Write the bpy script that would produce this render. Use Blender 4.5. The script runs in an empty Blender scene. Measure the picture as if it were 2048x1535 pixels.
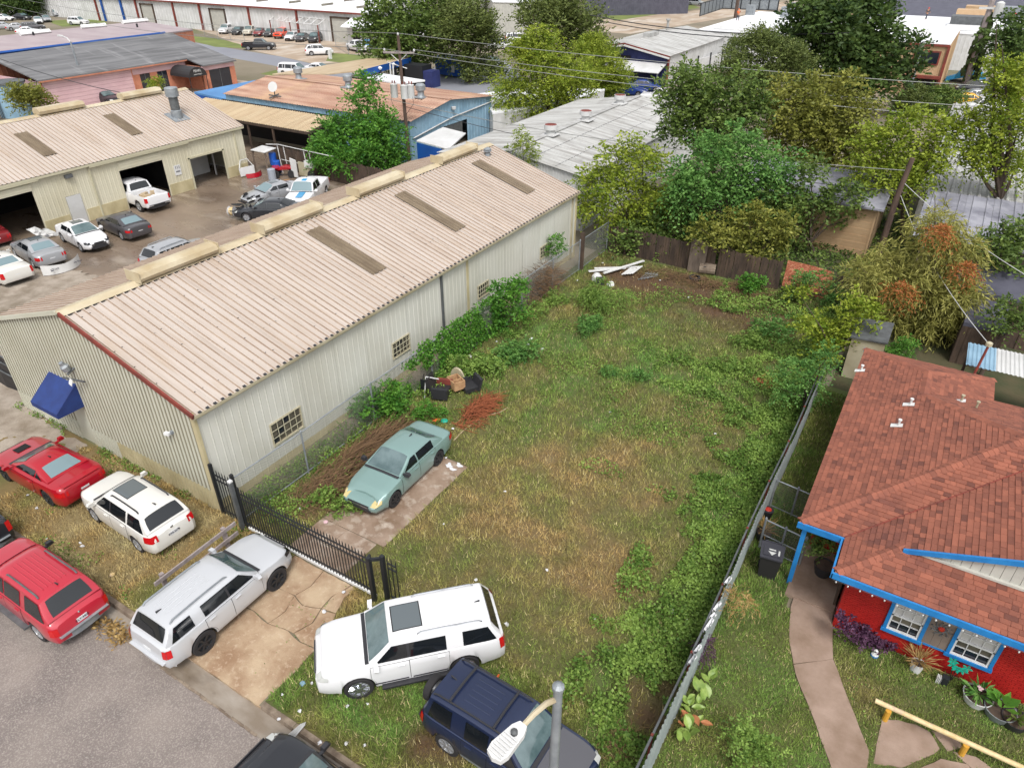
import bpy, bmesh, math, random
import numpy as np
from mathutils import Vector, Matrix
R = math.radians
SC = bpy.context.scene
COL = SC.collection
random.seed(7)
RNG = np.random.default_rng(7)
# -- camera, sky, sun, exposure
CAM_H, PITCH, AZ, FPX, CX, CY = 17.0, R(32.5), R(31.4), 1409.0, 1024.0, 767.5
cam_d = bpy.data.cameras.new('camera')
cam = bpy.data.objects.new('camera', cam_d)
COL.objects.link(cam)
cam.location = (0, 0, CAM_H)
cam.rotation_euler = (math.pi / 2 - PITCH, 0, AZ)
cam_d.sensor_fit = 'HORIZONTAL'
cam_d.sensor_width = 36.0
cam_d.lens = 36.0 * FPX / 2048.0
cam_d.clip_end = 3000
SC.camera = cam
SUN_EL, SUN_ROT = 56, 140          # the sun stands high behind the camera, hidden by a thin even overcast
world = bpy.data.worlds.new('World')
SC.world = world
world.use_nodes = True
wn = world.node_tree
bg = wn.nodes['Background']
sky = wn.nodes.new('ShaderNodeTexSky')
sky.sky_type = 'NISHITA'
sky.sun_disc = False
sky.sun_elevation = R(SUN_EL)
sky.sun_rotation = R(SUN_ROT)
sky.air_density = 1.0
sky.dust_density = 3.0
sky.ozone_density = 1.0
hs = wn.nodes.new('ShaderNodeHueSaturation')
hs.inputs['Saturation'].default_value = 0.14
wn.links.new(sky.outputs[0], hs.inputs['Color'])
wn.links.new(hs.outputs[0], bg.inputs[0])
bg.inputs[1].default_value = 0.15
sd = bpy.data.lights.new('sun', 'SUN')
sun = bpy.data.objects.new('sun', sd)
COL.objects.link(sun)
sd.energy = 1.5
sd.angle = R(16)
sd.color = (1.0, 0.965, 0.92)
sun.rotation_euler = (R(90 - SUN_EL), 0, R(180 - SUN_ROT))
SC.view_settings.view_transform = 'Standard'
SC.view_settings.look = 'None'
SC.view_settings.exposure = 0.72
SC.view_settings.gamma = 1.0
SC.view_settings.use_curve_mapping = False
SC.render.engine = 'CYCLES'
SC.cycles.max_bounces = 6
SC.cycles.transparent_max_bounces = 8
# -- where a point of the survey lies in the world
_fw = np.array([-math.sin(AZ) * math.cos(PITCH), math.cos(AZ) * math.cos(PITCH), -math.sin(PITCH)])
_rt = np.array([math.cos(AZ), math.sin(AZ), 0.0])
_up = np.cross(_rt, _fw)
_hd = np.array([-math.sin(AZ), math.cos(AZ), 0.0])
def ray(px, py):
 return _fw + _rt * (px - CX) / FPX - _up * (py - CY) / FPX
def at(px, py, z=0.0):
 d = ray(px, py)
 return np.array([0, 0, CAM_H]) + d * ((z - CAM_H) / d[2])
def atx(px, py, X):
 d = ray(px, py)
 return np.array([0, 0, CAM_H]) + d * (X / d[0])
def aty(px, py, Y):
 d = ray(px, py)
 return np.array([0, 0, CAM_H]) + d * (Y / d[1])
def atd(px, py, dist):
 d = ray(px, py)
 return np.array([0, 0, CAM_H]) + d * (dist / (d @ _hd))
# -- objects
def V3(p):
 return np.array(p, dtype=float)
def link(name, data=None, parent=None, loc=(0, 0, 0), rot=(0, 0, 0)):
 o = bpy.data.objects.new(name, data)
 COL.objects.link(o)
 if parent is not None:
  o.parent = parent
 o.location = loc
 o.rotation_euler = rot
 return o
def tag(o, label=None, cat=None, group=None, kind=None):
 if label: o['label'] = label
 if cat: o['category'] = cat
 if group: o['group'] = group
 if kind: o['kind'] = kind
 return o
def thing(name, label, cat, loc=(0, 0, 0), rz=0.0, group=None):
 o = link(name, None, None, tuple(float(a) for a in loc), (0, 0, rz))
 o.empty_display_size = 0.3
 return tag(o, label, cat, group)
def copy_tree(o, parent=None):
 c = o.copy()
 COL.objects.link(c)
 if parent is not None:
  c.parent = parent
 for ch in list(o.children):
  copy_tree(ch, c)
 return c
def root_off(parent):
 off = np.zeros(3)
 p = parent
 while p is not None:
  off += V3(p.location)
  p = p.parent
 return off
def mesh_np(name, v, f, mats, fmat=None, smooth=False, sharp=None, fattr=None, fcol=None):
 v = np.asarray(v, dtype=np.float32)
 me = bpy.data.meshes.new(name)
 if isinstance(f, np.ndarray):
  n, k = f.shape
  me.vertices.add(len(v)); me.vertices.foreach_set('co', v.ravel())
  me.loops.add(n * k); me.loops.foreach_set('vertex_index', f.ravel().astype(np.int32))
  me.polygons.add(n)
  me.polygons.foreach_set('loop_start', np.arange(0, n * k, k, dtype=np.int32))
  me.polygons.foreach_set('loop_total', np.full(n, k, dtype=np.int32))
  me.update(calc_edges=True)
 else:
  me.from_pydata(v.tolist(), [], f)
  me.update()
 for m in (mats if isinstance(mats, (list, tuple)) else [mats]):
  me.materials.append(m)
 if fmat is not None:
  me.polygons.foreach_set('material_index', np.asarray(fmat, dtype=np.int32))
 me.polygons.foreach_set('use_smooth', np.full(len(me.polygons), bool(smooth)))
 if smooth and sharp:
  me.set_sharp_from_angle(angle=R(sharp))
 if fattr is not None:
  a = me.attributes.new('tint', 'FLOAT', 'FACE')
  a.data.foreach_set('value', np.asarray(fattr, dtype=np.float32))
 if fcol is not None:
  a = me.attributes.new('col', 'FLOAT_COLOR', 'FACE')
  c = np.ones((len(me.polygons), 4), dtype=np.float32); c[:, :3] = fcol
  a.data.foreach_set('color', c.ravel())
 return me
class MB:
 """collects shapes in world (or local) coordinates and links them as ONE mesh object"""
 def __init__(s):
  s.v, s.f, s.m = [], [], []
 def poly(s, pts, mi=0):
  n = len(s.v)
  s.v += [tuple(map(float, p)) for p in pts]
  s.f.append(tuple(range(n, n + len(pts)))); s.m.append(mi)
  return s
 def obox(s, o, ux, uy, uz, mi=0):
  o, ux, uy, uz = map(V3, (o, ux, uy, uz))
  n = len(s.v)
  for c in ((0, 0, 0), (1, 0, 0), (1, 1, 0), (0, 1, 0), (0, 0, 1), (1, 0, 1), (1, 1, 1), (0, 1, 1)):
   s.v.append(tuple(o + ux * c[0] + uy * c[1] + uz * c[2]))
  flip = np.dot(np.cross(ux, uy), uz) < 0
  for q in ((0, 3, 2, 1), (4, 5, 6, 7), (0, 1, 5, 4), (1, 2, 6, 5), (2, 3, 7, 6), (3, 0, 4, 7)):
   q = q[::-1] if flip else q
   s.f.append(tuple(n + i for i in q)); s.m.append(mi)
  return s
 def box(s, c, d, rz=0.0, mi=0):
  c, d = V3(c), V3(d)
  ex = np.array([math.cos(rz), math.sin(rz), 0]); ey = np.array([-math.sin(rz), math.cos(rz), 0])
  return s.obox(c - ex * d[0] / 2 - ey * d[1] / 2 - np.array([0, 0, d[2] / 2]), ex * d[0], ey * d[1], (0, 0, d[2]), mi)
 def tube(s, pts, r, n=6, mi=0, cap=True):
  pts = [V3(p) for p in pts]
  rs = r if isinstance(r, (list, tuple, np.ndarray)) else [r] * len(pts)
  base = len(s.v)
  ref = np.array([0, 0, 1.0])
  t0 = pts[-1] - pts[0]
  if abs(t0[2]) > 0.9 * np.linalg.norm(t0): ref = np.array([1.0, 0, 0])
  for i, p in enumerate(pts):
   t = pts[min(i + 1, len(pts) - 1)] - pts[max(i - 1, 0)]
   t = t / (np.linalg.norm(t) + 1e-9)
   a = np.cross(t, ref); a /= np.linalg.norm(a) + 1e-9
   b = np.cross(a, t)
   for k in range(n):
    w = 2 * math.pi * k / n
    s.v.append(tuple(p + (a * math.cos(w) + b * math.sin(w)) * rs[i]))
  for i in range(len(pts) - 1):
   for k in range(n):
    a0 = base + i * n + k; a1 = base + i * n + (k + 1) % n
    s.f.append((a0, a0 + n, a1 + n, a1)); s.m.append(mi)
  if cap:
   s.f.append(tuple(base + k for k in range(n))); s.m.append(mi)
   e = base + (len(pts) - 1) * n
   s.f.append(tuple(e + k for k in reversed(range(n)))); s.m.append(mi)
  return s
 def lathe(s, prof, n=16, o=(0, 0, 0), ax=(0, 0, 1), mi=0, cap=True):
  ax = V3(ax) / np.linalg.norm(ax)
  a = np.cross(ax, (1, 0, 0) if abs(ax[0]) < .9 else (0, 1, 0)); a /= np.linalg.norm(a)
  b = np.cross(ax, a); o = V3(o); base = len(s.v)
  for (r, h) in prof:
   for k in range(n):
    w = 2 * math.pi * k / n
    s.v.append(tuple(o + ax * h + (a * math.cos(w) + b * math.sin(w)) * r))
  for i in range(len(prof) - 1):
   for k in range(n):
    p = base + i * n + k; q = base + i * n + (k + 1) % n
    s.f.append((p, q, q + n, p + n)); s.m.append(mi)
  if cap:
   s.f.append(tuple(base + k for k in reversed(range(n)))); s.m.append(mi)
   e = base + (len(prof) - 1) * n
   s.f.append(tuple(e + k for k in range(n))); s.m.append(mi)
  return s
 def prism(s, poly, ext, mi=0):
  poly = [V3(p) for p in poly]; ext = V3(ext); n = len(s.v); k = len(poly)
  s.v += [tuple(p) for p in poly] + [tuple(p + ext) for p in poly]
  s.f.append(tuple(range(n + k - 1, n - 1, -1))); s.m.append(mi)
  s.f.append(tuple(range(n + k, n + 2 * k))); s.m.append(mi)
  for i in range(k):
   j = (i + 1) % k
   s.f.append((n + i, n + j, n + k + j, n + k + i)); s.m.append(mi)
  return s
 def grid(s, P, mi=0, flip=False):
  P = np.asarray(P); a, b = P.shape[:2]; n = len(s.v)
  s.v += [tuple(p) for p in P.reshape(-1, 3)]
  for i in range(a - 1):
   for j in range(b - 1):
    q = (n + i * b + j, n + i * b + j + 1, n + (i + 1) * b + j + 1, n + (i + 1) * b + j)
    s.f.append(q[::-1] if flip else q); s.m.append(mi)
  return s
 def build(s, name, mats, parent=None, smooth=False, sharp=40, local=False, loc=None):
  v = np.array(s.v, dtype=float)
  o0 = np.zeros(3)
  if parent is not None and not local:
   v = v - root_off(parent)
  elif parent is None and not local:
   o0 = np.array([(v[:, 0].min() + v[:, 0].max()) / 2, (v[:, 1].min() + v[:, 1].max()) / 2, v[:, 2].min()])
   v = v - o0
  me = mesh_np(name, v, s.f, mats, s.m, smooth, sharp)
  return link(name, me, parent, tuple(o0) if loc is None else loc)
# -- materials
def srgb(c, k=1.0):
 out = []
 for a in c:
  a = a / 255.0
  out.append(k * (a / 12.92 if a <= 0.04045 else ((a + 0.055) / 1.055) ** 2.4))
 return tuple(out) + (1.0,)
MK = 0.72      # a photographed tone under this sky -> base colour
def mat(name, c, c2=None, scale=(1, 1, 1), amt=1.0, lo=0.35, hi=0.65, rough=0.8, metal=0.0, bump=0.0, bscale=30.0,
  rnd=0.0, coat=0.0, k=None, spec=0.5, detail=5.0, c3=None, scale3=(1, 1, 1), lo3=0.5, hi3=0.7, rvar=0.0, attr=None):
 k = MK if k is None else k
 m = bpy.data.materials.new(name); m.use_nodes = True
 nt = m.node_tree; N = nt.nodes; Lk = nt.links
 b = N['Principled BSDF']
 b.inputs['Roughness'].default_value = rough
 b.inputs['Metallic'].default_value = metal
 b.inputs['Specular IOR Level'].default_value = spec
 if coat:
  b.inputs['Coat Weight'].default_value = coat
  b.inputs['Coat Roughness'].default_value = 0.04
 geo = None
 def noise(sc, det=detail):
  nonlocal geo
  if geo is None: geo = N.new('ShaderNodeNewGeometry')
  mp = N.new('ShaderNodeMapping'); mp.inputs['Scale'].default_value = sc
  tx = N.new('ShaderNodeTexNoise'); tx.inputs['Scale'].default_value = 1.0; tx.inputs['Detail'].default_value = det
  tx.inputs['Roughness'].default_value = 0.6
  Lk.new(geo.outputs['Position'], mp.inputs['Vector']); Lk.new(mp.outputs[0], tx.inputs['Vector'])
  return tx.outputs['Fac']
 def ramp(sock, a, bb):
  r = N.new('ShaderNodeMapRange'); r.inputs['From Min'].default_value = a; r.inputs['From Max'].default_value = bb
  Lk.new(sock, r.inputs['Value']); return r.outputs[0]
 def mix(fac, A, B):
  x = N.new('ShaderNodeMix'); x.data_type = 'RGBA'
  if isinstance(fac, float): x.inputs[0].default_value = fac
  else: Lk.new(fac, x.inputs[0])
  for i, q in ((6, A), (7, B)):
   if isinstance(q, tuple): x.inputs[i].default_value = q
   else: Lk.new(q, x.inputs[i])
  return x.outputs[2]
 colr = srgb(c, k)
 if attr == 'col':
  at_ = N.new('ShaderNodeAttribute'); at_.attribute_name = 'col'; colr = at_.outputs['Color']
 if attr == 'tint':
  at_ = N.new('ShaderNodeAttribute'); at_.attribute_name = 'tint'
  colr = mix(at_.outputs['Fac'], colr, srgb(c2, k))
 elif c2 is not None:
  fac = ramp(noise(scale), lo, hi)
  if amt != 1.0:
   mu = N.new('ShaderNodeMath'); mu.operation = 'MULTIPLY'; mu.inputs[1].default_value = amt
   Lk.new(fac, mu.inputs[0]); fac = mu.outputs[0]
  colr = mix(fac, colr, srgb(c2, k))
 if c3 is not None:
  colr = mix(ramp(noise(scale3), lo3, hi3), colr, srgb(c3, k))
 if rnd:
  oi = N.new('ShaderNodeObjectInfo')
  mr = N.new('ShaderNodeMapRange'); mr.inputs['To Min'].default_value = 1 - rnd; mr.inputs['To Max'].default_value = 1 + rnd
  Lk.new(oi.outputs['Random'], mr.inputs['Value'])
  hv = N.new('ShaderNodeHueSaturation')
  Lk.new(mr.outputs[0], hv.inputs['Value'])
  if isinstance(colr, tuple): hv.inputs['Color'].default_value = colr
  else: Lk.new(colr, hv.inputs['Color'])
  colr = hv.outputs[0]
 if isinstance(colr, tuple): b.inputs['Base Color'].default_value = colr
 else: Lk.new(colr, b.inputs['Base Color'])
 if rvar:
  rr = ramp(noise(scale3 if c3 is not None else scale), 0.4, 0.62)
  mr = N.new('ShaderNodeMapRange'); mr.inputs['To Min'].default_value = rough; mr.inputs['To Max'].default_value = max(0.05, rough - rvar)
  Lk.new(rr, mr.inputs['Value']); Lk.new(mr.outputs[0], b.inputs['Roughness'])
 if bump:
  bp = N.new('ShaderNodeBump'); bp.inputs['Strength'].default_value = bump; bp.inputs['Distance'].default_value = 0.03
  Lk.new(noise((bscale,) * 3, 3.0), bp.inputs['Height']); Lk.new(bp.outputs[0], b.inputs['Normal'])
 return m
def leafmat(name, ca, cb, k=0.82, trans=0.3):
 m = bpy.data.materials.new(name); m.use_nodes = True
 nt = m.node_tree; N = nt.nodes; Lk = nt.links
 b = N['Principled BSDF']; b.inputs['Roughness'].default_value = 0.55; b.inputs['Specular IOR Level'].default_value = 0.25
 a = N.new('ShaderNodeAttribute'); a.attribute_name = 'tint'
 x = N.new('ShaderNodeMix'); x.data_type = 'RGBA'
 x.inputs[6].default_value = srgb(ca, k); x.inputs[7].default_value = srgb(cb, k)
 Lk.new(a.outputs['Fac'], x.inputs[0]); Lk.new(x.outputs[2], b.inputs['Base Color'])
 tr = N.new('ShaderNodeBsdfTranslucent'); Lk.new(x.outputs[2], tr.inputs['Color'])
 ms = N.new('ShaderNodeMixShader'); ms.inputs[0].default_value = trans
 Lk.new(b.outputs[0], ms.inputs[1]); Lk.new(tr.outputs[0], ms.inputs[2])
 Lk.new(ms.outputs[0], N['Material Output'].inputs['Surface'])
 return m
MT = {}
MT['asphalt'] = mat('asphalt', (158, 146, 138), (128, 117, 113), (.5, .5, .5), rough=.75, bump=.8, bscale=60, c3=(182, 172, 163), scale3=(26, 26, 26), lo3=.48, hi3=.7, rvar=.2)
MT['gutter'] = mat('gutter_concrete', (172, 162, 150), (136, 122, 106), (.6, 1.2, 1), rough=.6, bump=.25, rvar=.3, c3=(88, 74, 62), scale3=(.35, .9, 1), lo3=.55, hi3=.75)
MT['curb'] = mat('curb_concrete', (156, 140, 122), (112, 96, 82), (3, 3, 3), rough=.85, bump=.4)
MT['driveway'] = mat('driveway_concrete', (196, 172, 142), (156, 124, 96), (1.0, 1.0, 1), rough=.85, bump=.7, bscale=22, c3=(206, 184, 158), scale3=(7, 7, 7), lo3=.55, hi3=.75)
MT['slab'] = mat('slab_concrete', (172, 150, 132), (132, 108, 88), (.9, .9, 1), rough=.5, bump=.2, rvar=.25, c3=(195, 180, 165), scale3=(2.2, 2.2, 2), lo3=.5, hi3=.66)
MT['walk'] = mat('walkway_concrete', (176, 152, 136), (132, 108, 88), (.7, .7, 1), rough=.75, bump=.25, c3=(112, 88, 66), scale3=(.35, .35, 1), lo3=.58, hi3=.75)
MT['wetlot'] = mat('wet_lot_concrete', (150, 132, 114), (116, 100, 86), (.14, .2, .2), rough=.55, bump=.2, rvar=.45, c3=(178, 164, 150), scale3=(.25, .5, 1), lo3=.55, hi3=.75)
MT['lotgravel'] = mat('gravel', (178, 166, 152), (140, 126, 110), (1, 1, 1), rough=.95, bump=.9, bscale=14, c3=(118, 106, 88), scale3=(.25, .25, 1))
MT['base'] = mat('base_ground', (152, 140, 122), (120, 112, 92), (.05, .05, .05), rough=.95, bump=.3, c3=(108, 112, 72), scale3=(.03, .03, .03), lo3=.55, hi3=.66)
MT['farlot'] = mat('far_lot_concrete', (196, 178, 158), (160, 138, 114), (.12, .12, .1), rough=.8, c3=(214, 204, 192), scale3=(.3, .1, 1), lo3=.5, hi3=.7)
MT['farasphalt'] = mat('far_asphalt', (150, 152, 160), (134, 136, 146), (.1, .1, .1), rough=.75)
MT['fargrass'] = mat('far_grass', (128, 140, 72), (104, 116, 58), (.3, .3, .3), rough=.95)
MT['underwood'] = mat('dark_soil', (92, 84, 58), (58, 70, 38), (.5, .5, .5), rough=.95, bump=.8, bscale=6)  # dark dirt mixed with grass
MT['soilcol'] = mat('lot_soil', (120, 100, 60), rough=.97, bump=1.0, bscale=9, attr='col')
MT['blade'] = mat('grass_blade', (120, 130, 60), rough=.7, spec=.2, attr='col')
MT['roofmetal'] = mat('tan_roof_metal', (206, 194, 184), (182, 164, 148), (.25, 1.1, .2), amt=.55, lo=.4, hi=.7, rough=.5, rnd=.035, spec=.4, c3=(186, 162, 136), scale3=(.35, 3.3, .3), lo3=.56, hi3=.85)
MT['roofmetal2'] = mat('tan_roof_metal_stained', (204, 190, 178), (178, 160, 144), (.25, 1.1, .2), amt=.6, lo=.4, hi=.7, rough=.5, rnd=.03, spec=.4)
MT['ridge'] = mat('ridge_flashing', (216, 204, 176), (188, 168, 132), (.6, .6, .6), rough=.55)
MT['skylight'] = mat('skylight_fibreglass', (134, 118, 96), (112, 96, 76), (.8, 3, 1), rough=.5)
MT['wallwh'] = mat('ivory_wall_metal', (208, 207, 198), (194, 192, 180), (.4, .4, .25), rough=.55, rnd=.015, k=.86)
MT['wallwh2'] = mat('sage_wall_metal', (200, 199, 184), (186, 184, 166), (.4, .4, .25), rough=.55, k=.86)
MT['wallbase'] = mat('stained_wall_metal', (196, 184, 148), (170, 158, 122), (1.2, 1.2, .6), rough=.7, k=.86)
MT['trim'] = mat('tan_trim_metal', (200, 192, 166), (170, 158, 128), (.7, .7, .7), rough=.55)
MT['rusttrim'] = mat('rusty_trim', (146, 62, 48), (112, 52, 42), (2, 2, 2), rough=.75, c3=(196, 190, 176), scale3=(.8, .8, .8), lo3=.66, hi3=.7)
MT['wallcream'] = mat('cream_wall_metal', (210, 205, 184), (196, 189, 164), (.4, .4, .3), rough=.6, rnd=.02, k=.86)
MT['cream_trim'] = mat('cream_trim', (206, 200, 172), rough=.6)
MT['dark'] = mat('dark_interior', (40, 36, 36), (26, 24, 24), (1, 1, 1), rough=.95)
MT['glassdark'] = mat('dark_window_glass', (36, 42, 54), rough=.08, spec=.7)
MT['wglass'] = mat('dusty_window_glass', (120, 114, 100), (84, 80, 72), (2, 2, 2), rough=.3)
MT['steel'] = mat('galvanised_steel', (172, 178, 182), (146, 152, 158), (3, 3, 3), rough=.45, metal=.35)
MT['steeldark'] = mat('weathered_steel', (118, 122, 124), (96, 98, 100), (3, 3, 3), rough=.55, metal=.3)
MT['iron'] = mat('black_iron', (40, 42, 46), rough=.45, spec=.5)
MT['chain'] = mat('chain_link_wire', (150, 152, 148), rough=.5, metal=.5)
MT['bluefab'] = mat('blue_awning_fabric', (34, 62, 130), (28, 50, 110), (2, 2, 2), rough=.7)
MT['brick'] = mat('red_painted_brick', (206, 40, 34), (188, 30, 28), (3, 3, 3), rough=.55, k=.6)
MT['bluepaint'] = mat('bright_blue_paint', (44, 142, 214), (30, 124, 196), (3, 3, 3), rough=.5, k=.7)
MT['white'] = mat('white_paint', (240, 240, 240), (226, 226, 224), (2, 2, 2), rough=.5)
MT['siding'] = mat('pale_siding', (204, 202, 192), (188, 186, 178), (2, 2, 2), rough=.7, rnd=.02)
MT['taupe'] = mat('taupe_panel', (142, 126, 114), (124, 110, 100), (1, 1, 1), rough=.8)
MT['blind'] = mat('window_blind', (206, 204, 200), rough=.6)
MT['shingle'] = mat('red_shingle', (166, 100, 78), (112, 66, 54), rough=.9, bump=.4, bscale=40, attr='tint', k=.7, c3=(92, 56, 54), scale3=(.5, .5, .5), lo3=.6, hi3=.85)
MT['rust'] = mat('rusty_roof_metal', (202, 168, 146), (168, 126, 106), (.15, 1.2, .3), lo=.35, hi=.65, rough=.8, rnd=.05, c3=(206, 172, 136), scale3=(.25, .25, .3), lo3=.55, hi3=.75)
MT['bluewall'] = mat('light_blue_wall', (156, 190, 212), (132, 168, 192), (.8, .8, .8), rough=.65, rnd=.04)
MT['bluedeep'] = mat('strong_blue_metal', (24, 88, 172), (20, 76, 150), (1, 1, 1), rough=.5)
MT['blueroof'] = mat('blue_roof_metal', (92, 150, 206), (78, 130, 184), (.5, .5, .5), rough=.6)
MT['galv'] = mat('galvanised_roof', (198, 198, 196), (160, 158, 154), (.3, 2.2, .4), lo=.4, hi=.64, rough=.55, rnd=.05, c3=(128, 124, 120), scale3=(.5, .12, .5), lo3=.6, hi3=.8)
MT['canopy'] = mat('canopy_metal', (204, 184, 152), (186, 162, 130), (1.5, .2, .3), rough=.6, rnd=.03)
MT['palewhite'] = mat('pale_metal', (228, 228, 228), (206, 206, 204), (.6, .6, .6), rough=.55)
MT['greyroof'] = mat('asphalt_shingle_grey', (130, 130, 132), (98, 98, 100), (1.4, .12, .3), lo=.38, hi=.66, rough=.9, c3=(168, 168, 170), scale3=(.12, .8, .3), lo3=.58, hi3=.8)
MT['mauve'] = mat('mauve_roof', (184, 170, 172), (168, 152, 156), (.2, .4, .3), rough=.75)
MT['pink'] = mat('pink_siding', (232, 196, 200), (218, 180, 186), (.6, .6, .6), rough=.7)
MT['pinkbrick'] = mat('orange_brick', (214, 142, 112), (192, 122, 96), (2, 2, 2), rough=.8)
MT['blackfab'] = mat('black_canvas', (46, 44, 46), rough=.55)
MT['whiteroof'] = mat('white_membrane_roof', (250, 250, 252), (236, 238, 242), (.2, .2, .2), rough=.5, k=.82)
MT['navywall'] = mat('navy_wall', (54, 64, 122), (44, 52, 104), (1, 1, 1), rough=.6)
MT['beige'] = mat('beige_wall', (206, 174, 136), (196, 162, 124), (1, 1, 1), rough=.7)
MT['darkroof'] = mat('charcoal_metal_roof', (92, 92, 106), (76, 76, 90), (1, 1, 1), rough=.6, rnd=.06)
MT['oldroof'] = mat('weathered_grey_roof', (166, 166, 176), (118, 118, 130), (.6, .8, .8), rough=.65, rnd=.06, c3=(78, 78, 92), scale3=(1.2, 1.2, 1), lo3=.6, hi3=.75)
MT['wood'] = mat('weathered_wood', (138, 122, 108), (104, 90, 80), (4, 4, 1), rough=.9, rnd=.1)
MT['darkwood'] = mat('dark_fence_wood', (96, 78, 64), (66, 54, 46), (4, 4, 1), rough=.92, rnd=.14)
MT['greywood'] = mat('grey_rail_wood', (178, 166, 164), (146, 134, 132), (4, 4, 2), rough=.9)
MT['fencemetal'] = mat('grey_green_fence_metal', (172, 182, 180), (148, 158, 158), (1.5, 1.5, 1.5), rough=.5, rnd=.06, c3=(226, 230, 232), scale3=(3, 3, 5), lo3=.64, hi3=.68)
MT['osb'] = mat('osb_board', (190, 112, 82), (150, 80, 56), (7, 7, 7), rough=.9, c3=(222, 158, 122), scale3=(11, 11, 11), lo3=.5, hi3=.65)
MT['bark'] = mat('tree_bark', (96, 82, 70), (66, 54, 46), (3, 3, 1), rough=.95, bump=.8, bscale=12)
MT['pole'] = mat('wood_pole', (110, 88, 76), (80, 64, 56), (5, 5, .8), rough=.9)
MT['tyre'] = mat('tyre_rubber', (44, 42, 44), rough=.85)
MT['rim'] = mat('alloy_rim', (196, 198, 202), rough=.3, metal=.6)
MT['rimdark'] = mat('dark_rim', (52, 54, 58), rough=.4, metal=.3)
MT['chrome'] = mat('chrome', (226, 228, 232), rough=.12, metal=.9)
MT['plastic'] = mat('black_plastic', (50, 50, 54), rough=.5)
MT['seam'] = mat('panel_gap', (18, 18, 20), rough=.9)
MT['glass'] = mat('tinted_car_glass', (26, 30, 34), rough=.04, spec=.8)
MT['windscreen'] = mat('windscreen_glass', (112, 132, 134), (76, 98, 100), (1.6, 1.6, 1.6), rough=.05, spec=1.0)
MT['tail'] = mat('tail_lamp', (196, 24, 30), rough=.15, spec=.6, k=.8)
MT['lens'] = mat('headlamp_lens', (206, 208, 204), rough=.08, spec=.8)
MT['lensyellow'] = mat('yellowed_headlamp', (214, 196, 140), rough=.25)
MT['amber'] = mat('amber_lens', (214, 128, 40), rough=.2)
MT['plate'] = mat('licence_plate', (232, 234, 236), rough=.5)
MT['ink'] = mat('plate_ink', (40, 44, 70), rough=.6)
MT['paper'] = mat('white_litter', (238, 238, 240), (214, 214, 218), (9, 9, 9), rough=.7)
MT['teal'] = mat('teal_plastic', (28, 176, 150), rough=.4)
MT['terracotta'] = mat('red_plastic', (206, 56, 36), rough=.5)
MT['yellowpaint'] = mat('chipped_yellow_paint', (232, 212, 168), (216, 186, 130), (5, 5, 5), rough=.7, c3=(196, 168, 150), scale3=(2, 2, 2), lo3=.6, hi3=.7)
MT['tarp'] = mat('bright_blue_tarp', (20, 158, 216), rough=.5)
MT['skin'] = mat('skin', (176, 128, 100), rough=.6)
MT['dumpster'] = mat('dumpster_blue', (28, 92, 190), rough=.5)
MT['orange'] = mat('orange_cloth', (232, 110, 50), rough=.8)
MT['greyfab'] = mat('dark_clothes', (72, 76, 84), rough=.9)
MT['beigecover'] = mat('grey_car_cover', (138, 156, 154), (116, 134, 132), (2, 2, 2), rough=.7)
MT['redsoil'] = mat('dry_red_brush', (158, 88, 54), (128, 68, 40), rough=.95, attr='tint')
MT['drybrush'] = mat('dry_brown_brush', (126, 98, 68), (84, 62, 44), rough=.95, attr='tint')
MT['ribshade'] = mat('painted_rib_shade', (176, 156, 138), (150, 128, 110), (.6, 2, .6), rough=.7)  # shade on the rib sides, painted in as a darker tan
MT['wallgroove'] = mat('painted_groove_shade', (158, 152, 132), (140, 134, 114), (1, 1, 1), rough=.8)  # groove sides coloured darker to paint in their shade
MT['yellowpost'] = mat('yellow_post_paint', (226, 172, 60), (206, 150, 50), (6, 6, 6), rough=.6)
MT['canna'] = mat('canna_leaf', (112, 142, 58), (150, 172, 84), (5, 5, 5), rough=.45)
MT['cannabrown'] = mat('browned_leaf', (196, 132, 84), (170, 104, 62), (5, 5, 5), rough=.7)
MT['osbwood'] = mat('bare_wood', (206, 166, 124), (176, 134, 96), (5, 5, 5), rough=.8)
MT['cardboard'] = mat('cardboard', (196, 156, 104), (170, 128, 82), (3, 3, 3), rough=.9, rnd=.15)
MT['lgreyp'] = mat('grey_plastic', (168, 174, 186), rough=.5)
LEAF = {
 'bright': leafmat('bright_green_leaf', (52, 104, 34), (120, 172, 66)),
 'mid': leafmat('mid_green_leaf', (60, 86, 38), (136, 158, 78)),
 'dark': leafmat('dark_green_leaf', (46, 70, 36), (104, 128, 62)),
 'olive': leafmat('olive_leaf', (70, 86, 40), (134, 146, 80)),
 'lime': leafmat('lime_leaf', (92, 118, 26), (176, 188, 70)),
 'gold': leafmat('yellow_olive_leaf', (98, 106, 42), (164, 164, 78)),
 'feather': leafmat('feathery_green_leaf', (58, 104, 44), (132, 176, 90)),
 'willow': leafmat('yellow_willow_leaf', (116, 118, 54), (188, 184, 104)),
 'weed': leafmat('weed_leaf', (82, 116, 46), (158, 186, 92)),
 'purple': leafmat('purple_leaf', (62, 32, 58), (120, 84, 112)),
 'rustleaf': leafmat('rusty_dead_leaf', (150, 84, 40), (198, 128, 76)),
 'dryplant': leafmat('dry_straw_leaf', (150, 116, 66), (206, 178, 120)),
}
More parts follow.
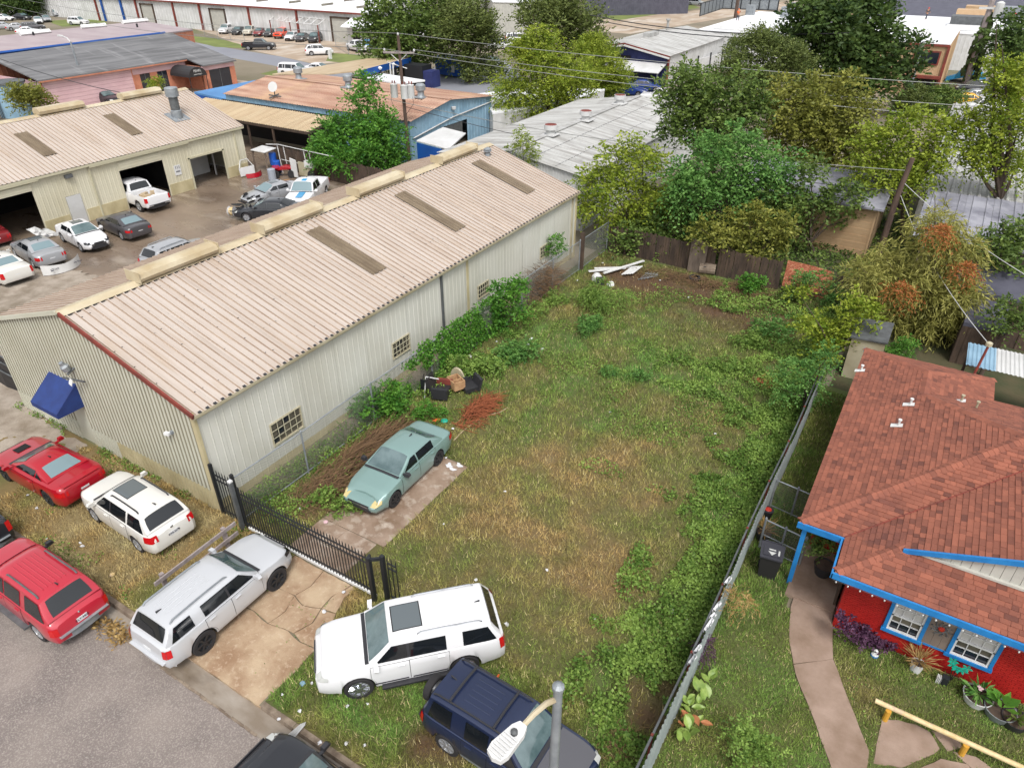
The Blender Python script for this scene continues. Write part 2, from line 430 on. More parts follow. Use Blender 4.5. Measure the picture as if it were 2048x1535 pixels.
# -- THE SETTING
def sheet(name, pts, m, z=None, thick=0.0):
 mb = MB()
 P = [(p[0], p[1], z if z is not None else p[2]) for p in pts]
 a = sum(P[i][0] * P[(i + 1) % len(P)][1] - P[(i + 1) % len(P)][0] * P[i][1] for i in range(len(P)))
 if a < 0: P = P[::-1]
 if thick: mb.prism([(p[0], p[1], p[2] - thick) for p in P], (0, 0, thick))
 else: mb.poly(P)
 return tag(mb.build(name, m), kind='structure')
def jag(pts, step=.35, amp=.06, seed=1):
 r = random.Random(seed); out = []
 for i, p in enumerate(pts):
  q = pts[(i + 1) % len(pts)]; d = math.dist(p[:2], q[:2]); n = max(1, int(d / step))
  for k in range(n):
   t = k / n; a = amp if k else amp * .3
   out.append((p[0] + (q[0] - p[0]) * t + r.uniform(-a, a), p[1] + (q[1] - p[1]) * t + r.uniform(-a, a)))
 return out
sheet('ground', [(-900, 5.98), (-14.3, 5.98), (-14.3, 7.6), (-11.42, 7.6), (-11.42, 5.98), (900, 5.98), (900, 1200), (-900, 1200)], MT['base'], -0.012)
sheet('street', [(-300, -9), (300, -9), (300, 5.42), (-300, 5.42)], MT['asphalt'], -0.13)
sheet('street_gutter', [(-300, 5.40), (300, 5.40), (300, 5.97), (-300, 5.97)], MT['gutter'], -0.118)
sheet('ground_across_street', [(-300, -200), (300, -200), (300, -9.2), (-300, -9.2)], MT['base'], -0.02)
for i, (xa, xb) in enumerate([(-60, -14.45), (-11.35, -10.2), (-10.15, -6.4), (-6.36, -2.1), (-2.05, 3.4), (3.45, 40)]):
 mb = MB(); mb.prism([(xa, 5.95, -.13), (xa, 6.13, -.13), (xa, 6.13, .012), (xa, 5.985, .012)], (xb - xa, 0, 0))
 tag(mb.build('kerb', MT['curb']), kind='structure')
mb = MB()
for k in range(16):
 x = -14.6 + k * .24
 mb.box((x, 5.40 + random.uniform(-.012, .012), -.118), (.22, random.uniform(.05, .09), .02), random.uniform(-.06, .06))
tag(mb.build('broken_gutter_edge', MT['lens']), kind='stuff').data.materials[0] = MT['curb']
tilt = lambda x, y: -0.045 + max(0, min(1, (y - 5.97) / .9)) * 0.05 + max(0, (y - 7)) * .006
dm = MT['driveway']
DRV = link('driveway', None, None, (0, 0, 0)); tag(DRV, kind='structure')
xa, xb = -14.35, -11.35
DP = [[(-14.4, 5.96), (-12.9, 5.965), (-11.35, 5.96), (-11.33, 7.0), (-11.36, 8.0), (-11.9, 7.93), (-12.5, 8.03), (-13.2, 7.9), (-13.9, 8.0), (-14.42, 7.93), (-14.4, 7.0)],
  [(-14.42, 7.95), (-13.9, 8.02), (-13.2, 7.92), (-13.1, 8.5), (-13.3, 9.05), (-13.9, 9.0), (-14.45, 9.1)],
  [(-13.18, 7.92), (-12.5, 8.05), (-12.3, 8.06), (-12.1, 8.6), (-12.25, 9.1), (-12.8, 8.9), (-13.28, 9.04), (-13.08, 8.5)],
  [(-12.28, 8.06), (-11.9, 7.95), (-11.36, 8.02), (-11.5, 8.7), (-11.75, 9.2), (-12.23, 9.1), (-12.08, 8.6)],
  [(-14.45, 9.12), (-13.9, 9.02), (-13.3, 9.07), (-13.15, 9.6), (-13.25, 10.24), (-14.5, 10.24)],
  [(-13.28, 9.06), (-12.8, 8.92), (-12.25, 9.12), (-12.3, 9.6), (-12.1, 10.24), (-13.23, 10.24), (-13.13, 9.6)],
  [(-12.23, 9.12), (-11.76, 9.22), (-11.95, 9.8), (-11.9, 10.24), (-12.08, 10.24), (-12.28, 9.6)]]
for i, poly in enumerate(DP):
 pts = jag(poly, .22, .018, 40 + i); cxp = sum(p[0] for p in pts) / len(pts); cyp = sum(p[1] for p in pts) / len(pts); dz = random.uniform(0, .012)
 mb = MB(); mb.prism([(cxp + (x - cxp) * .992, cyp + (y - cyp) * .992, tilt(x, y) - .1 + dz) for x, y in pts], (0, 0, .1))
 mb.build('concrete_slab', dm, DRV)
SLB = link('parking_slab', None, None, (0, 0, 0)); tag(SLB, kind='structure')
for (y0, y1, xl, xr) in [(10.3, 11.12, -15.0, -12.62), (11.16, 12.0, -15.0, -12.6), (12.04, 16.9, -14.95, -12.3)]:
 pieces = [(xl, xr)] if y1 > 13 else [(xl, (xl + xr) / 2 - .1), ((xl + xr) / 2 - .07, xr)]
 for (a, b) in pieces:
  mb = MB(); mb.prism([(x, y, -.04) for x, y in jag([(a, y0), (b, y0), (b + .03, y1), (a, y1)], .5, .02, int(y0 * 7))], (0, 0, .05 + random.uniform(0, .01)))
  mb.build('concrete_slab', MT['slab'], SLB)
sheet('rear_car_lot', [(-62, -8), (-30.9, -8), (-30.9, 36), (-36, 46.2), (-62, 47.5)], MT['wetlot'], -0.006)
sheet('gravel_drive', jag([(-60, 6.4), (-28.2, 6.6), (-25.2, 8.6), (-25.8, 10.1), (-30.8, 10.5), (-30.8, 20), (-60, 20)], .25, .22, 3), MT['lotgravel'], 0.035)
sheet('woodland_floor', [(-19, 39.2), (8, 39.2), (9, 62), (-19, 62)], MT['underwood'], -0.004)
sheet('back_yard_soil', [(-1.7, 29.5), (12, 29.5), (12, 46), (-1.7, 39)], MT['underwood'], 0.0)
sheet('paved_yard', [(-90, 44), (-63, 44), (-63, 83), (-84, 83), (-84, 70), (-90, 70)], MT['farlot'], -0.004)
sheet('far_parking_lot', [at(430, 70)[:2], at(500, 100)[:2], at(630, 128)[:2], at(770, 120)[:2], at(720, 70)[:2], at(300, 35)[:2]], MT['farlot'], -0.004)
sheet('far_street', [at(340, 78)[:2], at(430, 92)[:2], at(560, 113)[:2], at(720, 150)[:2], at(760, 175)[:2], at(640, 150)[:2], at(540, 130)[:2], at(440, 112)[:2], at(380, 96)[:2]], MT['farasphalt'], -0.001)
sheet('grass_verge', [at(385, 82)[:2], at(385, 72)[:2], at(440, 78)[:2], at(492, 92)[:2], at(490, 97)[:2], at(430, 94)[:2]], MT['fargrass'], 0.002)
sheet('grass_verge', [at(652, 122)[:2], at(660, 106)[:2], at(760, 112)[:2], at(770, 140)[:2], at(700, 128)[:2]], MT['fargrass'], 0.002)
sheet('grass_verge', [at(520, 148)[:2], at(560, 138)[:2], at(575, 144)[:2], at(545, 152)[:2]], MT['fargrass'], 0.002)
sheet('grass_verge', [at(92, 42)[:2], at(205, 36)[:2], at(215, 48)[:2], at(125, 54)[:2]], MT['fargrass'], 0.002)
sheet('side_street', [at(820, 160)[:2], at(880, 130)[:2], at(1010, 120)[:2], at(1060, 170)[:2], at(960, 190)[:2], at(860, 178)[:2]], MT['farasphalt'], -0.002)
sheet('grass_verge', [at(880, 150)[:2], at(890, 143)[:2], at(935, 148)[:2], at(925, 156)[:2]], MT['fargrass'], 0.002)
sheet('far_street', [at(1180, 62)[:2], at(1180, 42)[:2], at(1500, 10)[:2], at(1600, 0)[:2], at(1700, 2)[:2], at(1520, 24)[:2], at(1380, 48)[:2], at(1260, 68)[:2]], MT['farlot'], -0.003)
sheet('grass_verge', [at(1200, 30)[:2], at(1380, 8)[:2], at(1400, 16)[:2], at(1230, 42)[:2]], MT['fargrass'], 0.003)
# -- BUILDING HELPERS
def ribpanel(mb, P0, ex, ey, nz, a, b, v0, v1, pitch=.3, h=.03, bw=.045, tw=.02, mi=0, ph=.5, ms=None):
 P0, ex, ey, nz = map(V3, (P0, ex, ey, nz))
 cols = [(a, 0)]
 k = math.floor(a / pitch - ph)
 while True:
  c = (k + ph) * pitch; k += 1
  if c - bw > b: break
  for s, hh in ((c - bw, 0), (c - tw, h), (c + tw, h), (c + bw, 0)):
   if a + 1e-4 < s < b - 1e-4: cols.append((s, hh))
 cols.append((b, 0))
 f0 = v0 if callable(v0) else (lambda s: v0)
 f1 = v1 if callable(v1) else (lambda s: v1)
 n = len(mb.v)
 for s, hh in cols:
  mb.v.append(tuple(P0 + ex * s + ey * f0(s) + nz * hh)); mb.v.append(tuple(P0 + ex * s + ey * f1(s) + nz * hh))
 flip = np.dot(np.cross(ex, ey), nz) < 0
 for i in range(len(cols) - 1):
  q = (n + 2 * i, n + 2 * i + 2, n + 2 * i + 3, n + 2 * i + 1)
  mb.f.append(q[::-1] if flip else q); mb.m.append(mi if ms is None or cols[i][1] == cols[i + 1][1] else ms)
def panels(part, name, P0, ex, ey, nz, length, v0, v1, m, pw=.9, gap=0.0, holes=(), lap=.006, **kw):
 """row of sheet-metal panels, each an object; holes are (s0,s1,v0,v1) openings"""
 cuts = sorted({0.0, length} | {round(i * pw, 4) for i in range(1, int(length / pw) + 1) if i * pw < length - .05} | {h[0] for h in holes} | {h[1] for h in holes})
 cuts = [c for c in cuts if -1e-6 <= c <= length + 1e-6]
 for i in range(len(cuts) - 1):
  a, b = cuts[i], cuts[i + 1]
  if b - a < .01: continue
  mid = (a + b) / 2
  hs = sorted([(h[2], h[3]) for h in holes if h[0] - 1e-6 <= mid <= h[1] + 1e-6])
  segs = []; lo = v0
  for (p, q) in hs:
   if p > lo + .02: segs.append((lo, p))
   lo = q
  segs.append((lo, v1))
  mb = MB()
  for (p, q) in segs:
   ribpanel(mb, V3(P0) + V3(nz) * (lap * (i % 2)), ex, ey, nz, a, b, p, q, **kw)
  if mb.f: mb.build(name, m, part)
SPLIT = {'wall', 'fascia', 'wall_base', 'corner_trim', 'skylight', 'roof_vent', 'lamp', 'duct', 'door_frame', 'post', 'porch_roof', 'eave_trim', 'inner_wall'}
def part(name, parent, m, fn, **kw):
 mb = MB(); fn(mb)
 if name in SPLIT:
  own = list(range(len(mb.v)))
  def find(a):
   while own[a] != a: a = own[a]
   return a
  for f in mb.f:
   for a in f[1:]: own[find(a)] = find(f[0])
  gr = {}
  for f, mi in zip(mb.f, mb.m): gr.setdefault(find(f[0]), []).append((f, mi))
  if len(gr) > 1:
   for fs in gr.values():
    used = sorted({a for f, _ in fs for a in f}); ix = {a: i for i, a in enumerate(used)}
    q = MB(); q.v = [mb.v[a] for a in used]; q.f = [tuple(ix[a] for a in f) for f, _ in fs]; q.m = [mi for _, mi in fs]
    o = q.build(name, m, parent, **kw)
   return o
 return mb.build(name, m, parent, **kw)
def holder(name, parent):
 return link(name, None, parent)
def block(name, label, cat, pts, mroof, mwall, thick=.18, wallnames='wall', group=None, over=.0):
 """plain far building: roof sheet from corner points, walls down to the ground"""
 P = [V3(p) for p in pts]
 a = sum(P[i][0] * P[(i + 1) % len(P)][1] - P[(i + 1) % len(P)][0] * P[i][1] for i in range(len(P)))
 if a < 0: P = P[::-1]
 c = sum(P) / len(P)
 t = thing(name, label, cat, (c[0], c[1], 0), 0, group)
 mb = MB(); mb.prism([p - np.array([0, 0, thick]) for p in P], (0, 0, thick)); mb.build('roof', mroof, t)
 for i in range(len(P)):
  p, q = P[i], P[(i + 1) % len(P)]
  ins = lambda u: c + (u - c) * (1 - .006 - over)
  p, q = ins(p), ins(q)
  d = np.array([q[0] - p[0], q[1] - p[1], 0]); L = np.linalg.norm(d)
  if L < .3: continue
  d /= L; nrm = np.array([d[1], -d[0], 0])
  mb = MB(); z0, z1 = p[2] - thick - .01, q[2] - thick - .01
  ribpanel(mb, (p[0], p[1], 0), d, (0, 0, 1), nrm, 0, L, 0, lambda s: z0 + (z1 - z0) * s / L, pitch=.6, h=.03, bw=.06, tw=.03)
  mb.build('wall', mwall, t)
 return t
def onwall_y(px, py, Y): return aty(px, py, Y)
Z = (0, 0, 1)
# -- MAIN WAREHOUSE
WX0, WX1, WXR, WY0, WY1, WE, WR = -30.75, -18.35, -24.55, 10.45, 37.4, 4.15, 6.1
wh = thing('metal_warehouse', 'long ivory metal warehouse with tan ribbed roof and blue door awning', 'warehouse', (WXR, WY0, 0))
run = WX1 + .22 - WXR; drop = (WR - WE) * run / (WX1 - WXR)
sl = math.hypot(run, drop)
eyR = V3((run, 0, -drop)) / sl; nR = V3((drop, 0, run)) / sl
eyL = V3((-run, 0, -drop)) / sl; nL = V3((-drop, 0, run)) / sl
roof = holder('roof', wh)
panels(roof, 'roof_panel', (WXR, WY0 - .12, WR), (0, 1, 0), eyR, nR, WY1 - WY0 + .24, 0.1, sl, [MT['roofmetal'], MT['ribshade']], pw=.9, pitch=.3, h=.05, bw=.045, tw=.02, ms=1)
panels(roof, 'roof_panel', (WXR, WY0 - .12, WR), (0, 1, 0), eyL, nL, WY1 - WY0 + .24, 0.1, sl, [MT['roofmetal2'], MT['ribshade']], pw=.9, pitch=.3, h=.05, bw=.045, tw=.02, ms=1)
part('ridge_flashing', roof, MT['ridge'], lambda mb: (mb.obox(V3((WXR, WY0 - .14, WR + .05)) - eyL * 0, (0, WY1 - WY0 + .28, 0), eyR * .34, nR * .012), mb.obox(V3((WXR, WY0 - .14, WR + .05)), (0, WY1 - WY0 + .28, 0), eyL * .55, nL * .012)))
def closures(mb):
 y = WY0
 while y < WY1:
  o = V3((WXR, y + .06, WR)) + eyR * .335
  mb.obox(o, (0, .15, 0), eyR * .02, nR * .05); y += .3
tag(part('ridge_closure', roof, MT['plastic'], closures), kind='stuff')
def eave_ends(mb):
 y = WY0 + .03
 while y < WY1:
  o = V3((WXR, y + .07, WR)) + eyR * (sl - .1) + nR * .03
  mb.obox(o, (0, .1, 0), eyR * .1, nR * .03); y += .3
tag(part('eave_closure', roof, MT['plastic'], eave_ends), kind='stuff')
def screws(mb):
 rs = random.Random(4)
 for d in (.7, 1.7, 2.75, 3.8, 4.8, 5.9):
  for i in range(90):
   if rs.random() < .22: mb.box(V3((WXR, WY0 + .03 + i * .3, WR)) + eyR * (d + rs.uniform(-.04, .04)) + nR * .045, (.04, .04, .025), .3)
tag(part('roof_screws', roof, MT['plastic'], screws), kind='stuff')
for y0 in (13.3, 19.2, 25.2, 32.1):
 def vent(mb):
  pr = [(-.34, .06), (-.42, .2), (-.34, .36), (-.1, .44), (.1, .44), (.34, .36), (.42, .2), (.34, .06)]
  mb.prism([(WXR + x, y0, WR + z) for x, z in pr], (0, 3.5, 0))
  mb.box((WXR, y0 - .02, WR + .25), (.86, .03, .42)); mb.box((WXR, y0 + 3.52, WR + .25), (.86, .03, .42))
 rv = part('ridge_vent', roof, MT['ridge'], vent)
def atp(px, py, P, n):
 d = ray(px, py); o = np.array([0, 0, CAM_H]); P = V3(P); n = V3(n)
 return o + d * (((P - o) @ n) / (d @ n))
for (yy) in ((21.35,), (27.5,), (34.5,)):
 y = yy[0] - .45
 mb = MB(); ribpanel(mb, V3((WXR, y, WR)) + nR * .058, (0, 1, 0), eyR, nR, 0, .9, 1.05, 5.0, pitch=.225, h=.035, bw=.05, tw=.02)
 mb.build('skylight', MT['skylight'], roof)
mb = MB(); mb.lathe([(.02, 0), (.19, 0), (.16, .12), (.16, .2), (.26, .27), (.2, .3), (.24, .38), (.1, .46), (.02, .5)], 10, V3((WXR, 36.0, WR)) + eyR * .9); mb.build('turbine_vent', MT['steel'], roof)
mb = MB(); mb.lathe([(.07, 0), (.07, .3), (.1, .3), (.1, .36)], 8, V3((WXR, 15.6, WR)) + eyL * .75); mb.build('vent_pipe', MT['steel'], roof)
wr_ = holder('wall', wh)
L = WY1 - WY0
wins = [(13.15 - WY0, 14.6 - WY0, 1.05, 1.98), (20.05 - WY0, 21.2 - WY0, 1.3, 2.05), (26.75 - WY0, 27.7 - WY0, 1.45, 2.15), (33.1 - WY0, 34.1 - WY0, 1.35, 2.05)]
panels(wr_, 'wall_panel', (WX1, WY0, 0), (0, 1, 0), Z, (1, 0, 0), L, .35, WE - .02, MT['wallwh'], pw=.9, holes=wins, pitch=.3, h=.012, bw=.03, tw=.012)
mb = MB(); ribpanel(mb, (WX1 + .004, WY0, 0), (0, 1, 0), Z, (1, 0, 0), 0, L, 0, .36, pitch=.3, h=.012, bw=.03, tw=.012); mb.build('wall_base', MT['wallbase'], wr_)
topf = lambda s: WE + (WR - WE) * (1 - abs(s - (WXR - WX0)) / (WXR - WX0)) - .03
dW = (-26.45 - WX0, -25.55 - WX0)
wf = holder('wall', wh)
cur = 0.0; LW = WX1 - WX0
cuts = sorted([i * .86 for i in range(int(LW / .86) + 1)] + [LW, dW[0], dW[1]])
for a, b in zip(cuts, cuts[1:]):
 if b - a < .02: continue
 lo = 2.0 if dW[0] - .01 <= a and b <= dW[1] + .01 else 0.85
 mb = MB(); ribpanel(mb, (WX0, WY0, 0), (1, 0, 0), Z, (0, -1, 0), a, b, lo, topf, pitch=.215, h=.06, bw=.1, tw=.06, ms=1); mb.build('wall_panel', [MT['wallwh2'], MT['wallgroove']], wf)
 if lo < 1:
  mb = MB(); ribpanel(mb, (WX0, WY0 - .004, 0), (1, 0, 0), Z, (0, -1, 0), a, b, 0, .86, pitch=.215, h=.07, bw=.092, tw=.066); mb.build('wall_panel', MT['wallbase'] if a > 6.2 else MT['wallwh2'], wf)
part('door', wh, MT['wallwh2'], lambda mb: mb.box((-26.0, WY0 - .01, 1.0), (.88, .05, 1.98)))
part('wall', wh, MT['wallwh'], lambda mb: (mb.poly([(WX0, WY1, 0), (WX0, WY1, WE), (WXR, WY1, WR - .03), (WX1, WY1, WE), (WX1, WY1, 0)]), mb.poly([(WX0, WY0, 0), (WX0, WY0, WE), (WX0, WY1, WE), (WX0, WY1, 0)])))
part('corner_trim', wh, MT['wallbase'], lambda mb: (mb.box((WX1 - .01, WY0 - .02, WE / 2), (.2, .1, WE)), mb.box((WX1 + .01, WY1, WE / 2), (.1, .16, WE))))
part('eave_trim', wh, MT['trim'], lambda mb: (mb.obox((WX1 + .01, WY0 - .1, WE - .2), (.17, 0, 0), (0, L + .2, 0), (0, 0, .11)), mb.obox((WX1 + .19, WY0 - .1, WE - .13), (.05, 0, 0), (0, L + .2, 0), (0, 0, .1))))
part('rake_trim', wh, MT['rusttrim'], lambda mb: mb.obox(V3((WXR, WY0 - .17, WR - .05)) + eyR * .12, eyR * (sl - .14), (0, .07, 0), nR * .17))
part('rake_trim', wh, MT['wallwh2'], lambda mb: mb.obox(V3((WXR, WY0 - .17, WR - .05)) + eyL * .0, eyL * sl, (0, .07, 0), nL * .16))
for y in (23.75, 36.9): part('downspout', wh, MT['steeldark'] if y < 30 else MT['trim'], lambda mb: mb.box((WX1 + .05, y, WE / 2), (.09, .1, WE - .2)))
part('panel_seam', wh, MT['wallbase'], lambda mb: (mb.box((WX1 + .012, 25.9, 2.2), (.016, .2, 3.9)),))
for (s0, s1, z0, z1) in wins:
 y0, y1 = WY0 + s0, WY0 + s1
 w = part('window', wh, MT['trim'], lambda mb: [mb.box((WX1 + .0, c, (z0 + z1) / 2), (.07, .05, z1 - z0)) for c in (y0, y1)] + [mb.box((WX1, (y0 + y1) / 2, c), (.07, y1 - y0, .05)) for c in (z0, z1)])
 nx = 5
 for i in range(nx):
  for j in range(3):
   part('pane', w, MT['wglass'] if (i * 7 + j * 3) % 5 else MT['glassdark'], lambda mb: mb.box((WX1 - .02, y0 + (i + .5) * (y1 - y0) / nx, z0 + (j + .5) * (z1 - z0) / 3), (.012, (y1 - y0) / nx - .02, (z1 - z0) / 3 - .02)))
 part('bars', w, MT['cream_trim'], lambda mb: [mb.box((WX1 + .05, y0 + i * (y1 - y0) / nx, (z0 + z1) / 2), (.02, .022, z1 - z0 + .1)) for i in range(nx + 1)] + [mb.box((WX1 + .05, (y0 + y1) / 2, z0 + j * (z1 - z0) / 3), (.018, y1 - y0 + .1, .022)) for j in range(4)])
aw = thing('door_awning', 'dark blue fabric awning over the warehouse side door', 'awning', (-26.2, WY0, 2.1))
def awn(mb):
 x0, x1, y0, y1, zt, zb = -27.1, -25.35, WY0 - .03, WY0 - 1.05, 2.95, 2.12
 mb.poly([(x0, y0, zt), (x0, y1, zb), (x1, y1, zb), (x1, y0, zt)]); mb.poly([(x0, y1, zb), (x0, y1, zb - .2), (x1, y1, zb - .2), (x1, y1, zb)])
 for x in (x0, x1): mb.poly([(x, y0, zt), (x, y1, zb), (x, y1, zb - .2), (x, y0, zb - .2)])
part('fabric', aw, MT['bluefab'], awn)
part('frame', aw, MT['white'], lambda mb: (mb.tube([(-27.1, WY0 - 1.03, 1.93), (-25.35, WY0 - 1.03, 1.93)], .018), [mb.tube([(x, WY0 - .03, 1.95), (x, WY0 - 1.03, 1.93)], .016) for x in (-27.08, -25.37)]))
lp = thing('solar_wall_lamp', 'grey solar lamp with white panel high on the gable wall', 'lamp', (-25.0, WY0, 3.6))
part('bracket', lp, MT['steeldark'], lambda mb: (mb.box((-24.75, WY0 - .3, 3.45), (1.0, .06, .05), .25), mb.tube([(-25.0, WY0, 3.75), (-25.0, WY0 - .35, 3.6)], .04)))
part('lamp_head', lp, MT['steel'], lambda mb: mb.lathe([(.02, 0), (.14, .02), (.16, .22), (.09, .3), (.08, .42), (.02, .44)], 10, (-25.05, WY0 - .25, 3.72), (0, -.3, .9)))
part('solar_panel', lp, MT['white'], lambda mb: mb.obox((-24.95, WY0 - .32, 3.48), (.26, -.05, 0), (.02, -.1, -.2), (0, -.02, .01)))
lp = thing('wall_lamp', 'small white flood lamp low on the gable near the corner', 'lamp', (-19.75, WY0, 2.85))
part('lamp_head', lp, MT['white'], lambda mb: mb.box((-19.85, WY0 - .2, 2.86), (.2, .12, .1), .3)); part('bracket', lp, MT['steel'], lambda mb: mb.box((-19.72, WY0 - .08, 2.9), (.1, .12, .12)))
# -- CREAM GARAGE BUILDING (left)
LX, LXR, LYa, LYb, LE, LR = -50.4, -56.7, 6.0, 39.75, 3.78, 6.1
lb = thing('garage_building', 'cream metal garage with open roll-up doors and tan ribbed roof', 'garage', (LXR, LYb, 0))
run = LX + .25 - LXR; drop = (LR - LE); sl2 = math.hypot(run, drop)
ey2 = V3((run, 0, -drop)) / sl2; n2 = V3((drop, 0, run)) / sl2; ey3 = V3((-run, 0, -drop)) / sl2; n3 = V3((-drop, 0, run)) / sl2
roof = holder('roof', lb)
panels(roof, 'roof_panel', (LXR, LYa, LR), (0, 1, 0), ey2, n2, LYb - LYa + .15, .1, sl2, [MT['roofmetal'], MT['ribshade']], pw=.9, pitch=.3, h=.055, bw=.047, tw=.02, ms=1)
part('roof_slope', roof, MT['roofmetal2'], lambda mb: ribpanel(mb, (LXR, LYa, LR), (0, 1, 0), ey3, n3, 0, LYb - LYa + .15, .1, sl2))
part('ridge_flashing', roof, MT['ridge'], lambda mb: (mb.obox((LXR, LYa, LR + .04), (0, LYb - LYa + .2, 0), ey2 * .4, n2 * .012), mb.obox((LXR, LYa, LR + .04), (0, LYb - LYa + .2, 0), ey3 * .4, n3 * .012)))
for (a, b) in ((60, 150), (228, 303)):
 y0 = at(a, 222 if a < 100 else 192, LR + .2)[1]; y1 = y0 + 3.4
 part('ridge_vent', roof, MT['ridge'], lambda mb: mb.prism([(LXR + x, y0, LR + z) for x, z in [(-.4, .05), (-.45, .25), (-.3, .45), (.3, .45), (.45, .25), (.4, .05)]], (0, y1 - y0, 0)))
for (c0, c1) in (((42, 267), (100, 312)), ((218, 230), (274, 270))):
 p = atp(*c0, (LXR, 20, LR), n2); q = atp(*c1, (LXR, 20, LR), n2)
 s0 = (p - V3((LXR, p[1], LR))) @ ey2; s1 = (q - V3((LXR, q[1], LR))) @ ey2; yc = (p[1] + q[1]) / 2
 mb = MB(); ribpanel(mb, V3((LXR, yc - .45, LR)) + n2 * .062, (0, 1, 0), ey2, n2, 0, .9, max(.8, s0), min(sl2 - .8, s1), pitch=.225, h=.035, bw=.05, tw=.02); mb.build('skylight', MT['skylight'], roof)
sp = atp(355, 234, (LXR, 20, LR), n2)
st = part('exhaust_stack', roof, MT['steel'], lambda mb: (mb.lathe([(.42, -.3), (.42, .5), (.34, .55), (.34, 1.5), (.5, 1.55), (.5, 2.15), (.44, 2.2)], 16, sp), mb.obox(sp - ey2 * .7 - V3((0, .7, 0)) + n2 * .03, ey2 * 1.4, (0, 1.4, 0), n2 * .03)), smooth=True)
part('stack_band', st, MT['steeldark'], lambda mb: mb.lathe([(.35, .56), (.35, 1.48)], 16, sp, cap=False))
wl = holder('wall', lb)
ops = [(17.2 - LYa, 22.5 - LYa, 0, 2.95), (24.4 - LYa, 25.45 - LYa, 0, 2.0), (28.6 - LYa, 32.1 - LYa, 0, 2.75), (34.35 - LYa, 37.5 - LYa, 0, 2.3)]
panels(wl, 'wall_panel', (LX, LYa, 0), (0, 1, 0), Z, (1, 0, 0), LYb - LYa, .0, LE - .02, MT['wallcream'], pw=.9, holes=ops, pitch=.3, h=.018, bw=.04, tw=.015)
part('wall', lb, MT['wallcream'], lambda mb: (mb.poly([(LX, LYb, 0), (LX, LYb, LE), (LXR, LYb, LR - .05), (2 * LXR - LX, LYb, LE), (2 * LXR - LX, LYb, 0)]),))
part('wall', lb, MT['dark'], lambda mb: (mb.poly([(2 * LXR - LX, LYa, 0), (2 * LXR - LX, LYb, 0), (2 * LXR - LX, LYb, LE), (2 * LXR - LX, LYa, LE)]), mb.box((-56.5, 26.8, 1.9), (12, .15, 3.8)), mb.box((-56.5, 33.2, 1.9), (12, .15, 3.8)), mb.box((-57.2, 20, 1.9), (.1, 27, 3.8)), mb.box((-56.5, LYa + .1, 1.9), (12, .15, 3.8))))  # among these inner walls the long dark partition is added for lighting
part('wall_base', lb, MT['wallbase'], lambda mb: [mb.box((LX + .02, (a + b) / 2, .42), (.045, b - a, .84)) for a, b in ((22.6, 24.3), (25.55, 28.5), (32.2, 34.2), (37.6, 39.7))])
part('door', lb, MT['palewhite'], lambda mb: mb.box((LX + .02, 24.92, 1.0), (.06, 1.0, 1.96)))
for (a, b, z0, z1) in ((17.2, 22.5, 2.95, 3.45), (28.65, 32.05, 2.78, 3.4)):
 part('rollup_door', lb, MT['wallcream'], lambda mb: [mb.obox((LX - .02, a, z0 + .0 + i * .11), (.1 + .02 * (i % 2), 0, 0), (0, b - a, 0), (0, 0, .1)) for i in range(int((z1 - z0) / .11))])
for (a, b, zz) in ((17.0, 23.0, 3.5), (26.5, 34.5, 3.5)):
 part('door_track', lb, MT['cream_trim'], lambda mb: mb.obox((LX + .02, a, zz), (.22, 0, 0), (0, b - a, 0), (0, 0, .22)))
part('door_frame', lb, MT['cream_trim'], lambda mb: [mb.box((LX + .03, y, 1.2), (.08, .14, 2.4)) for y in (34.3, 37.55)] + [mb.box((LX + .03, 35.9, 2.36), (.08, 3.4, .14))])
for y in (26.5, 38.9): part('downspout', lb, MT['cream_trim'], lambda mb: mb.box((LX + .07, y, 1.85), (.1, .1, 3.5)))
part('gutter', lb, MT['cream_trim'], lambda mb: mb.obox((LX + .05, LYa, LE - .18), (.2, 0, 0), (0, LYb - LYa + .1, 0), (0, 0, .15)))
part('wall_sign', lb, MT['white'], lambda mb: mb.box((LX + .04, 33.15, 1.75), (.03, .55, .75)))
part('inner_wall', lb, MT['palewhite'], lambda mb: (mb.box((-53.4, 36.9, 1.3), (.12, 2.4, 2.6)), mb.box((-52.2, 37.8, 1.2), (.1, .1, 2.4))))
part('wall_lamp', lb, MT['steeldark'], lambda mb: mb.box((LX + .14, 25.0, 3.3), (.22, .5, .22)))
# -- PINK OFFICE AND MAUVE-ROOFED HALL (upper left)
pk = thing('pink_office', 'pink sided office with grey shingle roof and round black entrance canopy', 'office', (-92, 44, 0))
PE, PR = 3.6, 5.5
xe, xr, yl, yr, yr2 = -87.3, -97.3, 43.9, 62.6, 67.9
part('roof', pk, MT['greyroof'], lambda mb: (mb.prism([(xr, yl - .3, PR - .15), (xe, yl - .3, PE - .15), (xe, yr, PE - .15), (-84.3, yr, PE - .75), (-84.3, yr2, PE - .75), (xr, yr2 + .4, PR - .15)], (0, 0, .15)),))
part('siding_boards', pk, MT['pink'], lambda mb: [mb.obox((xe - .5, yl, i * .42), (.1 + .02, 0, 0), (0, 11.0, 0), (0, 0, .40)) for i in range(8)])
part('siding_boards', pk, MT['pink'], lambda mb: [mb.obox((xr, yl, i * .42), (xe - .5 - xr, 0, 0), (0, .12, 0), (0, 0, .40)) for i in range(8)])
part('wall', pk, MT['pink'], lambda mb: (mb.obox((xe - .6, yl + 11, 2.55), (.12, 0, 0), (0, yr - yl - 11, 0), (0, 0, .95)), mb.obox((-84.8, yr, 2.3), (.12, 0, 0), (0, yr2 - yr - .2, 0), (0, 0, .5))))
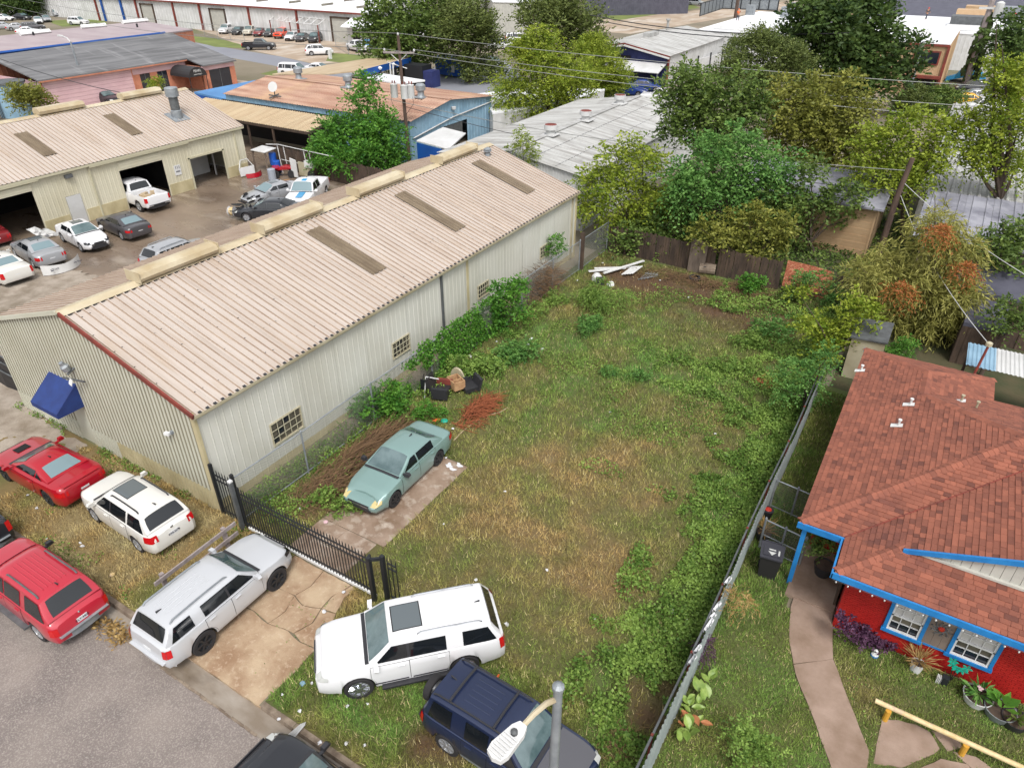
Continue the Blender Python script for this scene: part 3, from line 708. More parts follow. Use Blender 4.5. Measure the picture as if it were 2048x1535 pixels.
part('wall', pk, MT['pinkbrick'], lambda mb: [mb.obox((xe - .6, a, 0), (.14, 0, 0), (0, b - a, 0), (0, 0, 2.55)) for a, b in ((54.9, 55.9), (57.3, 58.3), (59.7, 62.6))] + [mb.obox((-84.8, a, 0), (.14, 0, 0), (0, b - a, 0), (0, 0, 2.3)) for a, b in ((62.6, 63.6), (66.9, 67.7))] + [mb.obox((xe - .5, 62.55, 0), (2.8, 0, 0), (0, .12, 0), (0, 0, 2.8)), mb.obox((xr, 67.6, 0), (12.5, 0, 0), (0, .15, 0), (0, 0, 2.8))])
for (xx, a, b, zt) in ((xe - .55, 55.9, 57.3, 2.5), (xe - .55, 58.3, 59.7, 2.5), (-84.75, 63.6, 66.9, 2.25)):
 w = part('window', pk, MT['glassdark'], lambda mb: mb.obox((xx, a, .1), (.05, 0, 0), (0, b - a, 0), (0, 0, zt - .1)))
 part('mullion', w, MT['steeldark'], lambda mb: mb.box((xx + .06, (a + b) / 2, zt / 2), (.05, .08, zt)))
part('eave_trim', pk, MT['pinkbrick'], lambda mb: (mb.obox((xe - .06, yl - .3, PE - .3), (.1, 0, 0), (0, yr - yl + .3, 0), (0, 0, .15)), [mb.box((xe - .4, y, 1.7), (.12, .12, 3.3)) for y in (yl + .1, yl + 11)]))
cn = thing('barrel_canopy', 'black half-round canvas canopy at the pink office entrance', 'awning', (-85.2, 61.4, 0))
def barrel(mb):
 n = 10
 for i in range(n):
  a0, a1 = math.pi * i / n, math.pi * (i + 1) / n
  P = [(-87.6, 61.3 - math.cos(a) * 1.35, 1.9 + math.sin(a) * 1.1) for a in (a0, a1)]; Q = [(x + 3.7, y, z) for x, y, z in P]
  mb.poly([P[0], Q[0], Q[1], P[1]])
 mb.poly([(-83.9, 61.3 - math.cos(math.pi * i / n) * 1.35, 1.9 + math.sin(math.pi * i / n) * 1.1) for i in range(n + 1)])
part('canvas', cn, MT['blackfab'], barrel)
part('posts', cn, MT['iron'], lambda mb: [mb.tube([(-84, 61.3 + s * 1.25, 0), (-84, 61.3 + s * 1.25, 1.95)], .05) for s in (-1, 1)])
def text(parent, s, loc, size, m, rot, ext=.004, align='CENTER', name='lettering'):
 fc = bpy.data.curves.new(name, 'FONT'); fc.body = s; fc.size = size; fc.extrude = ext; fc.align_x = align; fc.align_y = 'CENTER'
 fc.resolution_u = 2
 fc.materials.append(m)
 o = link(name, fc)
 bpy.context.view_layer.update()
 me = bpy.data.meshes.new_from_object(o); bpy.data.objects.remove(o)
 me.materials.clear(); me.materials.append(m)
 return link(name, me, parent, tuple(V3(loc) - (root_off(parent) if parent else 0)), rot)
text(cn, 'PEARL', (-83.86, 61.3, 2.55), .42, MT['white'], (R(90), 0, R(90)))
text(cn, 'HAIR STUDIO', (-83.86, 61.3, 2.15), .2, MT['white'], (R(90), 0, R(90)))
pm = at(0, 106, 5.4); pn = at(330, 66, 5.4); po = at(386, 59, 5.0); pp = at(284, 42, 5.6); pq = at(-60, 78, 5.6)
hb = block('brick_hall', 'low brick hall with a flat mauve roof and blue edge strip', 'building', [at(-60, 113, 5.5), pn, po, pp, pq], MT['mauve'], MT['pinkbrick'])
part('edge_strip', hb, MT['bluedeep'], lambda mb: mb.tube([at(-60, 113, 5.56), at(330, 66, 5.46)], .16, 4))
part('skylight', hb, MT['white'], lambda mb: [mb.tube([at(a, b, 5.75), at(c, d, 5.75)], .35, 4) for a, b, c, d in ((40, 69, 100, 63), (162, 55, 212, 51), (245, 46, 295, 41))])
part('roof_vent', hb, MT['iron'], lambda mb: [mb.lathe([(.15, 0), (.15, .5)], 6, at(a, b, 5.5)) for a, b in ((68, 72), (275, 55))])
# -- FAR WHITE WAREHOUSE
fwh = thing('white_warehouse', 'very long white ribbed warehouse with rust red wall posts', 'warehouse', (-150, 108, 0))
part('wall', fwh, MT['palewhite'], lambda mb: ribpanel(mb, (-260, 108, 0), (1, 0, 0), Z, (0, -1, 0), 0, 164, 0, 5, pitch=.9, h=.1, bw=.2, tw=.1))
part('wall', fwh, MT['palewhite'], lambda mb: mb.poly([(-96, 108, 0), (-96, 125, 0), (-96, 125, 7.4), (-96, 108, 5)]))
part('roof', fwh, MT['whiteroof'], lambda mb: (mb.obox((-260, 107.6, 5.02), (164.3, 0, 0), (0, 24, 3.2), (0, 0, .15)), mb.obox((-260, 131.6, 8.22), (164.3, 0, 0), (0, 24, -3.2), (0, 0, .15))))
part('eave_trim', fwh, MT['rusttrim'], lambda mb: mb.obox((-260, 107.45, 4.85), (164, 0, 0), (0, .15, 0), (0, 0, .25)))
for px in (348, 400, 497, 592, 275, 196): part('wall_post', fwh, MT['rusttrim'], lambda mb: mb.box((aty(px, 25, 107.8)[0], 107.75, 2.5), (.35, .3, 5)))
for px in (205, 243): part('wall_post', fwh, MT['bluedeep'], lambda mb: mb.box((aty(px, 15, 107.8)[0], 107.75, 2.5), (.5, .3, 5)))
for (p0, p1) in ((425, 452), (664, 697), (290, 312)):
 x0, x1 = aty(p0, 45, 107.8)[0], aty(p1, 45, 107.8)[0]
 d = part('rollup_door', fwh, MT['siding'], lambda mb: [mb.obox((x0, 107.8, i * .4), (x1 - x0, 0, 0), (0, .1, 0), (0, 0, .37)) for i in range(10)])
 part('door_frame', d, MT['darkwood'], lambda mb: (mb.box((x0 - .15, 107.75, 2.1), (.3, .3, 4.2)), mb.box((x1 + .15, 107.75, 2.1), (.2, .3, 4.2)), mb.box(((x0 + x1) / 2, 107.75, 4.15), (x1 - x0 + .5, .3, .25))))
for px, py in ((525, 3), (590, 6), (655, 11), (725, 16), (700, 2), (480, 0)):
 a = atp(px - 12, py + 1, (-150, 107.6, 5.17), V3((0, -3.2, 24)) / 24.2); b = atp(px + 12, py - 2, (-150, 107.6, 5.17), V3((0, -3.2, 24)) / 24.2)
 part('skylight', fwh, MT['wglass'], lambda mb: mb.tube([a, b], .35, 4))
pa = aty(692, 50, 106)[0]
pch = part('porch_roof', fwh, MT['whiteroof'], lambda mb: mb.obox((pa, 104.5, 3.0), (7.5, 0, 0), (0, 3.3, 1.2), (0, 0, .12)))
part('door', fwh, MT['dark'], lambda mb: mb.box((pa + 2.2, 106.0, 1.3), (1.6, .1, 2.6)))
part('wall', fwh, MT['palewhite'], lambda mb: (mb.box((pa + .7, 106.1, 1.5), (1.3, .1, 3)), mb.box((pa + 5.2, 106.1, 1.5), (4.3, .1, 3))))
# -- BLUE WORKSHOP WITH RUSTED ROOF
bb = thing('blue_workshop', 'light blue metal workshop under a rust brown ribbed roof', 'workshop', (-51, 55, 0))
BX0, BX1, BY0, BYR, BY1, BE, BR = -63.2, -40.0, 48.8, 54.5, 61.6, 3.7, 4.5
for (y0, y1, nm) in ((BYR, BY0, 0), (BYR, BY1, 1)):
 d = V3((0, y1 - y0, BE - BR)); sl3 = np.linalg.norm(d); d /= sl3; nn = np.cross((1, 0, 0), d); nn = nn if nn[2] > 0 else -nn
 rf = holder('roof', bb)
 panels(rf, 'roof_panel', (BX0 - .2, BYR, BR), (1, 0, 0), d, nn, BX1 - BX0 + .5, 0, sl3 + .2, MT['rust'], pw=.96, pitch=.32, h=.06, bw=.08, tw=.03)
part('ridge_flashing', bb, MT['rust'], lambda mb: mb.box(((BX0 + BX1) / 2, BYR, BR + .06), (BX1 - BX0 + .4, .5, .04)))
for nm, P0, ex, nz, Ln, tf in (('wall', (BX1, BY0, 0), (0, 1, 0), (1, 0, 0), BY1 - BY0, lambda s: BE + (BR - BE) * (s / (BYR - BY0) if s < BYR - BY0 else (BY1 - BY0 - s) / (BY1 - BYR))),
       ('wall', (BX0, BY0, 0), (1, 0, 0), (0, -1, 0), BX1 - BX0, lambda s: BE)):
 w = holder(nm, bb)
 n = int(Ln / 1.0)
 p0d = atx(885, 245, BX1); p1d = atx(930, 232, BX1)
 for i in range(n):
  a, b = i * Ln / n, (i + 1) * Ln / n
  lo = 2.3 if ex[1] == 1 and 4.6 < (a + b) / 2 < 8.2 else 0
  mb = MB(); ribpanel(mb, P0, ex, Z, nz, a, b, lo, lambda s: tf(s) - .05, pitch=.5, h=.04, bw=.06, tw=.03); mb.build('wall_panel', MT['bluewall'], w)
part('rollup_door', bb, MT['steeldark'], lambda mb: [mb.obox((BX1 - .12, BY0 + 4.6, .95 + i * .17), (.08, 0, 0), (0, 3.2, 0), (0, 0, .155)) for i in range(8)])
part('wall', bb, MT['bluewall'], lambda mb: (mb.poly([(BX0, BY0, 0), (BX0, BY0, BE), (BX0, BYR, BR - .05), (BX0, BY1, BE), (BX0, BY1, 0)]), mb.poly([(BX0, BY1, 0), (BX0, BY1, BE - .05), (BX1, BY1, BE - .05), (BX1, BY1, 0)])))
part('wall_pipe', bb, MT['palewhite'], lambda mb: mb.tube([(BX1 + .1, BY0 + .3, 2.2), (BX1 + .1, 55, 2.9), (BX1 + .1, BY1, 3.2)], .06, 5))
part('wall_lamp', bb, MT['palewhite'], lambda mb: mb.lathe([(.05, 0), (.2, .1), (.22, .3)], 8, (BX1 + .2, BYR + .5, 3.5)))
for px, py in ((598, 158), (697, 174), (842, 194)):
 p = at(px, py, BR)
 part('roof_turbine', bb, MT['steel'], lambda mb: (mb.lathe([(.55, -.2), (.3, .15), (.3, .5), (.46, .6), (.46, 1.0), (.3, 1.15)], 12, p), mb.box(p + V3((0, 0, .0)), (1.2, 1.2, .06))), smooth=True)
p = at(550, 192, 4.0); ds = thing('satellite_dish', 'white satellite dish on the rust brown roof', 'dish', p)
part('dish', ds, MT['palewhite'], lambda mb: mb.lathe([(.02, 0), (.3, .05), (.48, .16)], 14, p + V3((.1, -.1, .8)), (.3, -.85, .4)))
part('mount', ds, MT['steeldark'], lambda mb: (mb.tube([p + V3((0, 0, 0)), p + V3((.1, -.05, .8))], .05), mb.tube([p + V3((-.8, 0, .02)), p + V3((.8, 0, .02))], .06), mb.tube([p + V3((0, -.7, -.1)), p + V3((0, .5, .1))], .06)))
hi0, hi1 = at(425, 194, 3.3), at(663, 238, 3.3); lo0, lo1 = at(425, 230, 2.75), at(592, 262, 2.75)
cp = thing('lean_to_carport', 'open lean-to carport with tan ribbed roof before the blue workshop', 'carport', (-53, 45, 0))
ex = V3(hi1) - V3(hi0); Ln = np.linalg.norm(ex[:2]); rf = holder('roof', cp)
Yh = (hi0[1] + hi1[1]) / 2; Yl = (lo0[1] + lo1[1]) / 2
d = V3((0, Yl - Yh, -.55)); s3 = np.linalg.norm(d); d /= s3
panels(rf, 'roof_panel', (-65, Yh, 3.3), (1, 0, 0), d, V3((0, d[2], -d[1])), 65 + hi1[0], 0, s3, MT['canopy'], pw=.9, pitch=.3, h=.05, bw=.06, tw=.02)
part('beam', cp, MT['darkwood'], lambda mb: (mb.obox((-65, Yl - .02, 2.52), (65 + hi1[0], 0, 0), (0, .12, 0), (0, 0, .2)), mb.obox((hi1[0] - .1, Yl, 2.55), (.12, 0, 0), (0, Yh - Yl, .5), (0, 0, .16))))
for x in (-60, -55.2, -52, -47.5): part('post', cp, MT['darkwood'], lambda mb: mb.box((x, Yl + .1, 1.3), (.14, .14, 2.6)))
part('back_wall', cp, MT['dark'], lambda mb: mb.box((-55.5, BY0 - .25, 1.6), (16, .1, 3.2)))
block('blue_shed', 'small shed with sky blue roof and deep blue walls', 'shed', [at(388, 184, 3.2), at(512, 160, 3.4), at(470, 183, 3.3), at(452, 198, 2.9)], MT['blueroof'], MT['bluedeep'])
pc = [at(833, 283, 2.9), at(886, 256, 3.2), at(932, 268, 3.1), at(897, 300, 2.7)]
t = thing('pale_canopy', 'pale ribbed canopy over a deep blue gate by the workshop gable', 'canopy', (-38, 47, 0))
part('roof', t, MT['palewhite'], lambda mb: mb.prism(pc, (0, 0, .08)))
part('gate', t, MT['bluedeep'], lambda mb: mb.prism([pc[0] - V3((0, 0, .1)), pc[3] - V3((0, 0, .1)), (pc[3][0], pc[3][1], 0), (pc[0][0], pc[0][1], 0)], (0, .08, 0)))
lc = [at(545, 150, 2.9), at(735, 119, 3.0), at(822, 117, 3.0), at(722, 143, 3.0), at(655, 150, 2.9)]
t = thing('long_canopy', 'long pale canopy with bright blue fascia beyond the rusty roof', 'canopy', (lc[3][0], lc[3][1], 0))
part('roof', t, MT['canopy'], lambda mb: mb.prism([p for p in lc[::-1]], (0, 0, .12)))
part('fascia', t, MT['bluedeep'], lambda mb: mb.prism([lc[3] + V3((.12, -.12, -.6)), lc[2] + V3((.12, -.12, -.6)), lc[2] + V3((.12, -.12, .15)), lc[3] + V3((.12, -.12, .15))], (-.08, .08, 0)))
for k in (.05, .35, .65, .95):
 q = lc[3] * (1 - k) + lc[2] * k
 part('post', t, MT['iron'], lambda mb: mb.box((q[0], q[1], 1.35), (.25, .25, 2.7)))
part('lamp', t, MT['white'], lambda mb: [mb.lathe([(.1, 0), (.3, .2), (.1, .4)], 8, lc[3] * (1 - k) + lc[2] * k + V3((.3, -.3, -.3))) for k in (.35, .62)])
t = block('white_canopy_roof', 'white flat canopy roof beyond the long blue-edged canopy', 'canopy', [at(560, 146, 2.6), at(640, 150, 2.6), at(800, 165, 2.6), at(880, 175, 2.6), at(940, 168, 2.6), at(800, 148, 2.6)][:0] or [at(700, 150, 2.2), at(800, 166, 2.2), at(850, 160, 2.2), at(760, 146, 2.2)], MT['whiteroof'], MT['dark'])
t = block('white_tarp_shed', 'low shed with bright white roof under the lime tree', 'shed', [at(955, 187, 2.6), at(1060, 176, 2.6), at(1210, 178, 2.6), at(1130, 205, 2.6), at(985, 225, 2.6)], MT['whiteroof'], MT['palewhite'])
# -- GREY WORKSHOP BEHIND THE WAREHOUSE
gb = thing('grey_workshop', 'low workshop with weathered galvanised roof and three rusty vents', 'workshop', (-25.6, 42, 0))
GX0, GX1, GXR, GY0, GY1, GE, GR = -31.6, -19.9, -25.7, 41.7, 64.2, 3.72, 4.6
for sx in (1, -1):
 x1 = GX1 + .15 if sx > 0 else GX0 - .15
 d = V3((x1 - GXR, 0, GE - GR)); s3 = np.linalg.norm(d); d /= s3; nn = V3((-d[2] * sx, 0, abs(d[0])))
 rf = holder('roof', gb)
 panels(rf, 'roof_panel', (GXR, GY0 - .2, GR), (0, 1, 0), d, nn, GY1 - GY0 + .4, 0, s3, MT['galv'], pw=.9, pitch=.225, h=.03, bw=.05, tw=.02)
part('ridge_flashing', gb, MT['galv'], lambda mb: mb.box((GXR, (GY0 + GY1) / 2, GR + .05), (.5, GY1 - GY0 + .4, .03)))
lapl = part('lap_line', gb, MT['steeldark'], lambda mb: [mb.obox(V3((GXR, GY0, GR)) + V3((GX1 - GXR, 0, GE - GR)) * k + V3((0, i * .45, .035)), (0, .3, 0), (.03, 0, -.004), (0, 0, .012)) for k in (.3, .62) for i in range(int((GY1 - GY0) / .45))]); lapl['kind'] = 'stuff'
fr = lambda s: GE + (GR - GE) * (1 - abs(s - (GXR - GX0)) / (GXR - GX0)) - .05
w = holder('wall', gb)
for i in range(13):
 a, b = i * .9, min((i + 1) * .9, GX1 - GX0)
 mb = MB(); ribpanel(mb, (GX0, GY0, 0), (1, 0, 0), Z, (0, -1, 0), a, b, 0, fr, pitch=.225, h=.025, bw=.05, tw=.02); mb.build('wall_panel', MT['palewhite'], w)
part('wall', gb, MT['palewhite'], lambda mb: (ribpanel(mb, (GX1, GY0, 0), (0, 1, 0), Z, (1, 0, 0), 0, GY1 - GY0, 0, GE - .05), mb.poly([(GX0, GY0, 0), (GX0, GY0, GE), (GX0, GY1, GE), (GX0, GY1, 0)])))
for px, py in ((1101, 270), (1171, 241), (1239, 208)):
 p = at(px, py, GR)
 rv = part('roof_vent', gb, MT['palewhite'], lambda mb: (mb.lathe([(.34, -.1), (.34, .35), (.5, .42), (.5, .75), (.46, .75)], 14, p, cap=False), mb.box(p + V3((0, 0, .05)), (1.1, 1.1, .05))), smooth=True)
 part('vent_throat', rv, MT['rusttrim'], lambda mb: mb.lathe([(.47, .6), (.47, .74)], 14, p))
# -- WHITE-WALLED WORKSHOP WITH NAVY GABLE
wg = thing('navy_gable_workshop', 'pale roofed workshop with navy gable front and red eave trim', 'workshop', (-40.3, 95, 0))
A = dict(x0=-46.3, x1=-34.3, xr=-40.4, y0=95, y1=118, e=4.0, r=5.1)
part('roof', wg, MT['galv'], lambda mb: (ribpanel(mb, (A['xr'], 94.4, A['r']), (0, 1, 0), V3((6.3, 0, -1.15)) / 6.4, V3((1.15, 0, 6.3)) / 6.4, 0, 24, 0, 6.5, pitch=1.0, h=.04), ribpanel(mb, (A['xr'], 94.4, A['r']), (0, 1, 0), V3((-6.3, 0, -1.15)) / 6.4, V3((-1.15, 0, 6.3)) / 6.4, 0, 24, 0, 6.5, pitch=1.0, h=.04)))
part('wall', wg, MT['navywall'], lambda mb: ribpanel(mb, (A['x0'], 95, 0), (1, 0, 0), Z, (0, -1, 0), 0, 12, 0, lambda s: 3.9 + 1.1 * (1 - abs(s - 6) / 6), pitch=.6, h=.05))
part('wall', wg, MT['palewhite'], lambda mb: ribpanel(mb, (A['x1'], 95, 0), (0, 1, 0), Z, (1, 0, 0), 0, 23, 0, 3.95, pitch=1.2, h=.03))
part('eave_trim', wg, MT['rusttrim'], lambda mb: (mb.obox((A['xr'], 94.25, 4.95), (6.4, 0, -1.15), (0, .12, 0), (0, 0, .16)), mb.obox((A['xr'], 94.25, 4.95), (-6.4, 0, -1.15), (0, .12, 0), (0, 0, .16)), mb.box((A['x1'], 94.95, 1.9), (.25, .25, 3.8))))
part('rake_trim', wg, MT['white'], lambda mb: (mb.obox((A['xr'], 94.2, 4.72), (6.4, 0, -1.15), (0, .1, 0), (0, 0, .22)), mb.obox((A['xr'], 94.2, 4.72), (-6.4, 0, -1.15), (0, .1, 0), (0, 0, .22))))
part('door', wg, MT['dark'], lambda mb: mb.box((-42.3, 94.9, 2.6), (5.4, .1, 1.9)))
part('ridge_vent', wg, MT['galv'], lambda mb: (mb.box((A['xr'], 103.5, 5.3), (.9, 3.6, .5)), mb.lathe([(.2, 0), (.2, 1.3), (.35, 1.3), (.35, 1.5)], 8, (A['xr'] - .8, 112, 5))))
aw = part('awning', wg, MT['palewhite'], lambda mb: mb.obox((-42.5, 94.8, 2.9), (8, 0, 0), (0, -2.6, -.8), (0, 0, .08)))
part('awning_posts', wg, MT['steel'], lambda mb: [mb.box((x, 92.4, 1.05), (.12, .12, 2.1)) for x in (-42.3, -38.5, -34.7)])
fn = thing('white_block_wall', 'pale boundary wall with black posts beside the navy gable workshop', 'wall', (-31, 92, 0))
wa, wb_ = at(1320, 172)[:2], at(1530, 108)[:2]
part('wall', fn, MT['palewhite'], lambda mb: mb.obox((wa[0], wa[1], 0), (wb_[0] - wa[0], wb_[1] - wa[1], 0), (.2, 0, 0), (0, 0, 2.1)))
for k in range(9):
 q = V3(wa) + (V3(wb_) - V3(wa)) * (k + .5) / 9
 part('post', fn, MT['iron'], lambda mb: mb.box((q[0] + .25, q[1], 1.5), (.18, .18, 2.2)))
# -- WHITE FLAT-ROOFED BUILDINGS, BEIGE TOWER, FAR ROOFS
b1 = block('white_flat_building', 'low white building with a white membrane roof and rooftop units', 'building', [(-39, 119, 4.6), (-15, 119, 4.6), (-15, 155, 4.6), (-39, 155, 4.6)], MT['whiteroof'], MT['white'])
for px, py, sx in ((1575, 34, 2.2), (1590, 25, 2), (1500, 30, 1.4)):
 p = at(px, py, 4.6); part('rooftop_unit', b1, MT['steel'], lambda mb: mb.box(p + V3((0, 0, .8)), (sx, sx, 1.6)))
part('duct', b1, MT['white'], lambda mb: (mb.box((-30, 121, 4.9), (14, .6, .5)), mb.box((-24, 135, 4.8), (.6, 16, .4))))
b2 = block('white_flat_building', 'long white flat roofed building behind the beige tower', 'building', [(-14.5, 131, 5.0), (12, 131, 5.0), (12, 156, 5.0), (-14.5, 156, 5.0)], MT['whiteroof'], MT['white'])
for px, py, sx, mm in ((1940, 38, 4.5, 'beige'), (1935, 52, 5, 'steeldark'), (1960, 30, 5, 'beige'), (2030, 32, 5, 'steel'), (1690, 38, 2, 'beige')):
 p = at(px, py, 5.0); part('rooftop_unit', b2, MT[mm], lambda mb: mb.box(p + V3((0, 0, .7)), (sx, sx * .7, 1.4)))
part('duct', b2, MT['white'], lambda mb: (mb.box((2, 134, 5.3), (16, .5, .5)), mb.box((2, 139, 5.2), (16, .4, .3))))
bt = block('beige_tower', 'two storey beige ribbed building with white roof and dark window', 'building', [(-14, 106.3, 6.0), (-3.6, 106.3, 6.0), (-3.6, 127, 6.0), (-14, 127, 6.0)], MT['whiteroof'], MT['beige'])
part('corner_trim', bt, MT['rusttrim'], lambda mb: (mb.box((-3.65, 106.25, 2.9), (.3, .2, 5.8)), mb.box((-8.8, 106.2, 5.8), (10.4, .12, .25))))
wq = [aty(1832, 103, 106.2), aty(1873, 128, 106.2)]
ww = part('window', bt, MT['glassdark'], lambda mb: mb.box(((wq[0][0] + wq[1][0]) / 2, 106.2, (wq[0][2] + wq[1][2]) / 2), (wq[1][0] - wq[0][0], .1, wq[0][2] - wq[1][2])))
part('frame', ww, MT['rusttrim'], lambda mb: mb.box(((wq[0][0] + wq[1][0]) / 2, 106.24, (wq[0][2] + wq[1][2]) / 2), (wq[1][0] - wq[0][0] + .35, .08, wq[0][2] - wq[1][2] + .35)))
dq = aty(1838, 178, 106.2)
part('door', bt, MT['dark'], lambda mb: mb.box((dq[0], 106.2, 1.0), (3.2, .1, 2.0))); part('door_hood', bt, MT['rusttrim'], lambda mb: mb.box((dq[0], 105.9, 2.3), (3.8, .7, .3)))
part('roof_seam', bt, MT['siding'], lambda mb: [mb.box((-8.0, y, 6.03), (6, .2, .04)) for y in (113, 118)])
block('charcoal_roof_hall', 'large hall with charcoal standing seam roof at the far right', 'building', [(-22, 160, 3.5), (40, 160, 3.5), (40, 185, 6.5), (-22, 185, 6.5)], MT['darkroof'], MT['siding'])
block('pale_hall', 'wide pale hall far beyond the dark trees', 'building', [at(985, 3, 6), at(1080, 5, 6), at(1085, -30, 6), at(960, -30, 6)], MT['whiteroof'], MT['siding'])
block('grey_hall', 'dark grey hall at the top edge behind parked cars', 'building', [at(1170, -4, 4), at(1380, -8, 4), at(1380, -30, 4), at(1170, -30, 4)], MT['darkroof'], MT['darkroof'])
t = thing('roof_screen', 'grey sheet screen with black lattice frame on white roof', 'screen', at(1500, 25, 4.6))
sa, sb, sc_ = at(1400, 33, 4.6), at(1445, 18, 4.6), at(1555, 22, 4.6)
for a, b in ((sa, sb), (sb, sc_)):
 part('sheet', t, MT['steel'], lambda mb: mb.prism([a, b, b + V3((0, 0, 2.0)), a + V3((0, 0, 2.0))], (0, .1, 0)))
 part('lattice', t, MT['iron'], lambda mb: [mb.tube([a + (b - a) * k / 6 + V3((0, -.2, 0)), a + (b - a) * k / 6 + V3((0, -.2, 2.1))], .09, 4) for k in range(7)] + [mb.tube([a + V3((0, -.2, z)), b + V3((0, -.2, z))], .09, 4) for z in (.1, 2.1)])
og = thing('old_grey_shed', 'large shed with weathered blue-grey sheet roof behind the trees', 'shed', (4, 44, 0))
rf = holder('roof', og)
panels(rf, 'roof_panel', (-.5, 49.6, 3.9), (1, 0, 0), V3((0, -7.2, -.6)) / 7.225, V3((0, -.6, 7.2)) / 7.225, 14, 0, 7.2, MT['oldroof'], pw=.7, pitch=.7, h=.05, bw=.05, tw=.02, lap=.02)
part('wall', og, MT['wood'], lambda mb: (mb.box((6.5, 43.0, 1.6), (13, .1, 3.2)), mb.box((.2, 46, 1.6), (.1, 6, 3.2))))
o2 = thing('pale_ribbed_shed', 'pale striped sheet roof seen through the right hand trees', 'shed', (5, 60, 0))
rf = holder('roof', o2)
panels(rf, 'roof_panel', (-1.0, 78, 4.2), (1, 0, 0), V3((0, -27, -.9)) / 27.015, V3((0, -.9, 27)) / 27.015, 16, 0, 27, MT['galv'], pw=1.0, pitch=.5, h=.12, bw=.14, tw=.05)
part('wall', o2, MT['siding'], lambda mb: (mb.box((7, 51.2, 1.6), (15.5, .1, 3.1)), mb.box((-.8, 64, 1.7), (.1, 26, 3.3))))
for i, (pp_, lab) in enumerate([([(2.0, 38.2, 2.5), (8, 38.2, 2.5), (8, 41.2, 2.8), (2.0, 41.2, 2.8)], 'dark grey lean-to roof below the weathered shed'), ([(2.7, 35.2, 2.1), (4.4, 35.2, 2.1), (4.4, 37.9, 2.3), (2.7, 37.9, 2.3)], 'small grey sheet roofed hut by the willow')]):
 block('hut', lab, 'hut', pp_, MT['darkroof'], MT['darkwood'])
tn = thing('tan_house', 'tan board house mostly hidden behind the yellow-green trees', 'house', (-7, 48, 0))
wv = holder('wall', tn)
for i in range(14): part('siding_board', wv, MT['beige'], lambda mb: mb.obox((-11, 46.8 - .01 * (i % 2), i * .22), (8.2, 0, 0), (0, .1, 0), (0, -.02, .215)))
part('wall', tn, MT['beige'], lambda mb: mb.box((-2.8, 50, 1.6), (.12, 6.5, 3.2)))
part('roof', tn, MT['oldroof'], lambda mb: (mb.obox((-11.4, 46.4, 3.1), (9, 0, 0), (0, 3.6, 1.1), (0, 0, .12)), mb.obox((-11.4, 53.6, 3.1), (9, 0, 0), (0, -3.6, 1.1), (0, 0, .12))))
sh = thing('cream_shed', 'small cream box shed behind the red shingle house', 'shed', (-.9, 32.2, 0))
part('wall', sh, MT['trim'], lambda mb: mb.box((-.75, 32.0, 1.0), (1.35, 1.6, 2.0)))
part('roof', sh, MT['steeldark'], lambda mb: mb.obox((-1.5, 31.1, 2.0), (1.5, 0, .1), (0, 1.85, .15), (0, 0, .07)))
# -- RED BRICK HOUSE WITH SHINGLE ROOF
hs_ = thing('brick_house', 'red brick house with rust red shingle roof and bright blue trim', 'house', (.9, 16.45, 0))
SLP = .35
Zl = lambda x, y: 2.6 + SLP * (x + .75)
Zf = lambda x, y: 2.6 + SLP * (y - 17.3)
Zw = lambda x, y: 2.6 + SLP * (x - .5)
Zg = lambda x, y: 2.6 + SLP * (y - 15.8)
Zr = lambda x, y: 2.6 + SLP * 2.32 - SLP * (x - 1.57)
Zh = lambda x, y: 2.6 + SLP * (29.25 - y)
Zb = lambda x, y: 2.6 + SLP * 5.1 - SLP * (y - 22.4)
planes = [
 (Zg, [(.5, 15.8), (9, 15.8), (9, 17.2), (1.9, 17.2)], (1, 0), (0, 1)),
 (Zf, [(-.75, 17.3), (.5, 17.3), (5.6, 22.4), (4.35, 22.4)], (1, 0), (0, 1)),
 (Zw, [(.5, 15.8), (1.9, 17.1), (5.6, 17.1), (5.6, 22.4), (.5, 17.3)], (0, 1), (1, 0)),
 (Zl, [(-.75, 17.3), (4.35, 22.4), (1.57, 25.18), (1.57, 26.93), (-.75, 29.25)], (0, 1), (1, 0)),
 (Zr, [(1.57, 25.18), (1.57, 26.93), (3.9, 29.25), (3.9, 27.5)], (0, 1), (-1, 0)),
 (Zh, [(-.75, 29.25), (1.57, 26.93), (3.9, 29.25)], (1, 0), (0, -1)),
 (Zb, [(4.35, 22.4), (9, 22.4), (9, 27.5), (3.9, 27.5), (1.57, 25.18)], (1, 0), (0, -1)),
]
hroof = holder('roof', hs_)
def deck(mb):
 for zf, poly, u, v in planes:
  mb.prism([(x, y, zf(x, y) - .12) for x, y in poly], (0, 0, .118))
 mb.prism([(5.6, 17.1, 4.27), (9, 17.1, 3.1), (9, 22.4, 3.1), (5.6, 22.4, 4.27)], (0, 0, .1))
part('roof_deck', hroof, MT['shingle'], deck)
tabs = []
rg = random.Random(5)
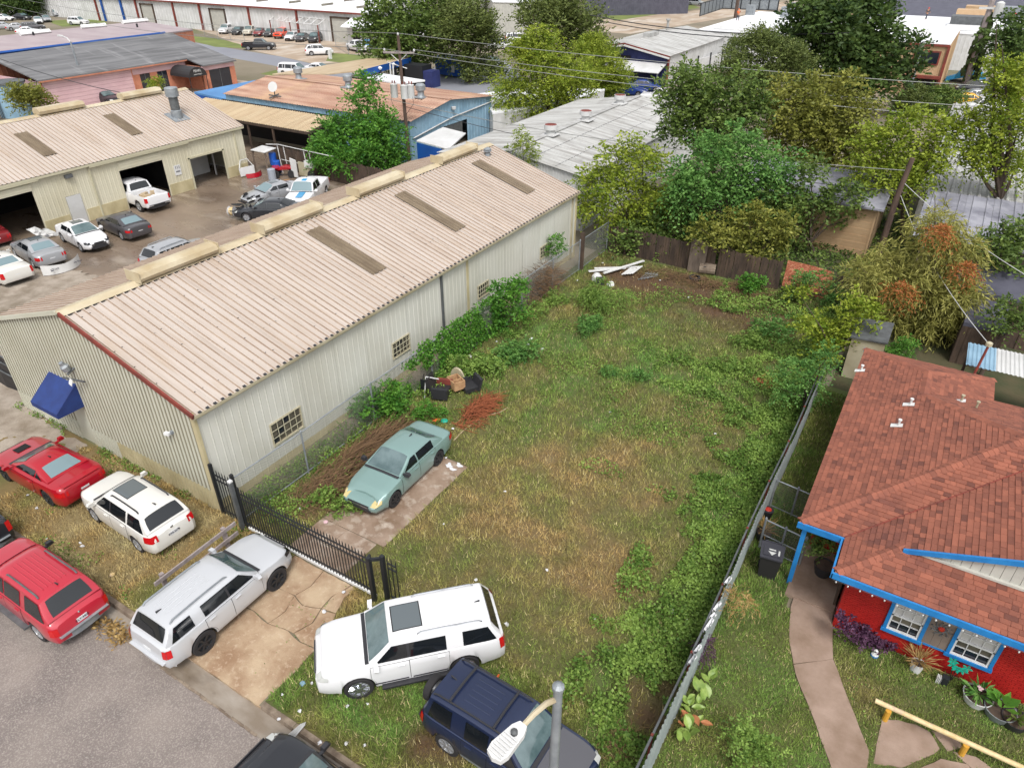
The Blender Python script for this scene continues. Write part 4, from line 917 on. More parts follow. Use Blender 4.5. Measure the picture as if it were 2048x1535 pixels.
for zf, poly, u, v in planes:
 u, v = V3(u), V3(v)
 pu = [(V3(p) @ u, V3(p) @ v) for p in poly]
 vmin, vmax = min(p[1] for p in pu), max(p[1] for p in pu)
 step = .142; k = 0
 while vmin + (k + .2) * step < vmax:
  vm = vmin + (k + .5) * step; xs = []
  for i in range(len(pu)):
   (u0, v0), (u1, v1) = pu[i], pu[(i + 1) % len(pu)]
   if (v0 - vm) * (v1 - vm) < 0: xs.append(u0 + (u1 - u0) * (vm - v0) / (v1 - v0))
  if len(xs) >= 2:
   a, b = min(xs), max(xs); s = a
   while s < b - .03:
    w = rg.choice((.15, .2, .24, .28, .31)); e = min(b, s + w)
    p0 = u * s + v * (vmin + k * step); p1 = u * e + v * (vmin + k * step); q0 = u * s + v * (vmin + (k + 1.05) * step); q1 = u * e + v * (vmin + (k + 1.05) * step)
    th = rg.uniform(.018, .034)
    L3 = lambda p, dz: np.array([p[0], p[1], zf(p[0], p[1]) + dz])
    gap = u * .004
    tabs.append((L3(p0 + gap, -.002), L3(p1 - gap, -.002), L3(q1 - gap, .001), L3(q0 + gap, .001), L3(p0 + gap, th), L3(p1 - gap, th), L3(q1 - gap, .006), L3(q0 + gap, .006)))
    s = e
  k += 1
FQ = ((4, 5, 6, 7), (0, 1, 5, 4), (1, 2, 6, 5), (2, 3, 7, 6), (3, 0, 4, 7))
cpos = V3((0, 0, CAM_H))
tabs.sort(key=lambda t: np.linalg.norm(t[0] - cpos) + (50 if t[0][0] > 5.2 else 0))
hoff = root_off(hs_)
def tint_val(p):
 return min(1, max(0, rg.gauss(.35, .22) + (.35 if rg.random() < .12 else 0)))
def fix(t):
 n = np.cross(t[5] - t[4], t[7] - t[4])
 return [q if n[2] > 0 else q[::-1] for q in FQ]
for t in tabs[:300]:
 v = np.array(t) - hoff; o0 = v.mean(0)
 link('shingle', mesh_np('shingle', v - o0, [tuple(q) for q in fix(t)], MT['shingle'], fattr=[tint_val(t)] * 5), hroof, tuple(o0))
vv = []; ff = []; ta = []
for t in tabs[300:]:
 n = len(vv); vv += [tuple(p - hoff) for p in t]
 ff += [tuple(n + i for i in q) for q in fix(t)]; ta += [tint_val(t)] * 5
tag(link('shingles', mesh_np('shingles', vv, ff, MT['shingle'], fattr=ta), hroof), kind='stuff')
def caps(a, b, w=.17, dz=.03):
 a, b = V3(a), V3(b); L = np.linalg.norm(b - a); d = (b - a) / L; sd = np.cross(d, (0, 0, 1)); sd /= np.linalg.norm(sd)
 n = int(L / .17)
 for i in range(n):
  p = a + d * (i * L / n); q = a + d * ((i + 1.15) * L / n)
  dn = V3((0, 0, .062))
  pts = [p + sd * w - dn + V3((0, 0, dz + .012)), p + V3((0, 0, dz + .02)), p - sd * w - dn + V3((0, 0, dz + .012)), q + sd * w - dn + V3((0, 0, dz)), q + V3((0, 0, dz + .006)), q - sd * w - dn + V3((0, 0, dz))]
  lo = [pp - V3((0, 0, .03)) for pp in pts[:3]]
  v = np.array(pts + lo) - hoff; o0 = v.mean(0)
  f = [(0, 3, 4, 1), (1, 4, 5, 2), (6, 0, 1, 7), (7, 1, 2, 8)]
  link('ridge_cap', mesh_np('ridge_cap', v - o0, f, MT['shingle'], fattr=[min(1, abs(rg.gauss(.25, .22)))] * 4), hroof, tuple(o0))
hp = lambda x, y, f: (x, y, f(x, y))
caps(hp(-.72, 17.33, Zl), hp(4.35, 22.4, Zl)); caps(hp(1.57, 25.18, Zl), hp(4.35, 22.4, Zl)); caps(hp(.53, 15.83, Zw), hp(1.9, 17.2, Zw)); caps(hp(1.57, 26.93, Zl), hp(1.57, 25.18, Zl), .14)
caps(hp(4.35, 22.4, Zb), hp(9, 22.4, Zb)); caps(hp(-.72, 29.22, Zl), hp(1.57, 26.93, Zl)); caps(hp(3.87, 29.22, Zr), hp(1.57, 26.93, Zr))
part('valley', hroof, MT['rusttrim'], lambda mb: mb.tube([(.5, 17.3, 2.63), (5.6, 22.4, 4.415)], .018, 5))
BP = MT['bluepaint']
part('fascia', hs_, BP, lambda mb: (mb.obox((-.78, 17.22, 2.42), (1.28, 0, 0), (0, .06, 0), (0, 0, .19)), mb.obox((.44, 15.72, 2.42), (9, 0, 0), (0, .06, 0), (0, 0, .19)), mb.obox((.42, 15.72, 2.42), (.05, 0, 0), (0, 1.55, 0), (0, 0, .17)), mb.obox((-.78, 29.25, 2.42), (4.7, 0, 0), (0, .05, 0), (0, 0, .17))))
part('gable_fascia', hs_, BP, lambda mb: mb.prism([(1.9, 17.0, 2.99), (5.6, 17.0, 4.28), (5.6, 17.0, 4.46), (1.9, 17.0, 3.13)], (0, .07, 0)))
gab = holder('gable_wall', hs_)
for i in range(16):
 x0 = 2.35 + i * .22; x1 = x0 + .21
 part('siding_board', gab, MT['siding'], lambda mb: mb.prism([(x0, 17.14, 3.1), (x1, 17.14, 3.1), (x1, 17.14, 3.1 + .35 * (x1 - 2.2)), (x0, 17.14, 3.1 + .35 * (x0 - 2.2))], (0, .04, 0)))
part('gable_trim', hs_, MT['siding'], lambda mb: mb.obox((2.2, 17.06, 3.08), (5, 0, 0), (0, .08, 0), (0, 0, .07)))
HY = 16.45
mb = MB()
for (x0, x1, z0, z1) in ((.9, 2.09, 0, 2.45), (4.67, 9, 0, 2.45), (2.09, 4.67, 0, .72), (2.09, 4.67, 1.98, 2.45)):
 mb.obox((x0, HY, z0), (x1 - x0, 0, 0), (0, .15, 0), (0, 0, z1 - z0))
frontw = mb.build('wall', MT['brick'], hs_)
bricks = []
for j in range(33):
 z = j * .0745; x = .9 + (.0 if j % 2 else -.105)
 while x < 6.3:
  a, b = max(.9, x), min(6.3, x + .2)
  x += .21
  if b - a < .04: continue
  if z > .64 and z < 1.96 and a < 4.69 and b > 2.07:
   if a < 2.07 - .05: b = 2.07
   elif b > 4.69 + .05: a = 4.69
   else: continue
  bricks.append((a, b, z))
bricks.sort(key=lambda q: (q[0] > 5.2, -q[2]))
bme = {}
for (a, b, z) in bricks[:300]:
 w = round(b - a, 3)
 if w not in bme:
  m = MB(); m.box((0, 0, 0), (w, .03, .064)); bme[w] = mesh_np('brick', m.v, m.f, MT['brick'])
 o = link('brick', bme[w], frontw, tuple(V3(((a + b) / 2, HY - .006 + rg.uniform(-.003, .003), z + .037)) - hoff))
mb = MB()
for (a, b, z) in bricks[300:]: mb.box(((a + b) / 2, HY - .006 + rg.uniform(-.003, .003), z + .037), (b - a, .03, .064))
tag(mb.build('bricks', MT['brick'], frontw), kind='stuff')
part('wall', hs_, MT['brick'], lambda mb: (mb.box((.975, 18, 1.22), (.15, 2.8, 2.44)), mb.box((.3, 19.4, 1.22), (1.3, .15, 2.44)), mb.box((-.3, 24.3, 1.22), (.15, 9.8, 2.44)), mb.box((1.6, 29.1, 1.22), (4, .15, 2.44))))
part('porch_ceiling', hs_, BP, lambda mb: mb.box((.1, 18.3, 2.4), (1.5, 2.1, .04)))
part('porch_post', hs_, BP, lambda mb: mb.box((-.55, 17.45, 1.22), (.13, .13, 2.4)))
part('porch_post', hs_, MT['darkwood'], lambda mb: mb.box((.8, 17.6, .6), (.06, .9, 1.2)))
part('porch_floor', hs_, MT['walk'], lambda mb: mb.box((.15, 18.1, .06), (1.4, 2.5, .12)))
part('side_trim', hs_, BP, lambda mb: (mb.box((-.42, 23.2, 1.5), (.06, 2.9, .1)), mb.box((-.42, 21.7, 1.3), (.06, .1, 1.8)), mb.box((-.62, 23.2, 2.2), (.1, 3.0, .16))))
sidep = part('side_panel', hs_, MT['taupe'], lambda mb: mb.box((-.46, 23.2, 1.6), (.05, 2.7, 1.3)))
for (x0, x1) in ((2.16, 2.93), (3.72, 4.6)):
 w = part('window', hs_, BP, lambda mb: (mb.box((x0 - .05, HY - .04, 1.36), (.09, .1, 1.28)), mb.box((x1 + .05, HY - .04, 1.36), (.09, .1, 1.28)), mb.box(((x0 + x1) / 2, HY - .05, .75), (x1 - x0 + .24, .14, .1)), mb.box(((x0 + x1) / 2, HY - .03, 1.97), (x1 - x0 + .2, .1, .08))))
 zc = 1.36
 part('frame', w, MT['white'], lambda mb: ([mb.box((x, HY - .03, zc), (.05, .06, 1.14)) for x in (x0 + .02, x1 - .02)] + [mb.box(((x0 + x1) / 2, HY - .03 - (.02 if z < 1.3 else 0), z), (x1 - x0, .06, .05)) for z in (.82, zc, 1.9)] + [mb.box((x0 + (x1 - x0) * k / 3, HY - .015, zc), (.02, .03, 1.1)) for k in (1, 2)] + [mb.box(((x0 + x1) / 2, HY - .015, z), (x1 - x0, .03, .018)) for z in (1.1, 1.63)]))
 for i in range(3):
  for j in range(4):
   part('pane', w, MT['blind'] if j > 1 else (MT['wglass'] if j == 1 else MT['glassdark']), lambda mb: mb.box((x0 + (i + .5) * (x1 - x0) / 3, HY + .005, .84 + (j + .5) * .265), ((x1 - x0) / 3 - .015, .01, .25)))
pnl = part('window_panel', hs_, MT['taupe'], lambda mb: [mb.box((3.03 + .2 * (i + .5), HY - .02, 1.33), (.195, .06, 1.1)) for i in range(3)])
part('panel_frame', pnl, BP, lambda mb: (mb.box((3.33, HY - .03, .76), (.7, .07, .06)), mb.box((3.33, HY - .03, 1.93), (.7, .07, .06))))
so = thing('sun_ornament', 'metal sun ornament with red centre on the taupe panel', 'ornament', (3.33, HY - .09, 1.5))
part('centre', so, MT['terracotta'], lambda mb: mb.lathe([(.01, .05), (.06, .04), (.085, 0)], 12, (3.33, HY - .06, 1.5), (0, -1, 0)))
def rays(mb):
 for i in range(10):
  a = 2 * math.pi * i / 10
  pts = [(3.33 + math.cos(a + .25 * math.sin(k * 1.6)) * r, HY - .07, 1.5 + math.sin(a + .25 * math.sin(k * 1.6)) * r) for k, r in enumerate((.09, .14, .19, .24, .28))]
  mb.tube(pts, [.018, .02, .016, .012, .004], 4)
part('rays', so, MT['steeldark'], rays)
sl_ = thing('string_lights', 'string of small white bulbs hung along the blue eave', 'string lights', (.5, 15.7, 2.4))
for i in range(26):
 x = .55 + i * .17 if False else .6 + i * .3
 if x > 5.6: break
 part('bulb', sl_, MT['white'], lambda mb: mb.lathe([(.004, .03), (.02, .02), (.024, -.01), (.012, -.04)], 6, (x, 15.71, 2.37)))
part('wire', sl_, MT['plastic'], lambda mb: mb.tube([(.5, 15.70, 2.41), (5.8, 15.70, 2.41)], .006, 4))
for (px, py) in ((1722, 738), (1820, 806), (1796, 848), (1922, 799), (1952, 812)):
 p = atp(px, py + 4, (-.75, 20, 2.6), V3((-SLP, 0, 1)) / math.hypot(SLP, 1)) if px < 1850 else atp(px, py + 4, (4, 22.4, 4.385), V3((0, SLP, 1)) / math.hypot(SLP, 1))
 vp = part('vent_pipe', hroof, MT['white'] if px < 1850 else MT['trim'], lambda mb: (mb.lathe([(.035, -.05), (.035, .2), (.06, .2), (.06, .25)], 8, p + V3((0, 0, .03))),))
 if px < 1930: part('flashing', vp, MT['white'], lambda mb: mb.obox(p + V3((-.22, -.1, -.045)), (.34, 0, .119), (0, .2, 0), (0, 0, .02)))
pr = thing('patio_roof', 'pale corrugated patio roof behind the shingle house', 'roof', (4.2, 29, 0))
rf = holder('roof', pr)
for i, (x0, w, mm) in enumerate(((2.85, 1.0, 'bluewall'), (3.85, 1.1, 'palewhite'), (4.95, 1.1, 'galv'), (6.05, 1.1, 'palewhite'), (7.15, 1.1, 'galv'))):
 mb = MB(); ribpanel(mb, (x0, 26.6 + .02 * i if x0 > 3.9 else 29.6, 2.75 + .012 * (i % 2) - .0), (1, 0, 0), (0, .996, -.02), (0, .02, 1), 0, w + .03, 0, 5.2 - (0 if x0 > 3.9 else 3.0), pitch=.15, h=.025, bw=.05, tw=.02); mb.build('roof_sheet', MT[mm], rf)
part('post', pr, MT['darkwood'], lambda mb: mb.box((3.0, 31.6, 1.35), (.1, .1, 2.7))); part('post', pr, MT['darkwood'], lambda mb: mb.box((8.0, 31.6, 1.35), (.1, .1, 2.7)))
ms = thing('service_mast', 'rusty electric service mast standing through the patio roof', 'mast', (3.25, 29.4, 2.6))
part('pipe', ms, MT['rusttrim'], lambda mb: mb.tube([(3.2, 29.35, 2.5), (3.3, 29.5, 3.75)], .05)); part('weatherhead', ms, MT['trim'], lambda mb: mb.lathe([(.05, 0), (.12, .03), (.12, .16), (.05, .2)], 8, (3.3, 29.5, 3.75)))
# -- FENCES
def picket_run(t, x0, x1, y, z0, z1, pitch=.125, m='iron'):
 n = max(2, int((x1 - x0) / pitch)); ms_ = MB(); ms_.box((0, 0, 0), (.024, .024, z1 - z0)); ms_.lathe([(.02, 0), (.002, .09)], 4, (0, 0, (z1 - z0) / 2))
 me = mesh_np('picket', ms_.v, ms_.f, MT[m]); off = root_off(t)
 for i in range(n + 1):
  link('picket', me, t, tuple(V3((x0 + (x1 - x0) * i / n, y, (z0 + z1) / 2)) - off))
 for z in (z0 + .18, z1 - .16, z1 - .36):
  part('rail', t, MT[m], lambda mb: mb.box(((x0 + x1) / 2, y, z), (x1 - x0, .035, .04)))
ig = thing('sliding_gate', 'long black iron picket gate across the driveway', 'gate', (-14, 10.3, 0))
picket_run(ig, -16.75, -11.2, 10.3, .1, 1.75)
part('bottom_rail', ig, MT['white'], lambda mb: mb.box((-13.9, 10.3, .1), (5.6, .07, .09)))
for x in (-16.78, -11.15): part('end_post', ig, MT['iron'], lambda mb: mb.box((x, 10.3, .95), (.06, .06, 1.75)))
fl = thing('picket_fence', 'short black picket fence between warehouse corner and gate', 'fence', (-17.7, 10.35, 0))
picket_run(fl, -18.0, -17.15, 10.38, .05, 1.95)
for x in (-18.1, -17.05): part('post', fl, MT['iron'], lambda mb: mb.box((x, 10.38, 1.1), (.1, .1, 2.2)))
gp = thing('gate_post', 'grey steel gate post with white cap beside the warehouse corner', 'post', (-16.9, 10.2, 0))
part('tube', gp, MT['steeldark'], lambda mb: mb.box((-16.92, 10.2, 1.05), (.12, .12, 2.1))); part('cap', gp, MT['white'], lambda mb: mb.box((-16.92, 10.2, 2.1), (.13, .13, .06)))
g2 = thing('gate_post', 'black double post at the right end of the sliding gate', 'post', (-11.0, 10.25, 0))
part('tube', g2, MT['iron'], lambda mb: mb.box((-11.05, 10.15, .95), (.12, .12, 1.9))); part('tube', g2, MT['iron'], lambda mb: mb.box((-10.75, 10.4, .95), (.12, .12, 1.9))); part('bracket', g2, MT['iron'], lambda mb: mb.obox((-11.1, 10.12, 1.78), (.32, .26, 0), (.05, -.05, 0), (0, 0, .1)))
f3 = thing('picket_fence', 'three black pickets right of the double gate post', 'fence', (-10.5, 10.5, 0))
picket_run(f3, -10.62, -10.3, 10.45, .05, 1.8, .12)
def chainlink(name, label, posts, h, seedmesh=True, mid=False, group=None, sag=0.0, top=True, bot=True, pitch=.075):
 t = thing(name, label, 'fence', (posts[0][0], posts[0][1], 0), 0, group)
 for (x, y) in posts:
  part('post', t, MT['steel'], lambda mb: (mb.tube([(x, y, 0), (x, y, h + .06)], .035, 8), mb.lathe([(.045, 0), (.02, .05)], 6, (x, y, h + .05))))
 mm = MB()
 for (a, b) in zip(posts, posts[1:]):
  a, b = V3((*a, 0)), V3((*b, 0)); L = np.linalg.norm(b - a); d = (b - a) / L
  if top: part('top_rail', t, MT['steel'], lambda mb: mb.tube([a + V3((0, 0, h)), b + V3((0, 0, h))], .024, 6))
  if bot: part('bottom_rail', t, MT['steel'], lambda mb: mb.tube([a + V3((0, 0, .12)), b + V3((0, 0, .12))], .02, 6))
  if mid: part('middle_rail', t, MT['steel'], lambda mb: mb.tube([a + V3((0, 0, h / 2)), b + V3((0, 0, h / 2))], .02, 6))
  n = int((L + h) / pitch); nr = np.cross(d, (0, 0, 1)); wd = .0035
  for sgn in (1, -1):
   for i in range(n):
    s0 = -h + i * pitch
    lo, hi = max(0, s0), min(L, s0 + h)
    if hi <= lo: continue
    z0, z1 = (lo - s0), (hi - s0)
    if sgn < 0: z0, z1 = h - z0, h - z1
    p, q = a + d * lo + V3((0, 0, z0 + .02)), a + d * hi + V3((0, 0, z1 + .02))
    k = nr * wd; w = np.cross((q - p) / np.linalg.norm(q - p), nr) * wd
    mm.poly([p - w, p + w, q + w, q - w]); mm.poly([p - k, p + k, q + k, q - k])
 o = mm.build('chain_link_mesh', MT['chain'], t); o['kind'] = 'stuff'
 return t
chainlink('chain_link_fence', 'tall chain link fence along the ivory warehouse wall', [(-17.2, 10.4), (-17.15, 13.5), (-17.2, 17.3), (-17.15, 21.2), (-17.15, 25.1), (-17.1, 29.0), (-17.1, 32.4), (-17.05, 35.6), (-17.0, 39.4)], 1.9)
part('board_post', [o for o in bpy.data.objects if o.name == 'chain_link_fence'][0], MT['darkwood'], lambda mb: mb.box((-16.95, 35.7, 1.2), (.28, .06, 2.4)))
chainlink('chain_link_gate', 'small chain link gate between metal fence and blue porch post', [(-1.75, 18.45), (-1.1, 18.35), (-.45, 18.25)], 1.25, mid=True)
chainlink('chain_link_fence', 'short chain link run behind the wheeled bin by the house', [(-1.95, 20.6), (-1.2, 20.5), (-.55, 20.4)], 1.25)
chainlink('chain_link_fence', 'chain link fence around the distant row of parked cars', [tuple(at(*p)[:2]) for p in ((385, 70), (410, 72), (437, 80), (462, 82), (490, 86))], 2.0, pitch=.6)
chainlink('chain_link_fence', 'chain link fence around the white pickup by the far street', [tuple(at(*p)[:2]) for p in ((672, 94), (698, 110), (740, 113), (775, 118))], 2.0, pitch=.6)
mf = thing('metal_fence', 'grey corrugated metal fence with red backing between lot and house', 'fence', (-2.05, 8, 0))
y = 6.6; i = 0
FT = lambda y: 1.72 + .05 * math.sin(y * 1.3)
FXo = lambda y: -2.02 + .025 * math.sin(y * .6)
while y < 28.4:
 y1 = y + .92
 mb = MB(); a, b = V3((FXo(y), y, .06)), V3((FXo(y1), y1, .06)); d = (b - a) / np.linalg.norm(b - a); nr = np.cross(d, (0, 0, 1))
 ribpanel(mb, a + nr * (.012 * (i % 2)), d, (.03, 0, 1), nr, 0, np.linalg.norm(b - a) + .03, 0, FT(y) + rg.uniform(-.05, .05), pitch=.15, h=.025, bw=.05, tw=.02)
 mb.build('metal_sheet', MT['fencemetal'], mf); y = y1; i += 1
for k in range(9):
 y = 7 + k * 2.6
 part('post', mf, MT['rusttrim'], lambda mb: mb.box((FXo(y) - .07, y, .8), (.06, .06, 1.6)))
part('rail', mf, MT['steeldark'], lambda mb: [mb.obox((FXo(7 + k) - .09, 7 + k, 1.5), (FXo(8 + k) - FXo(7 + k), 1, 0), (.05, 0, 0), (0, 0, .06)) for k in range(0, 21)])
for (y, s) in ((13.9, .36), (13.2, .5), (11.9, .35), (14.9, .3), (12.3, .28), (13.55, .18)):
 part('torn_wrap', mf, MT['paper'], lambda mb: mb.grid([[(FXo(y) + .05 * math.cos(j * 1.1) + .02 * i, y + (i / 3 - .5) * s, FT(y) - .13 + .13 * math.sin(j * .7 + .4) + rg.uniform(-.02, .02)) for j in range(5)] for i in range(4)]))
def board_fence(name, label, a, b, h, m, w=.15, lean=0.0, skip=0.0):
 a, b = V3((*a, 0)), V3((*b, 0)); L = np.linalg.norm(b - a); d = (b - a) / L; nr = np.cross(d, (0, 0, 1))
 t = thing(name, label, 'fence', (a[0], a[1], 0)); n = min(300, int(L / w)); w = L / n
 for i in range(n):
  if rg.random() < skip: continue
  hh = h + rg.uniform(-.07, .05); p = a + d * (i * w)
  mb = MB(); mb.obox(p + nr * rg.uniform(-.012, .012), d * (w - .012), nr * .02, V3((0, 0, hh)) + d * rg.uniform(-.03, .03) + nr * lean); mb.build('board', MT[m], t)
 for z in (.35, h - .3): part('rail', t, MT[m], lambda mb: mb.obox(a - nr * .05 + V3((0, 0, z)), d * L, nr * .04, (0, 0, .09)))
 return t
board_fence('board_fence', 'dark weathered board fence behind the wrecked cars', (-49.6, 42.0), (-36.5, 41.2), 1.85, 'darkwood')
board_fence('board_fence', 'old brown board fence along the rear of the grass lot', (-16.9, 39.5), (-6.2, 39.1), 1.7, 'darkwood', skip=.06)
board_fence('board_fence', 'low brown board fence behind the willow-like tree', (-3.5, 39.2), (1.8, 38.6), 1.6, 'darkwood')
t = thing('osb_panel', 'orange-red chipboard panel leaning in the rear fence', 'panel', (-4.9, 39.2, 0))
part('sheet', t, MT['osb'], lambda mb: mb.obox((-6.05, 39.25, .1), (1.22, .02, -.05), (0, .25, 1.6), (0, -.03, .005))); part('sheet', t, MT['osb'], lambda mb: mb.obox((-4.8, 39.27, .05), (1.22, .0, -.12), (0, .25, 1.6), (0, -.03, .005))); part('batten', t, MT['darkwood'], lambda mb: mb.box((-4.9, 39.1, .25), (2.5, .06, .1)))
t = thing('mortar_panel', 'tall weathered board panel leaning at the rear fence', 'panel', (-10.9, 39.2, 0)); part('sheet', t, MT['wood'], lambda mb: mb.obox((-11.5, 38.95, 0), (1.0, 0, 0), (0, .12, 2.0), (0, .04, 0)))
t['label'] = 'grey brown board sheet standing at the rear fence'; t.name = 'board_sheet'
t = thing('rail_fence', 'low grey two-rail timber barrier between the parked cars', 'fence', (-16.85, 8.2, 0))
ra, rb = V3((-16.55, 6.75, 0)), V3((-16.6, 9.75, 0))
for z in (.78, .36): part('rail', t, MT['greywood'], lambda mb: mb.obox(ra + V3((.06, 0, z)), rb - ra, (.045, 0, 0), (0, 0, .14)))
for y in (7.1, 9.35): part('post', t, MT['greywood'], lambda mb: mb.box((-16.62, y, .45), (.12, .12, .92)))
# -- POLES, LAMPS, WIRES
def street_lamp(name, label, base, h, arm, headm='palewhite', r=.07):
 b = V3(base); t = thing(name, label, 'street lamp', b)
 part('pole', t, MT['steel'], lambda mb: mb.tube([b, b + V3((0, 0, h))], [r * 1.25, r * .8], 10), smooth=True)
 return t, b
t, b = street_lamp('street_lamp', 'galvanised street lamp with curved arm above the blue car', (-2.62, 5.55, 0), 8.05, None, r=.085)
part('cap', t, MT['steel'], lambda mb: mb.lathe([(.09, 0), (.09, .06), (.04, .1), (.005, .11)], 10, b + V3((0, 0, 8.0))))
tip = V3((-3.28, 4.86, 8.0))
arm = [b + V3((-.03, -.06, 7.78)), b + V3((-.06, -.25, 7.92)), b + V3((-.11, -.5, 7.97)), b + V3((-.16, -.76, 7.97))]
part('arm', t, MT['ridge'], lambda mb: mb.tube(arm, [.045, .045, .042, .04], 8), smooth=True)
hd = V3((-.18, -.98, 0)); hd /= np.linalg.norm(hd); sdv = V3((-hd[1], hd[0], 0)); o_ = arm[-1]
head = part('lamp_head', t, MT['white'], lambda mb: mb.prism([o_ + hd * a + sdv * w - V3((0, 0, .05)) for a, w in ((-.05, -.06), (.06, -.11), (.42, -.15), (.54, -.12), (.58, 0), (.54, .12), (.42, .15), (.06, .11), (-.05, .06))], (0, 0, .09)))
part('cooling_fins', head, MT['palewhite'], lambda mb: [mb.obox(o_ + hd * (.2 + i * .052) - sdv * .11 + V3((0, 0, .04)), hd * .02, sdv * .22, (0, 0, .03)) for i in range(7)])
part('photocell', head, MT['steeldark'], lambda mb: mb.lathe([(.05, 0), (.05, .05), (.02, .08)], 10, o_ + hd * .14 + V3((0, 0, .04))))
for (lab, bp, hh, tp) in (('slim lamp post with curved arm before the pink office', (178, 205), 6.6, (133, 127)), ('tall grey lamp post beside the beige tower', (1808, 222), 6.6, (1848, 100))):
 b = at(*bp); t, b = street_lamp('lamp_post', lab, b, hh, None, r=.12)
 top = b + V3((0, 0, hh)); dv = V3((-1, .1, 0)) if tp[0] < 500 else V3((.3, -.3, 0))
 part('arm', t, MT['palewhite'], lambda mb: mb.tube([top, top + dv * .6 + V3((0, 0, .35)), top + dv * 1.8 + V3((0, 0, .5))], .07, 6)); part('lamp_head', t, MT['white'], lambda mb: mb.obox(top + dv * 1.6 + V3((-.1, -.15, .42)), dv * .9, (0, .3, 0), (0, 0, .14)))
def sagwire(a, b, sag, n=14):
 a, b = V3(a), V3(b)
 return [a + (b - a) * k / n - V3((0, 0, 4 * sag * (k / n) * (1 - k / n))) for k in range(n + 1)]
P1 = V3((-39.6, 47.9, 0))
u1 = thing('utility_pole', 'wooden utility pole with crossarm and three grey transformers', 'utility pole', P1)
ptop = P1 + V3((-.25, .1, 10.3))
part('pole', u1, MT['pole'], lambda mb: mb.tube([P1, ptop], [.17, .12], 10), smooth=True)
xa_ = V3((.93, .36, 0)) * 1.3
part('crossarm', u1, MT['greywood'], lambda mb: mb.obox(ptop + V3((0, 0, -1.3)) - xa_ - V3((.05, .05, 0)), xa_ * 2, (.1, -.1, 0), (0, 0, .14)))
part('braces', u1, MT['palewhite'], lambda mb: [mb.tube([ptop + V3((0, -.1, -1.9)), ptop + xa_ * s * .55 + V3((0, -.1, -1.3))], .03, 4) for s in (-1, 1)])
part('insulators', u1, MT['palewhite'], lambda mb: [mb.lathe([(.05, 0), (.09, .08), (.05, .2)], 8, ptop + V3(o)) for o in ((0, 0, 0), tuple(xa_ * .95 + V3((0, 0, -1.15))), tuple(-xa_ * .95 + V3((0, 0, -1.15))))])
part('fuse_switch', u1, MT['palewhite'], lambda mb: [mb.tube([ptop + V3((-.9 + k * .3, -.2, -2.1)), ptop + V3((-.8 + k * .3, -.35, -2.9))], .06, 6) for k in range(2)] + [mb.tube([ptop + V3((-1.2, -.2, -2.0)), ptop + V3((.5, .2, -2.4))], .04, 5)])
for (ox, oy) in ((-.62, -.3), (.42, -.28), (.78, .12)):
 tr = part('transformer', u1, MT['palewhite'], lambda mb: mb.lathe([(.05, 0), (.29, .03), (.29, 1.0), (.31, 1.05), (.1, 1.12)], 14, ptop + V3((ox, oy, -4.65))), smooth=True)
 part('bushings', tr, MT['rusttrim'], lambda mb: [mb.lathe([(.04, 0), (.06, .1), (.03, .25)], 6, ptop + V3((ox + s * .13, oy, -3.55))) for s in (-1, 1)])
part('drop_wires', u1, MT['plastic'], lambda mb: [mb.tube([ptop + V3((-.9, -.3, -3.6)), ptop + V3((-1.0, -.3, -4.9)), ptop + V3((-.5, -.2, -6.3)), ptop + V3((.1, -.2, -6.6))], .02, 4), mb.tube([ptop + V3((.9, 0, -3.6)), ptop + V3((1.1, 0, -5.0)), ptop + V3((.3, -.1, -5.9))], .02, 4)])
P2 = V3((-2.0, 46.2, 0))
u2 = thing('utility_pole', 'leaning dark wooden pole with broken top among the right hand trees', 'utility pole', P2)
part('pole', u2, MT['pole'], lambda mb: mb.tube([P2, P2 + V3((.05, .2, 4)), P2 + V3((.25, .4, 6.3))], [.19, .17, .14], 10), smooth=True)
P3 = at(1462, 92); u3 = thing('utility_pole', 'tall vine-touched pole before the white flat roofs', 'utility pole', P3); part('pole', u3, MT['pole'], lambda mb: mb.tube([P3, P3 + V3((0, 0, 14))], [.35, .28], 8))
P4 = at(1930, 172); u4 = thing('utility_pole', 'vine-covered pole with one transformer at the far right', 'utility pole', P4); part('pole', u4, MT['greywood'], lambda mb: mb.tube([P4, P4 + V3((0, 0, 13))], [.4, .3], 8)); part('transformer', u4, MT['palewhite'], lambda mb: mb.lathe([(.1, 0), (.5, .05), (.5, 1.6), (.2, 1.8)], 10, P4 + V3((1.0, -.3, 8.2)))); part('crossarm', u4, MT['palewhite'], lambda mb: mb.box(P4 + V3((0, -.4, 9.2)), (2.4, .2, .25), .2)); part('vines', u4, LEAF['olive'], lambda mb: [mb.obox(P4 + V3((rg.uniform(-.8, .8) * (1.4 - z / 9), rg.uniform(-.6, .6), z)), (rg.uniform(.2, .5), .1, .2), (-.1, .3, .1), (0, .1, .5)) for z in np.linspace(.2, 8, 130)])
wl_ = [('top', ptop + V3((0, 0, .15)), (32, 62, 9.6), 1.0), ('a', ptop + xa_ * .95 + V3((0, 0, -1.0)), (32, 60.5, 8.7), 1.1), ('b', ptop - xa_ * .95 + V3((0, 0, -1.0)), (32, 59, 8.2), 1.3), ('c', ptop + V3((0, 0, .15)), (-150, 68, 10), 1.5), ('d', ptop - xa_ * .95 + V3((0, 0, -1.0)), (-150, 65, 9.5), 1.6)]
for nm, a, b, s in wl_:
 lab = {'top': 'topmost power line running right from the transformer pole', 'a': 'power line from the right crossarm end to the far right', 'b': 'lowest power line running right from the crossarm', 'c': 'power line running left from the pole top', 'd': 'power line running left from the crossarm end'}[nm]
 mb = MB(); mb.tube(sagwire(a, b, s), .022, 4); tag(mb.build('power_line', MT['chain']), lab, 'power line')
